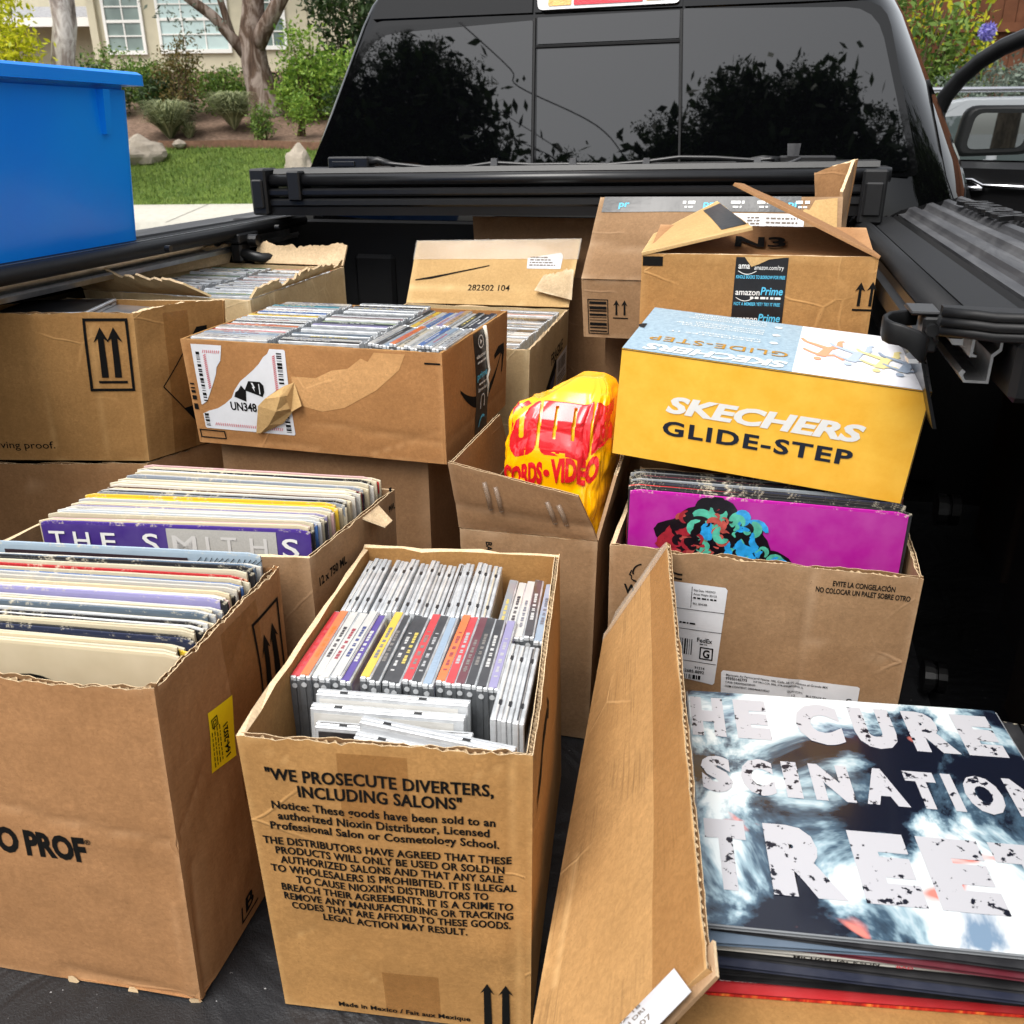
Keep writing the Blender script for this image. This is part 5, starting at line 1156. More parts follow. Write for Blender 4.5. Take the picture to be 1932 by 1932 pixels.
sb = empty('shoe_box', bx['fbl']); tag(sb, 'yellow shoe box with white and blue lid resting on the records', 'shoe box')
q = lambda *k: [V(bx[i]) for i in k]
mb = MB(); SF = Panel(*q('fbl', 'fbr', 'ftr', 'ftl'), .002, .0003, .0002, (), 101, 0); SF.make(mb, 20, 10)
SB = Panel(*q('bbr', 'bbl', 'btl', 'btr'), .002, 0, 0, (), 102, 0); SB.make(mb, 6, 4); SR = Panel(*q('fbr', 'bbr', 'btr', 'ftr'), .002, -.002, 0, (), 103, 0); SR.make(mb, 6, 4); SL = Panel(*q('bbl', 'fbl', 'ftl', 'btl'), .002, -.002, 0, (), 104, 0); SL.make(mb, 6, 4)
mb.quad(*[p+V((0, 0, .001)) for p in q('fbl', 'bbl', 'bbr', 'fbr')]); bd = mb.build('box_body', ['shoe_yellow', 'shoe_yellow', 'shoe_yellow'], sb)
def f(mb): write(mb, SF.at, 'SKECHERS', .060, .285, .0665, .0205, bold=.045, shear=.22, o=.0007)
mb = MB(); f(mb); mb.build('lettering', 'print_white', bd)
mb = MB(); write(mb, SF.at, 'GLIDE-STEP', .059, .278, .037, .0185, bold=.03, o=.0007, space=1.15); mb.build('lettering', 'ink_navy', bd)
M['card_gap'] = simple('dark_card_gap', lin(70, 52, 30), .8)
mb = MB(); SF.strip(mb, .0, SF.H-.0011, SF.W, SF.H-.0002, .0005, 0, 20, 1); SF.strip(mb, SF.W-.0012, .0, SF.W-.0002, SF.H-.001, .0005, 0, 1, 8); mb.build('lid_seam', 'card_gap', bd)
M['ink_gold'] = simple('pale_outline_print', lin(176, 128, 40), .5)
ST = Panel(*q('ftl', 'ftr', 'btr', 'btl'), .002, .0008, .0002, (), 105, 0)
mb = MB(); ST.strip(mb, 0, 0, .1945, ST.H, .001, 0, 10, 8); ST.strip(mb, .1945, 0, ST.W, ST.H, .001, 1, 8, 8)
ST.strip(mb, 0, 0, ST.W, ST.H, -.001, 1, 4, 4)
lid = mb.build('lid', ['shoe_blue', 'shoe_white'], sb)
mb = MB(); ftop = lambda x, y, o: ST.at(x, y, o)
write(mb, ftop, 'SKECHERS', .022, .188, .006, .022, bold=.04, shear=.2, o=.0018, flip=True)
for k, y in enumerate((.088, .122, .158)):
    for j in range(3 if k else 2):
        r = random.Random(k*5+j); L_ = r.uniform(.07, .12); write(mb, ftop, ('SUPPORTS MOVEMENT', 'PROVIDE NATURAL STEP', 'MAXIMUM COMFORT')[k] if j == 1 else ('PROMOTES IT', 'DESIGNED MOMENTUM', 'SUPER ENGINEERED')[k], .15-L_, .15, y+.0085*j, .0055, bold=0, o=.0018, flip=True)
    mb.poly([ST.at(.166+.005*cos(a), y+.006+.0045*sin(a), .0018) for a in [2*pi*i/14 for i in range(14)]])
mb.build('lettering', 'print_white', lid)
mb = MB(); write(mb, ftop, 'GLIDE-STEP', .022, .186, .044, .019, bold=.005, o=.0018, space=1.1, flip=True); mb.build('lettering', 'ink_gold', lid)
for nm, c, x, y, sd in (('orange', lin(226, 156, 120), .228, .09, 1), ('blue', lin(176, 190, 206), .262, .085, 2), ('yellow', lin(230, 214, 150), .293, .075, 3), ('slate', lin(150, 164, 182), .318, .07, 4)):
    M['fig'+nm] = simple('pale_%s_print' % nm, c, .5)
    mb = MB(); r = random.Random(sd)          # upside-down running silhouettes
    C_ = lambda X, Y: ST.at(x+X, y+Y, .0016+.0002*sd)
    def limb(pts, wd):
        for i in range(len(pts)-1):
            a, b2 = pts[i], pts[i+1]; d = math.hypot(b2[0]-a[0], b2[1]-a[1]); n1, n2 = -(b2[1]-a[1])/d, (b2[0]-a[0])/d; w1, w2 = wd[i], wd[i+1]
            mb.poly([C_(a[0]+n1*w1, a[1]+n2*w1), C_(a[0]-n1*w1, a[1]-n2*w1), C_(b2[0]-n1*w2, b2[1]-n2*w2), C_(b2[0]+n1*w2, b2[1]+n2*w2)])
    limb([(-.006, -.022), (.002, .012)], (.006, .005)); mb.poly([C_(-.009+.0045*cos(a), -.032+.006*sin(a)) for a in [2*pi*i/12 for i in range(12)]])
    limb([(.002, .012), (.014, .026), (.014, .046), (.019, .050)], (.0048, .004, .0028, .002)); limb([(0, .012), (-.014, .022), (-.026, .030), (-.031, .042)], (.0048, .004, .0026, .0018))
    limb([(-.005, -.018), (.010, -.012), (.020, -.026)], (.0032, .0026, .002)); limb([(-.006, -.018), (-.018, -.010), (-.027, .0)], (.0032, .0026, .002))
    mb.build('figure_print', 'fig'+nm, lid)
mb = MB()
for x in (.007, ST.W-.010): mb.poly([ST.at(x+.009*cos(a), .098+.0095*sin(a), .0019) for a in [pi*.5+pi*i/9*(1 if x < .1 else -1) for i in range(10)]])
mb.build('thumb_hole', 'rubber', lid)

# ---- carton of records under the shoe box
cR = Carton('carton', 'brown carton of records below the yellow shoe box, two white shipping labels', [(-.136, .968, F0), (.203, .962, F0), (.20, 1.22, F0), (-.136, 1.22, F0)], [(-.139, .960, .310), (.206, .957, .310), (.204, 1.225, .316), (-.137, 1.225, .316)], 'kraft3', t=.005, flute='frontright', rag=.0036, bulge=.004, dn=.0016, seed=111, hi=(40, 30), creases={'front': [(.225, .10, .232, .31, .002, .006), (.232, .22, .345, .205, .001, .004)]})
Pf = cR.P['front']
def f(mb):
    write(mb, Pf.at, 'W', .018, .036, .254, .0125, bold=.03)
    for k in range(18):          # head outline and flowing hair waves
        a0_, a1_ = 2.0+k*.16-.2, 2.0+(k+1)*.16-.2
        q_ = lambda a, r: (.041+r*cos(a), .283+r*.95*sin(a))
        if k < 10: Pf.patch(mb, [q_(a0_, .0135), q_(a1_, .0135), q_(a1_, .0115), q_(a0_, .0115)])
    Pf.patch(mb, [(.0275, .285), (.0255, .280), (.0275, .2785), (.0275, .274), (.033, .272), (.033, .270), (.0295, .2705), (.0262, .2735), (.0262, .2775), (.0235, .279), (.0262, .2862)])
    for k in range(4):
        for j in range(8):
            y_ = lambda t: .289-.006*k+.003*sin(5*t); x_ = lambda t: .050+.036*t
            t0, t1 = j/8, (j+1)/8; Pf.patch(mb, [(x_(t0), y_(t0)), (x_(t1), y_(t1)), (x_(t1), y_(t1)+.0024), (x_(t0), y_(t0)+.0024)])
cR.part('head_emblem', 'ink', f)
cR.part('lettering', 'ink', lambda mb: (write(mb, Pf.at, 'EVITE LA CONGELACIÓN', .251, .316, .2945, .0066, bold=.03), write(mb, Pf.at, 'NO COLOCAR UN PALET SOBRE OTRO', .234, .333, .2850, .0066, bold=.03)))
lb = cR.part('shipping_label', 'white_label', lambda mb: Pf.patch(mb, [(.060, .150), (.131, .143), (.133, .146), (.1385, .274), (.136, .277), (.066, .278)], .0007))
def f(mb):
    at = Pf.at; o = .0013
    write(mb, at, 'FedEx', .1085, .1265, .2005, .0062, bold=.02, o=o); scribble(mb, Pf, .112, .197, .121, .0014, 0, o, 2)
    write(mb, at, 'Ship Date: 14NOV23', .1005, .125, .2685, .0028, bold=.01, o=o); write(mb, at, 'Actual Weight: 38.4 LB', .1005, .127, .2635, .0028, bold=.01, o=o); scribble(mb, Pf, .1005, .2585, .127, .0022, 0, o, 3); write(mb, at, 'BILL SENDER', .1005, .117, .2505, .003, bold=.01, o=o)
    frame(mb, Pf, .1125, .177, .1285, .194, .0016, 0, o); write(mb, at, 'G', .1165, .1245, .180, .011, bold=.03, o=o)
    Pf.strip(mb, .062, .243, .137, .2437, o); Pf.strip(mb, .062, .216, .1365, .2167, o); Pf.strip(mb, .062, .172, .133, .1727, o); Pf.strip(mb, .098, .246, .0987, .274, o)
    scribble(mb, Pf, .086, .2235, .106, .0022, 0, o, 4); bars(mb, Pf, .088, .181, .104, .203, 14, 0, o, True, 2)
    write(mb, at, '91214', .108, .120, .1625, .0036, bold=.02, o=o); write(mb, at, '0 2685 8892', .092, .120, .1565, .0042, bold=.02, o=o); bars(mb, Pf, .086, .1475, .116, .1535, 20, 0, o, True, 7)
cR.part('label_print', 'ink', f, lb)
lb = cR.part('shipping_label', 'white_label', lambda mb: Pf.patch(mb, [(.142, .130), (.296, .130), (.298, .133), (.298, .165), (.295, .167), (.142, .166), (.140, .163)], .0007))
def f(mb):
    at = Pf.at; o = .0013
    write(mb, at, 'Mariscala Av Ferrocarril Norte 100. Calle 38177 Apaseo el Grande MX', .146, .263, .1595, .0032, bold=.01, o=o)
    write(mb, at, '99350145773', .146, .171, .1545, .0038, bold=.02, o=o); write(mb, at, 'WP PRO COL BRIL ATR SHAMPOING 1L', .178, .236, .1548, .0028, bold=.01, o=o)
    write(mb, at, 'CASE: 04064666508103', .146, .181, .1495, .003, bold=.01, o=o); write(mb, at, 'ITEM CONTENT: 04064666318363', .146, .198, .1438, .003, bold=.01, o=o); write(mb, at, 'QUANTITY:', .218, .236, .1465, .003, bold=.01, o=o); write(mb, at, 'MULTIPACK BY', .240, .263, .1440, .003, bold=.01, o=o); write(mb, at, '12', .224, .228, .141, .003, bold=.01, o=o); write(mb, at, 'C', .285, .291, .1435, .006, bold=.03, o=o)
cR.part('label_print', 'ink', f, lb)

# ---- grey brown carton holding the yellow bag
cB = Carton('carton', 'grey brown carton with raised flaps holding the yellow plastic bag', [(-.335, 1.002, F0), (-.165, 1.002, F0), (-.165, 1.27, F0), (-.345, 1.27, F0)], [(-.339, 1.0, .294), (-.160, 1.0, .295), (-.160, 1.27, .296), (-.345, 1.27, .296)], 'kraft3', hi=(22, 18), seed=121, creases={})
Pf = cB.P['front']
cB.part('lettering', 'ink', lambda mb: write(mb, lambda x, y, o: Pf.at(.034+(y-.0), .284-x, o), 'BANANA', 0, .044, 0, .008, bold=.03))
def bflap(a, b, c, d, seed, mat='kraft3', cr=()):
    mb = MB(); P = Panel(a, b, c, d, .0042, .003, .0008, cr, seed); P.make(mb, 22, 12, 0, 1, 2, True, .001); return mb.build('flap', [mat, 'ply', 'plydark'], cB.o), P
bf, P = bflap((-.339, .999, .296), (-.160, .999, .297), (-.184, .992, .356), (-.349, .992, .386), 122, 'kraftdark', [(.0, .025, .18, .022, .002, .008)])
M['glue'] = NM('dried_glue', lin(150, 130, 112), .2, .5, Alpha=.5).m
for x, y, h_ in ((.048, .03, .035), (.062, .03, .032), (.128, .022, .035), (.142, .022, .033)):
    mb = MB(); mb.tube([P.at(x, y, .001), P.at(x+.001, y+h_*.5, .002), P.at(x-.001, y+h_, .001)], .0032, 0, 6); mb.build('glue_bead', 'glue', bf)
bflap((-.346, 1.27, .297), (-.340, 1.0, .296), (-.349, 1.0, .384), (-.345, 1.205, .386), 123)
bflap((-.159, 1.0, .297), (-.159, 1.27, .298), (-.146, 1.27, .385), (-.146, 1.05, .365), 124)

# ---- plastic bag
M['bag_y'] = NM('yellow_plastic_film', lin(250, 178, 0), .22, .5, Coat_Weight=.6, Coat_Roughness=.12).m
M['bag_r'] = NM('red_print_on_film', lin(206, 26, 34), .22, .5, Coat_Weight=.6, Coat_Roughness=.12).m
bag = empty('plastic_bag', (-.248, 1.10, .12)); tag(bag, 'crumpled yellow plastic bag with red printing standing in the flapped carton', 'bag')
def bag_r(a, t):
    """cross-section radius scale, with facets and creases"""
    q = V((cos(a)*1.6, sin(a)*1.6, t*4.2)); d1, _ = noise.voronoi(q*1.5, distance_metric='DISTANCE')[:2]
    e_ = d1[1]-d1[0]; d2, _ = noise.voronoi(q*3.4+V((3, 1, 2)))[:2]; g_ = d2[1]-d2[0]
    amp = .5+.9*t
    return 1+amp*(.060*min(1, e_*1.6)+.014*min(1, g_*2.4)-.05)+.03*nz((a*1.4, t*6), 1, 3)
def bagpt(a, t, o=0):
    # t 0..1 bottom to top; squarish section round a stack of discs
    prof = [(0, .058, .058, -.236, 1.10), (.25, .064, .066, -.232, 1.10), (.55, .0695, .064, -.228, 1.10), (.76, .0705, .062, -.226, 1.105), (.86, .068, .056, -.223, 1.108), (.93, .058, .044, -.214, 1.112), (.975, .044, .028, -.206, 1.12), (1, .026, .010, -.202, 1.125)]
    for i in range(len(prof)-1):
        if t <= prof[i+1][0]: break
    p, q_ = prof[i], prof[i+1]; f_ = (t-p[0])/(q_[0]-p[0]); rx, ry, cx, cy = [p[k]+(q_[k]-p[k])*f_ for k in (1, 2, 3, 4)]
    c_, s_ = cos(a), sin(a); e = .42
    X = math.copysign(abs(c_)**e, c_)*rx; Y = math.copysign(abs(s_)**e, s_)*ry; r = bag_r(a, t)+o*15
    zz = .13+.345*t+.010*nz((a*2, t*5), 1, 6)*(t < .95)-(.03 if t > .9 else 0)*max(0, -c_)*(t-.9)*10
    ang = -.12
    return V((cx+(X*cos(ang)-Y*sin(ang))*r, cy+(X*sin(ang)+Y*cos(ang))*r, zz))
mb = MB(); NA, NT = 180, 110; I = []
for j in range(NT+1): I.append([mb.vert(bagpt(2*pi*k/NA, j/NT)) for k in range(NA)])
for j in range(NT):
    for k in range(NA): mb.face((I[j][k], I[j][(k+1) % NA], I[j+1][(k+1) % NA], I[j+1][k]), 0, None, True)
top_ = mb.vert(sum((bagpt(2*pi*k/NA, 1) for k in range(NA)), V())/NA+V((0, 0, .003)))
for k in range(NA): mb.face((I[NT][k], I[NT][(k+1) % NA], top_), 0, None, True)
mb.build('bag_film', 'bag_y', bag)
mb = MB()
def bat(x, z, o=.0018):
    """point of the film's front with the given world x and z"""
    t = (z-.13)/.345; lo, hi = -pi*.98, -pi*.02
    for k in range(22):
        m_ = (lo+hi)/2
        if bagpt(m_, t, o).x < x: lo = m_
        else: hi = m_
    return bagpt((lo+hi)/2, t, o)
def blob(pts, r, o=.0016):
    P = rounded([V(p) for p in pts], r, 5); Q = []
    for k in range(len(P)):
        a, b2 = P[k], P[(k+1) % len(P)]; n_ = max(1, int((b2-a).length/.006))
        for i in range(n_): Q.append(a.lerp(b2, i/n_))
    base = [mb.vert(bat(q[0], q[1], o)) for q in Q]
    return Q, base
def grid_fill(inside, x0, x1, z0, z1, st, o=.0016):
    nx, nz_ = int((x1-x0)/st), int((z1-z0)/st); idx = {}
    for i in range(nx):
        for j in range(nz_):
            if inside(x0+(i+.5)*st, z0+(j+.5)*st):
                f_ = []
                for (p, q) in ((i, j), (i+1, j), (i+1, j+1), (i, j+1)):
                    if (p, q) not in idx: idx[(p, q)] = mb.vert(bat(x0+p*st, z0+q*st, o))
                    f_.append(idx[(p, q)])
                mb.face(f_, 0, None, True)
def rbox(x, z, x0, x1, z0, z1, r):
    dx_, dz_ = max(x0+r-x, 0, x-(x1-r)), max(z0+r-z, 0); return x0 <= x <= x1 and z0 <= z <= z1 and dx_*dx_*(dz_ > 0)+dz_*dz_ <= r*r
def big(x, z):
    s_ = .12*(z-.41)
    x = x-s_*.25
    a_ = rbox(x, z, -.287, -.250, .384, .452, .014) and not rbox(x, z, -.2745, -.2680, .405, .442, .003)
    b_ = rbox(x, z, -.2455, -.181, .385, .452, .012) and not rbox(x, z, -.2290, -.2245, .404, .446, .002) and not rbox(x, z, -.2050, -.2005, .404, .446, .002) and not (abs(x+.2135) < .004 and z < .390)
    c_ = -.178 < x < -.158 and .395+.4*(x+.17) < z < .45 and noise.noise(V((x*60, z*60, 0))) > -.25
    return a_ or b_ or c_
grid_fill(big, -.292, -.156, .38, .456, .0011)
write(mb, bat, 'CORDS', -.294, -.240, .343, .026, bold=.055, o=.0020, slope=.14, sub=.003); write(mb, bat, 'VIDEO', -.229, -.168, .353, .028, bold=.055, o=.0020, slope=.16, sub=.003)
mb.poly([bat(-.2345+.0042*cos(a), .363+.0046*sin(a), .0020) for a in [2*pi*k/12 for k in range(12)]])
mb.build('bag_print', 'bag_r', bag)

# ---- carton under the loose stack of records with the long flap standing on its left
cC = Carton('carton', 'low brown carton under the stack of records at the right front', [(.0, .49, F0), (.345, .50, F0), (.335, .93, F0), (-.02, .92, F0)], [(-.004, .482, .138), (.345, .498, .138), (.335, .93, .138), (-.03, .92, .138)], 'kraftwarm', hi=(20, 10), seed=131)
mb = MB(); mb.hexa([(-.006, .478, .141), (.346, .494, .141), (.335, .93, .141), (-.03, .92, .141), (-.006, .478, .1455), (.346, .494, .1455), (.335, .93, .1455), (-.03, .92, .1455)]); mb.build('flap', 'kraftwarm', cC.o)
PZ = Panel((-.137, .925, .21), (-.116, .41, .075), (.010, .455, .242), (-.072, .95, .327), .0055, -.004, .0012, [(.30, .02, .42, .02, .001, .004), (.08, .05, .14, .05, .001, .004)], 132)
mb = MB(); PZ.make(mb, 60, 26, 0, 1, 2, True, .0016); fz = mb.build('flap', ['kraftstreak', 'ply', 'plydark'], cC.o, ); fz['label'] = 'long flap standing at a slant beside the notice carton'
mb = MB(); PZ.strip(mb, .0, PZ.H-.045, PZ.W, PZ.H-.001, .0005, 0, 20, 4); mb.build('packing_tape', 'tape_brown', fz)
mb = MB(); PZ.strip(mb, .0, .0, .012, PZ.H, .0006, 0, 3, 10); mb.quad(PZ.at(0, .02, .0), PZ.at(-.012, .03, .0), PZ.at(-.006, PZ.H-.01, 0), PZ.at(0, PZ.H, 0)); mb.build('packing_tape', 'tape_clear', fz)
mb = MB(); W9 = PZ.W; lbl = Panel(PZ.at(W9-.002, PZ.H-.105, .010), PZ.at(W9+.026, PZ.H-.075, .012), PZ.at(W9+.012, PZ.H-.008, .006), PZ.at(W9-.016, PZ.H-.022, .004), .0006, .003, .0004, (), 5, 0); lbl.make(mb, 10, 8); lz = mb.build('shipping_label', ['white_label']*3, fz)
mb = MB()
for k, s in enumerate(('06622224607', '60 RESEARCH DRI', 'TTSTON PA 18')): write(mb, lambda x, y, o: lbl.at(lbl.W-.008-.010*k-y, .006+x, o), s, 0, .058, 0, .005, bold=.01, o=.0006)
mb.build('label_print', 'inkgrey', lz)
mb = MB(); P = Panel(PZ.at(W9-.006, PZ.H-.055, -.006), PZ.at(W9+.012, PZ.H-.05, -.004), PZ.at(W9+.004, PZ.H+.002, -.006), PZ.at(W9-.02, PZ.H+.004, -.004), .003, .003, .001, (), 6); P.make(mb, 8, 8); mb.build('folded_corner', ['kraft3', 'ply', 'plydark'], fz)
# ================================================================== RECORDS AND DISC CASES
ORD = ['first', 'second', 'third', 'fourth', 'fifth', 'sixth', 'seventh', 'eighth', 'ninth', 'tenth', 'eleventh', 'twelfth', 'thirteenth', 'fourteenth', 'fifteenth', 'sixteenth', 'seventeenth', 'eighteenth', 'nineteenth', 'twentieth']
TEN = {20: 'twenty', 30: 'thirty', 40: 'forty', 50: 'fifty'}; TENTH = {20: 'twentieth', 30: 'thirtieth', 40: 'fortieth', 50: 'fiftieth'}
def ordw(n):
    if n <= 20: return ORD[n-1]
    t = n//10*10
    return TENTH[t] if n == t else TEN[t]+' '+ORD[n-t-1]
COLS = {'white': lin(198, 196, 190), 'cream': lin(200, 188, 160), 'black': lin(30, 30, 33), 'navy': lin(34, 40, 62), 'purple': lin(72, 46, 140), 'red': lin(196, 40, 46), 'orange': lin(222, 112, 40), 'yellow': lin(224, 186, 50), 'grey': lin(140, 144, 148), 'blue': lin(62, 104, 168), 'pale blue': lin(146, 166, 186), 'pink': lin(206, 168, 166), 'lilac': lin(146, 140, 180), 'brown': lin(88, 58, 44), 'maroon': lin(96, 26, 40), 'green': lin(74, 112, 74), 'teal': lin(40, 140, 160), 'silver': lin(176, 180, 184), 'pale green': lin(176, 196, 150), 'tan': lin(196, 160, 112), 'slate': lin(96, 112, 128), 'magenta': lin(170, 14, 140)}
def dup(src, loc, rot, col=None):
    """copy of a thing with copies of its parts"""
    def cp(o, par):
        c = o.copy(); COL.objects.link(c)
        if par is not None: c.parent = par
        for k in ('label', 'category', 'group'):
            if k in c and par is None: del c[k]
        for ch in KIDS.get(o.name, ()): cp(ch, c)
        if 'title' in o.name and col is not None:
            lum = .3*col[0]+.6*col[1]+.1*col[2]; c.color = rr.choice([lin(60, 56, 60), lin(150, 60, 70), lin(110, 110, 120), lin(170, 170, 170), lin(60, 70, 120)]) if lum > .3 else rr.choice([lin(190, 190, 188), lin(200, 180, 90), lin(170, 170, 172), lin(120, 116, 112)])
        elif col is not None and (par is None or 'card' in o.name or 'booklet' in o.name or 'sleeve' in o.name): c.color = col
        return c
    c = cp(src, None); c.location = loc; c.rotation_euler = rot; return c
KIDS = {}
def local_part(name, mb, mats, parent):
    o = mb.build(name, mats, parent); KIDS.setdefault(parent.name, []).append(o); return o
# --- prototype: record sleeve standing (x wide, y thick, z tall, origin at bottom left front)
LW, LTH = .314, .0029
def make_sleeve():
    mb = MB(); n = 26; rr = random.Random(2)
    A, B, T0, T1 = [], [], [], []
    for k in range(n+1):
        x = LW*k/n; zt = LW-(.0025 if k in (0, n) else 0)
        A.append(mb.vert((x, 0, 0))); B.append(mb.vert((x, LTH, 0))); T0.append((mb.vert((x, 0, zt-.0035)), mb.vert((x, .0003, zt-.0006)))); T1.append((mb.vert((x, LTH, zt-.0035)), mb.vert((x, LTH-.0003, zt-.0006))))
    top = [mb.vert((LW*k/n, LTH/2, LW-(.0028 if k in (0, n) else 0)+.0003*rr.random())) for k in range(n+1)]
    for k in range(n):
        mb.face((A[k], A[k+1], T0[k+1][0], T0[k][0]), 0); mb.face((T0[k][0], T0[k+1][0], T0[k+1][1], T0[k][1]), 1); mb.face((T0[k][1], T0[k+1][1], top[k+1], top[k]), 1)
        mb.face((top[k], top[k+1], T1[k+1][1], T1[k][1]), 1); mb.face((T1[k][1], T1[k+1][1], T1[k+1][0], T1[k][0]), 1); mb.face((T1[k+1][0], B[k+1], B[k], T1[k][0])[::-1], 0)
    for k, fl_ in ((0, 1), (n, -1)): mb.face([A[k], T0[k][0], T0[k][1], top[k], T1[k][1], T1[k][0], B[k]][::fl_], 1)
    o = mb.build('record_sleeve', ['sleeve', 'sleeve_edge'], None, (0, 0, 0))
    return o
rr = random.Random(21)
LP0 = make_sleeve(); LPused = [False]
def record(loc, rot, cname, label, group, edge=None):
    global LP0
    if not LPused[0]: o = LP0; o.location = loc; o.rotation_euler = rot; o.color = COLS[cname]; LPused[0] = True
    else: o = dup(LP0, loc, rot, COLS[cname])
    j = rr.uniform(.72, 1.08); h_ = rr.uniform(-.05, .05); c_ = o.color; o.color = (min(1, c_[0]*j*(1+h_)), min(1, c_[1]*j), min(1, c_[2]*j*(1-1.6*h_)), 1)
    tag(o, label, 'record', group); return o
rr = random.Random(21)
def rowrec(p0, p1, yaw0, yaw1, cols, where, group, ztop, lean=.03, jz=.004):
    n = len(cols); out_ = []
    for k, c in enumerate(cols):
        t = k/(n-1); P = V(p0).lerp(V(p1), t); yaw = yaw0+(yaw1-yaw0)*t
        z = ztop(t)-LW+rr.uniform(-jz, jz)
        o = record((P.x+rr.uniform(-.005, .004), P.y, z), (-(lean+rr.uniform(-.006, .006)), rr.uniform(-.006, .006), yaw+rr.uniform(-.006, .006)), c, '%s topped record sleeve, %s from the front in %s' % (c, ordw(k+1), where), group)
        out_.append(o)
    return out_
# left foreground carton: front to back
cl = ['cream', 'cream', 'black', 'yellow', 'navy', 'black', 'cream', 'cream', 'white', 'black', 'white', 'green', 'white', 'white', 'slate', 'white', 'white', 'lilac', 'white', 'pink', 'cream', 'black', 'brown', 'white', 'blue', 'cream', 'cream', 'red', 'orange', 'cream', 'black', 'slate', 'white', 'slate', 'pale blue']
def thicken(L, pr, seed):
    r = random.Random(seed); o_ = []
    for i, c in enumerate(L):
        o_.append(c)
        if 0 < i < len(L)-2 and r.random() < pr: o_.append(r.choice(['cream', 'white', 'cream', 'white', 'black', 'grey']))
    return o_
cl = ['cream', 'cream', 'black', 'yellow', 'navy', 'black', 'cream', 'cream', 'white', 'black', 'white', 'slate', 'white', 'white', 'slate', 'white', 'white', 'lilac', 'white', 'pink', 'cream', 'black', 'brown', 'white', 'blue', 'cream', 'cream', 'red', 'orange', 'cream', 'black', 'slate', 'white', 'slate', 'pale blue']
cl = thicken(cl, .5, 4)
RL = rowrec((-.456-LW*.995, .536, 0), (-.466-LW*.99, .688, 0), .095, .14, cl, 'the left foreground carton', 'records in the left foreground carton', lambda t: .347+.013*t, .02, .003)
RL[0].location.z = .347-LW; RL[-1].location.z = .366-LW
# second carton: front to back
cs2 = ['purple', 'cream', 'black', 'cream', 'pink', 'cream', 'blue', 'white', 'pale blue', 'white', 'black', 'white', 'lilac', 'cream', 'pink', 'cream', 'cream', 'yellow', 'yellow', 'cream', 'grey', 'black', 'cream', 'brown', 'cream', 'black', 'pale green', 'cream', 'maroon', 'navy', 'cream', 'cream', 'white', 'black', 'cream', 'pink', 'cream', 'black']
cs2 = thicken(cs2, .45, 5)
R2 = rowrec((-.763, .756, 0), (-.751, .949, 0), .165, .078, cs2, 'the bottle carton', 'records in the bottle carton', lambda t: .362, .02, .0028)
R2[0]['label'] = 'purple and grey record sleeve with wide spaced white letters, foremost in bottle carton'
R2[0].location.z = .362-LW
def on(o, name, mats, fn, label=None):
    """a part built in the local frame of a placed thing"""
    ORG[o.name] = V((0, 0, 0)); mb = MB(); fn(mb); p = mb.build(name, mats, o)
    if label: p['label'] = label
    return p
PUR = COLS['purple']
M['greyhalf'] = simple('grey_halftone_print', lin(178, 176, 170), .45, .4, .08, 600)
on(R2[0], 'printed_panel', 'greyhalf', lambda mb: mb.quad((.148, -.0006, .15), (.275, -.0006, .15), (.275, -.0006, LW-.004), (.148, -.0006, LW-.004)))
def f(mb):
    at = lambda x, y, o: V((x, -.0012, y))
    write(mb, at, 'T', .008, .027, LW-.033, .022, bold=.01); write(mb, at, 'H', .037, .056, LW-.033, .022, bold=.01); write(mb, at, 'E', .070, .087, LW-.033, .022, bold=.01); write(mb, at, 'S', .119, .138, LW-.034, .024, bold=.01); write(mb, at, 'S', .281, .300, LW-.034, .024, bold=.01)
on(R2[0], 'lettering', 'print_white', f)
M['print_pale'] = simple('pale_grey_print', lin(204, 202, 198), .45)
def f(mb):
    at = lambda x, y, o: V((x, -.0012, y))
    for s, x0, x1 in (('M', .154, .182), ('I', .193, .197), ('T', .211, .229), ('H', .244, .264)): write(mb, at, s, x0, x1, LW-.033, .022, bold=.01)
on(R2[0], 'lettering', 'print_pale', f)
def f(mb): 
    at = lambda x, y, o: V((x, -.0010, y)); r = random.Random(5)
    for k in range(26): x = .175+.006*k; mb.quad((x, -.001, LW-.026), (x+.0035, -.001, LW-.026), (x+.0035, -.001, LW-.006-r.random()*.006), (x, -.001, LW-.006-r.random()*.006)) if k % 9 not in (5, 6) else None
R2[-1].color = COLS['cream']; R2[-1]['label'] = 'cream record sleeve with black band and red corner, rearmost in bottle carton'
on(R2[-1], 'lettering', 'ink', f)
on(R2[-1], 'printed_band', 'ink', lambda mb: mb.quad((.004, -.0008, LW-.02), (.16, -.0008, LW-.02), (.16, -.0008, LW-.004), (.004, -.0008, LW-.004)))
M['redband'] = simple('red_band', COLS['red'], .4)
on(R2[-1], 'printed_band', 'redband', lambda mb: mb.quad((.262, -.0008, LW-.02), (.312, -.0008, LW-.02), (.312, -.0008, LW-.004), (.262, -.0008, LW-.004)))
on(RL[0], 'disc_edge', 'ink', lambda mb: mb.poly([(.165+.055*cos(a), -.0008, LW-.095+.062*sin(a)) for a in [pi*k/16 for k in range(17)]]))
RL[0]['label'] = 'plain cream record sleeve with black curve, foremost in the left foreground carton'
bk = RL[-1]; RL[-2].location.z = RL[-3].location.z = .352-LW; bk['label'] = 'pale blue record sleeve with dark title panel near the back of the left carton'
M['plum'] = simple('dark_plum_print', lin(46, 30, 36), .4)
pn = on(bk, 'title_panel', 'plum', lambda mb: mb.quad((.03, -.0008, LW-.030), (.235, -.0008, LW-.030), (.235, -.0008, LW-.0085), (.03, -.0008, LW-.0085)))
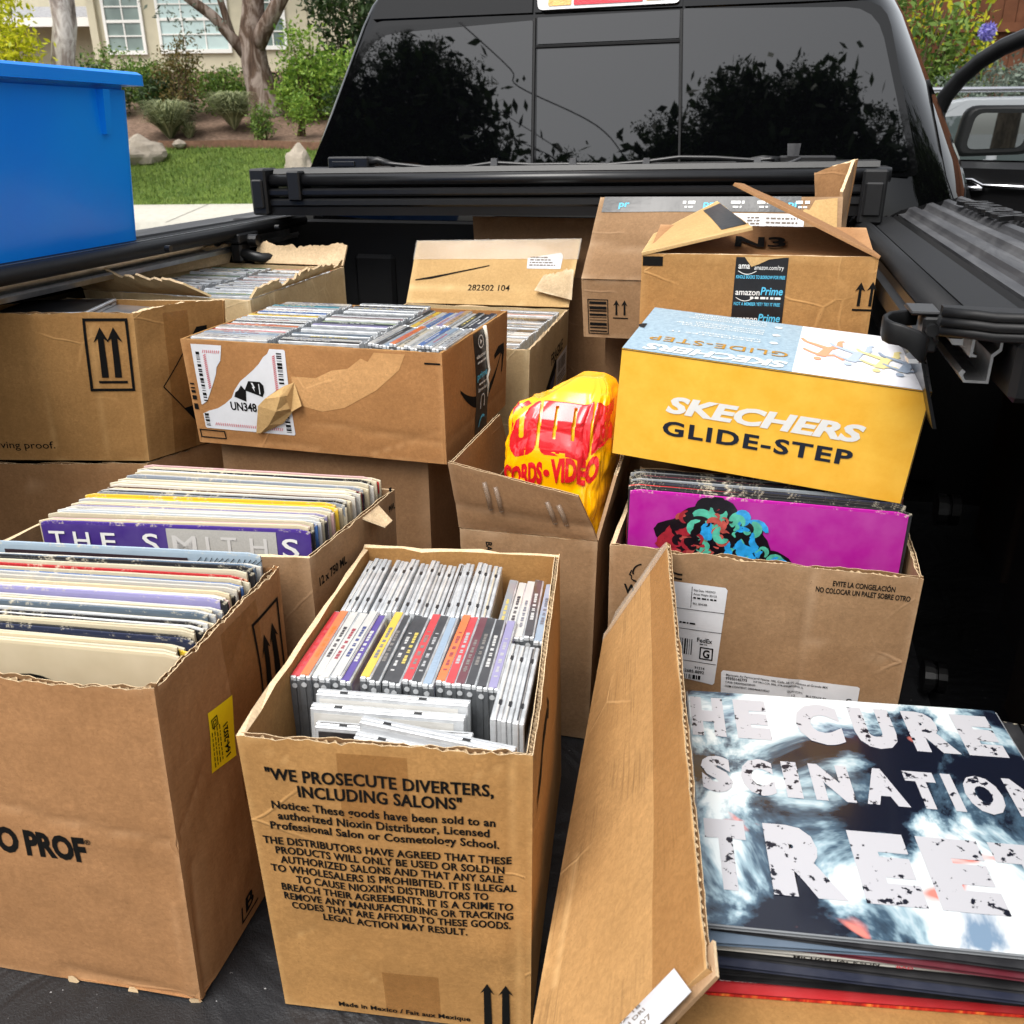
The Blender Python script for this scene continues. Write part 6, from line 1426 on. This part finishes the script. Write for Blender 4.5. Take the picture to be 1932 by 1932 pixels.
on(bk, 'lettering', 'print_white', lambda mb: write(mb, lambda x, y, o: V((x, -.0014, y)), 'INNOVATIVE RE-EDIT & MIX', .125, .228, LW-.0245, .0085, bold=.02))
def f(mb):
    for k in range(12):
        x = .24+.006*k; mb.tube([(x, -.001, LW-.03), (x+.004*sin(k), -.001, LW-.018), (x+.010, -.001, LW-.007)], .0004, 0, 4)
on(bk, 'line_print', 'ink', f)
# records in the carton under the shoe box
cw = ['magenta', 'black', 'black', 'red', 'black', 'navy', 'black', 'grey', 'black', 'black', 'maroon', 'black', 'black', 'grey', 'black', 'black']
R3 = rowrec((-.125, 1.012, 0), (-.128, 1.078, 0), .0, .01, cw, 'the carton below the shoe box', 'records below the shoe box', lambda t: .365+.003*t, .0, .0015)
R3[0].location = (-.125, 1.010, .365-LW); R3[0]['label'] = 'bright magenta record sleeve with a curly painted shape, foremost below the shoe box'
for k in range(1, 16): R3[k].location.z = min(R3[k].location.z, .3665-LW)
m = NM('painted_curls', (.1, .1, .1, 1), .3, .5); co = m.coord('Object'); wv = m.n('TexWave', Scale=9.0, Distortion=9.0, Detail=3.0); wv.wave_type = 'RINGS'; m.l(co, wv.inputs['Vector'])
sx = m.n('SeparateXYZ'); m.l(co, sx.inputs[0]); hue = m.ramp(m.rampf(sx.outputs['X'], .03, .19), [(.0, lin(20, 16, 22)), (.25, lin(150, 34, 46)), (.45, lin(120, 60, 60)), (.6, lin(70, 180, 160)), (.85, lin(30, 150, 220)), (1, lin(50, 200, 200))])
m.color(m.mix(m.rampf(wv.outputs['Fac'], .25, .75), lin(14, 12, 20), hue)); M['curls'] = m.m
for nm_, c_ in (('night', lin(18, 14, 22)), ('ruby', lin(150, 36, 48)), ('rose', lin(176, 78, 70)), ('jade', lin(80, 176, 150)), ('azure', lin(40, 150, 214)), ('indigo', lin(52, 62, 150))): M['curl_'+nm_] = simple(nm_+'_print', c_, .28, .5, .35, 90, 0, Coat_Weight=.6)
pts = []
for k in range(48):
    a = 2*pi*k/48; r = 1+.10*sin(5*a)+.06*sin(9*a+1); pts.append((.100+.062*cos(a)*r, -.0009, LW-.066+.058*sin(a)*r))
def f(mb):
    mb.poly(pts, 0); r = random.Random(14)
    mb.poly([(.172+.022*cos(a)*(1+.15*sin(4*a)), -.0010, LW-.082+.020*sin(a)) for a in [2*pi*k/20 for k in range(20)]], 0)
    for k in range(190):
        a = r.uniform(0, 2*pi); q = math.sqrt(r.random())*1.02; cx_, cz_ = .102+.058*cos(a)*q, LW-.068+.050*sin(a)*q
        if k > 165: cx_, cz_ = .172+r.uniform(-.013, .013), LW-.082+r.uniform(-.012, .012)
        R_ = r.uniform(.011, .019) if k < 70 else r.uniform(.004, .012); a1 = r.uniform(0, 2*pi); sw = r.uniform(1.6, 3.8); wd = R_*r.uniform(.45, .95)
        t = (cx_-.045)/.14+r.uniform(-.2, .2); m_ = 0 if k % 3 == 0 else (1 if t < .25 else 2 if t < .42 else 3 if t < .58 else 4 if t < .85 else r.choice((3, 4, 5)))
        P = []; Q = []
        for i in range(9):
            u = i/8; aa = a1+sw*u; rad = R_*(1-.45*u); w2 = wd*sin(pi*(.1+.85*u)); P.append((cx_+(rad+w2/2)*cos(aa), cz_+(rad+w2/2)*sin(aa))); Q.append((cx_+(rad-w2/2)*cos(aa), cz_+(rad-w2/2)*sin(aa)))
        for i in range(8):
            o_ = -.0011-.000006*k; mb.quad((P[i][0], o_, P[i][1]), (P[i+1][0], o_, P[i+1][1]), (Q[i+1][0], o_, Q[i+1][1]), (Q[i][0], o_, Q[i][1]), m_)
on(R3[0], 'cover_print', ['curl_night', 'curl_ruby', 'curl_rose', 'curl_jade', 'curl_azure', 'curl_indigo'], f)
# loose stack of records lying at the right front
cc = ['red', 'black', 'black', 'grey', 'black', 'black', 'cream', 'black', 'navy', 'black', 'tan', 'black', 'white', 'maroon', 'slate', 'black', 'grey']
z = .1465; ST_ = []
for k, c in enumerate(cc):
    a = .126+rr.uniform(-.045, .05); x0, y0 = .008+rr.uniform(-.004, .010), .522+rr.uniform(-.008, .010)
    if k == len(cc)-1: a, x0, y0 = .126, .007, .524
    if k == len(cc)-2: a, x0, y0 = .085, .012, .527
    if k == 0: a, x0, y0 = .17, .01, .515
    if k == 12: a, x0, y0 = .13, .002, .518
    th = LTH if k < len(cc)-1 else LTH
    o = record((x0, y0, z+LTH), (-pi/2, 0, a), c, '%s record sleeve lying %s from the bottom of the loose stack' % (c, ordw(k+1)), 'loose stack of records')
    # lay flat: local z -> forward, local y -> down
    o.rotation_euler = (Matrix.Rotation(a, 3, 'Z') @ Matrix(((1, 0, 0), (0, 0, 1), (0, -1, 0)))).to_euler()
    ST_.append(o); z += .0036
topo = ST_[-1]; topo.location.z = .208; topo['label'] = 'glossy record sleeve with big white worn letters on top of the loose stack'
def art():
    m = NM('dark_cover_art', (.02, .02, .03, 1), .22, .5, Coat_Weight=.6, Coat_Roughness=.1); co = m.coord('Object')
    n1 = m.n('TexNoise', Scale=8.0, Detail=6.0, Roughness=.58, Distortion=.5); m.l(co, n1.inputs['Vector'])
    n2 = m.n('TexNoise', Scale=13.0, Detail=3.0, Roughness=.5, Distortion=.8); mp = m.n('Mapping'); mp.inputs['Location'].default_value = (3, 2, 5); m.l(co, mp.inputs['Vector']); m.l(mp.outputs[0], n2.inputs['Vector'])
    c = m.ramp(n1.outputs['Fac'], [(.0, lin(16, 18, 28)), (.435, lin(20, 24, 38)), (.475, lin(66, 88, 106)), (.505, lin(146, 172, 184)), (.54, lin(212, 222, 224)), (.66, lin(222, 226, 228)), (.72, lin(120, 144, 168))])
    c = m.mix(m.rampf(n2.outputs['Fac'], .655, .70), c, lin(226, 130, 118))
    m.color(c); return m.m
M['art'] = art()
on(topo, 'cover_print', 'art', lambda mb: mb.quad((.0015, -.0005, .0015), (LW-.0015, -.0005, .0015), (LW-.0015, -.0005, LW-.0015), (.0015, -.0005, LW-.0015)))
def wornwhite():
    m = NM('worn_white_lettering', lin(216, 216, 218), .35, .4); co = m.coord('Object'); f = m.noise(co, 95, 4, .62); g = m.noise(co, 14, 2, .5)
    h = m.n('Math', operation='ADD'); m.l(f, h.inputs[0]); m.l(m.rampf(g, -1.2, 2.2), h.inputs[1])
    m.color(m.mix(m.rampf(h.outputs[0], 1.10, 1.125), lin(183, 183, 188), lin(24, 26, 38))); return m.m
M['worn'] = wornwhite()
def f(mb):
    at = lambda x, y, o: V((x, -.0011, y))
    for s, x0, x1 in (('T', -.0, .0), ('H', .003, .036), ('E', .047, .080), ('C', .107, .151), ('U', .163, .203), ('R', .216, .257), ('E', .264, .300)):
        if x1 > 0: write(mb, at, s, x0, x1, .240, .058, bold=.075)
    for k, (s, x0, x1) in enumerate((('S', .008, .036), ('C', .044, .074), ('I', .083, .097), ('N', .108, .143), ('A', .152, .189), ('T', .193, .220), ('I', .227, .236), ('O', .242, .274), ('N', .281, .311))):
        write(mb, at, s, x0, x1, .156, .045, bold=.07)
    for s, x0, x1 in (('T', .006, .040), ('R', .056, .113), ('E', .126, .172), ('E', .182, .232), ('T', .240, .300)): write(mb, at, s, x0, x1, .043, .070, bold=.075)
on(topo, 'lettering', 'worn', f)
wsl = ST_[12]; wsl['label'] = 'white spined record sleeve with small black title in the loose stack'
on(wsl, 'lettering', 'ink', lambda mb: (write(mb, lambda x, y, o: V((x, LTH-y, -.0008)), 'MICHAEL JACKSON', .072, .134, .0006, .0024, bold=.02), ))
on(wsl, 'lettering', 'inkred', lambda mb: write(mb, lambda x, y, o: V((x, LTH-y, -.0008)), 'BAD', .146, .158, .0006, .0024, bold=.02))
on(ST_[1], 'lettering', 'print_white', lambda mb: write(mb, lambda x, y, o: V((x, LTH-y, -.0008)), 'CLASSICS', .012, .042, .0007, .0022, bold=.02))
M['flame'] = NM('red_orange_print', (.3, .02, .02, 1), .35).m
def flame():
    m = NM('red_streak_print', COLS['red'], .35); co = m.coord('Object', (1, .1, .1)); f = m.noise(co, 90, 3, .6); m.color(m.ramp(f, [(.35, lin(120, 14, 18)), (.5, lin(200, 34, 32)), (.66, lin(240, 140, 60))])); return m.m
M['flame'] = flame()
on(ST_[0], 'edge_print', 'flame', lambda mb: mb.quad((.004, LTH, -.0009), (LW-.004, LTH, -.0009), (LW-.004, 0, -.0009), (.004, 0, -.0009)))

# --- prototype: jewel case standing (x thick, y long, z tall; origin bottom centre of the near end)
CT, CL_, CHH = .0102, .1245, .1415
M['title'] = objcol('spine_title_print', .5)
def make_case(kind):
    seed_ = {'spine': 8, 'spineb': 21, 'spinec': 33}.get(kind, 0); kind = 'spine' if seed_ else kind
    CL_, CHH = (.1415, .1245) if kind == 'lying' else (.1245, .1415)
    mb = MB(); t = CT/2
    mb.bbox((-t, 0, 0), (t*.10, CL_, CHH), 0, .0008); mb.bbox((t*.14, .0006, .0006), (t, CL_-.0006, CHH-.0006), 0, .0008)      # tray and lid
    mb.box((t*.09, .001, .001), (t*.15, CL_-.001, CHH-.0012), 1)
    if kind in ('open', 'lying'):      # the opening side: finger notches
        for y in (.022, .095): mb.box((-.0012, y, CHH-.001), (.0018, y+.007, CHH+.00025), 1)
    if kind == 'spine':
        mb.box((-t-.0001, -.00025, .003), (t+.0001, .0002, CHH-.004), 2)                   # smoky ribbed end
        mb.disc((-.0008, -.0006, CHH-.009), (0, -1, 0), .0026, 0, 12, .0004); mb.box((t*.09, -.0006, .004), (t*.17, 0, CHH-.004), 1)
    o = mb.build('cd_case', ['case', 'case_dark', 'case_side'], None, (0, 0, 0))
    mb = MB()
    if kind == 'spine': mb.box((-t*.92, .0022, CHH-.002), (t*.62, CL_-.0022, CHH+.0004))
    else: mb.box((-t*.35, .004, CHH-.002), (-t*.05, CL_-.004, CHH+.0001))
    local_part('spine_card', mb, 'spine', o)
    mb = MB(); mb.box((t-.0008, .004, .004), (t+.00025, CL_-.010, CHH-.005)); mb.box((-t-.00025, .004, .004), (-t+.0008, CL_-.004, CHH-.005)); local_part('booklet', mb, 'cover', o)
    if kind == 'spine':
        mb = MB(); r = random.Random(seed_); y = r.uniform(.012, .05); ye = CL_-r.uniform(.008, .05); gap = r.choice((.003, .004, .006))
        while y < ye:
            d = r.uniform(.0015, .005); w_ = r.uniform(.0012, .0018); mb.quad((-.0006-w_, y, CHH+.0006), (-.0006+w_, y, CHH+.0006), (-.0006+w_, y+d, CHH+.0006), (-.0006-w_, y+d, CHH+.0006)); y += d+r.choice((.0008, .0008, .0008, gap))
        local_part('title_print', mb, 'title', o)
    return o
M['print_grey'] = simple('mixed_title_print', lin(150, 144, 136), .5)
C0 = {'spine': make_case('spine'), 'open': make_case('open'), 'lying': make_case('lying'), 'spineb': make_case('spineb'), 'spinec': make_case('spinec')}; Cused = set()
def case(kind, loc, rot, cname, label, group, edge=None):
    if kind == 'spine': kind = rr.choice(('spine', 'spineb', 'spinec'))
    if kind not in Cused:
        Cused.add(kind); o = C0[kind]; o.location = loc; o.rotation_euler = rot; o.color = COLS[cname]
        for c in KIDS[o.name]: c.color = COLS[cname]
    else: o = dup(C0[kind], loc, rot, COLS[cname])
    tag(o, label, 'CD case', group)
    return o
def kid(o, nm):
    return next(c for c in COL.objects if c.parent is o and c.name.startswith(nm))
G1 = 'disc cases in the notice carton'
fr_ = ['red', 'orange', 'white', 'white', 'white', 'purple', 'grey', 'yellow', 'black', 'black', 'black', 'red', 'black', 'pale blue', 'orange', 'red', 'maroon', 'black', 'black', 'lilac']
for k, c in enumerate(fr_):
    x = .008+.0099*k; tilt = rr.uniform(-.012, .012)+(.02 if k < 7 else 0); zt = .303-(.030 if k == 6 else 0)+rr.uniform(-.002, .002)
    o = case('spine', W_(x, .101+rr.uniform(-.003, .003), zt-CHH), (0, tilt, a0-.02+rr.uniform(-.015, .015)), c, '%s CD case, %s from left in front row of notice carton' % (c, ordw(k+1)), G1)
bk_ = ['white', 'white', 'silver', 'grey', 'white', 'white', 'grey', 'white', 'white', 'white', 'black', 'silver', 'white', 'white', 'cream']
for k, c in enumerate(bk_):
    x = .018+.0108*k; o = case('open', W_(x, .224+rr.uniform(-.003, .003), .303-CHH+rr.uniform(-.003, .003)), (0, rr.uniform(-.01, .02), a0+.02+rr.uniform(-.012, .012)), c, 'clear CD case, %s from left in back row of notice carton' % ordw(k+1), G1)
for k, (c, kd) in enumerate((('grey', 'spine'), ('white', 'spine'), ('white', 'spine'), ('black', 'spine'), ('pale blue', 'spine'))):
    o = case(kd, W_(.186+.0100*k, .196+rr.uniform(-.002, .003), .296-CHH+rr.uniform(-.003, .004)), (0, rr.uniform(-.01, .02), a0+rr.uniform(-.02, .01)), c, '%s CD case, %s from left in right rear group of notice carton' % (c, ordw(k+1)), G1)
on(o, 'spine_band', 'redband', lambda mb: None or mb.quad((-.0047, .03, CHH+.0003), (-.0046, .03, CHH+.0003), (-.0046, .031, CHH+.0003), (-.0047, .031, CHH+.0003))) if False else None
for k, (c, z_) in enumerate((('white', .300), ('white', .298), ('black', .299), ('silver', .262), ('silver', .262))):
    o = case('open', W_(.2035+.0102*k-(.018 if k > 2 else 0), .058+rr.uniform(-.002, .002) if k < 3 else .046, z_-CHH), (0, rr.uniform(-.01, .015), a0-.01+rr.uniform(-.02, .01)), c, 'clear CD case, %s from left in right front group of notice carton' % ordw(k+1), G1)
    if k in (1, 2): on(o, 'end_card', 'ink', lambda mb: mb.quad((-.0044, -.0009, .04), (.0044, -.0009, .04), (.0044, -.0009, CHH-.030), (-.0044, -.0009, CHH-.030)))
    if k == 2: on(o, 'lettering', 'print_white', lambda mb: write(mb, lambda x, y, o: V((.0028-y, -.0014, .068+x)), 'REPRISE', 0, .030, 0, .0055, bold=.03))
# cases lying across the front on their long edges
LY = [(.036, .088, .297, -.02, .12, 'white', 'rearmost case lying across the front of the notice carton'), (.034, .076, .290, -.02, .11, 'white', 'second case lying across the front of the notice carton'), (.042, .062, .281, -.015, .10, 'black', 'clear case with a dark sleeve lying across the front of the notice carton'), (.086, .056, .294, -.20, .06, 'silver', 'topmost slanted clear case at the front of the notice carton'), (.083, .046, .285, -.19, .03, 'silver', 'middle slanted clear case at the front of the notice carton'), (.073, .036, .277, -.15, .0, 'teal', 'turquoise case slanted against the front wall of the notice carton')]
for x, y, z_, a, ln_, c, lab in LY:
    CHL = .1245; o = case('lying', W_(x, y, z_-CHL), (0, 0, a0+a-pi/2), c, lab, G1)
    # thickness forward, length to the right, leaning on each other
    o.rotation_euler = (Matrix.Rotation(a0+a, 3, 'Z') @ Matrix.Rotation(ln_*-1, 3, 'X') @ Matrix.Rotation(-pi/2, 3, 'Z')).to_euler()
    R_ = o.rotation_euler.to_matrix(); o.location = W_(x, y, z_)-R_ @ V((0, 0, CHL))
    if c == 'black': on(o, 'sleeve_print', 'flame', lambda mb: mb.poly([V((CT/2+.0005, .025+.012*cos(t_), CHL-.030+.016*sin(t_))) for t_ in [2*pi*k/16 for k in range(16)]]))
# hidden under the cases: the lower layer is left out; a board divider carries the upper layer
mb = MB(); mb.hexa([W_(.005, .012, .11), W_(.236, .012, .11), W_(.236, .36, .11), W_(.005, .36, .11), W_(.005, .012, .116), W_(.236, .012, .116), W_(.236, .36, .116), W_(.005, .36, .116)])
o = mb.build('board_divider', 'kraft2', cW.o)

# carton with the torn label: two blocks of cases with spines across, and a block of upright ones
G2 = 'disc cases in the torn label carton'
pal = ['white', 'white', 'silver', 'pale blue', 'white', 'red', 'white', 'grey', 'white', 'orange', 'white', 'black', 'white', 'silver', 'white', 'yellow', 'white', 'white', 'blue', 'black', 'white', 'silver', 'white', 'teal', 'white', 'grey', 'white', 'white']
pal2 = ['black', 'white', 'grey', 'black', 'slate', 'white', 'grey', 'silver', 'white', 'black', 'lilac', 'white', 'navy', 'pale green', 'grey', 'white', 'maroon', 'silver', 'white', 'slate', 'black', 'silver', 'green', 'grey', 'white', 'black', 'yellow', 'grey']
for b_, (x0, pl_, nm) in enumerate(((-.785, pal, 'left'), (-.648, pal2, 'middle'))):
    for k, c in enumerate(pl_):
        y = 1.131+.01045*k
        o = case('spine', (x0+.002*b_+rr.uniform(-.002, .002), y, .495-CHH+rr.uniform(-.0025, .0025)), (0, 0, -pi/2+rr.uniform(-.01, .01)), c, '%s CD case, %s from front in %s block of torn label carton' % (c, ordw(k+1), nm), G2)
        o.location.y = y+CT/2
up1 = ['white', 'black', 'pale blue', 'orange', 'cream', 'white', 'white', 'blue', 'pale blue', 'white', 'silver']; up2 = ['black', 'yellow', 'white', 'blue', 'white', 'lilac', 'tan', 'white', 'black', 'black', 'navy']
for r_, (y0, pl_, nm) in enumerate(((1.138, up1, 'front'), (1.272, up2, 'rear'))):
    for k, c in enumerate(pl_):
        o = case('spine', (-.508+.0104*k, y0+rr.uniform(-.002, .002), .495-CHH+rr.uniform(-.003, .002)), (0, .02, rr.uniform(-.012, .012)), c, '%s CD case, %s from left in %s upright group of torn label carton' % (c, ordw(k+1), nm), G2)
# torn topped carton: two columns
G3 = 'disc cases in the torn topped carton'
for b_, (x0, n_, nm) in enumerate(((-1.098, 29, 'left'), (-.948, 29, 'right'))):
    for k in range(n_):
        c = rr.choice(['white', 'silver', 'grey', 'silver', 'white', 'black', 'slate', 'silver', 'pale blue', 'green', 'pink', 'white', 'orange', 'grey'])
        y = 1.398-.02*b_+.0108*k
        o = case('spine' if (k*3+b_) % 4 else 'open', (x0+.001*k*(1 if b_ else 1)*.1, y, .509-CHH+rr.uniform(-.004, .003)), (0, 0, -pi/2+.03+rr.uniform(-.02, .02)), c, '%s CD case, %s from front in %s column of torn topped carton' % (c, ordw(k+1), nm), G3)
# pale carton behind
G4 = 'disc cases in the pale flap carton'
for k in range(33):
    c = rr.choice(['white', 'silver', 'grey', 'black', 'slate', 'white', 'grey', 'pink' if k > 26 else 'white', 'black'])
    case('spine', (-.515+rr.uniform(-.002, .002), 1.485+.0108*k, .418-CHH+rr.uniform(-.002, .003)), (0, 0, -pi/2+rr.uniform(-.012, .012)), c, '%s CD case, %s from front in the pale flap carton' % (c, ordw(k+1)), G4)
# loose cases on top of the carton with framed arrows
o = case('open', (-1.08, 1.17, .522-.006), (0, 0, 0), 'black', 'dark CD case lying on top in the framed arrows carton', 'loose discs in the framed arrows carton')
o.rotation_euler = (0, pi/2, .3); o.location = (-1.115, 1.12, .5105)
o = case('open', (-1.0, 1.2, .522), (0, 0, 0), 'grey', 'grey CD case lying on the right in the framed arrows carton', 'loose discs in the framed arrows carton')
o.rotation_euler = (0, pi/2, .25); o.location = (-1.02, 1.155, .500)
mb = MB(); mb.hexa([(-1.19, 1.09, .468), (-.90, 1.15, .468), (-.85, 1.27, .468), (-1.15, 1.29, .468), (-1.19, 1.09, .483), (-.90, 1.15, .483), (-.85, 1.27, .483), (-1.15, 1.29, .483)]); mb.build('inner_flap', 'kraftpale', cV.o)
# paper scrap on the bed floor
mb = MB(); mb.poly([W_(.074+.004*cos(a)*(1+.3*sin(3*a)), -.022+.003*sin(a), .003) for a in [2*pi*k/9 for k in range(9)]]); tag(mb.build('paper_scrap', 'paper'), 'tiny pale paper scrap on the black bed floor', 'paper scrap')
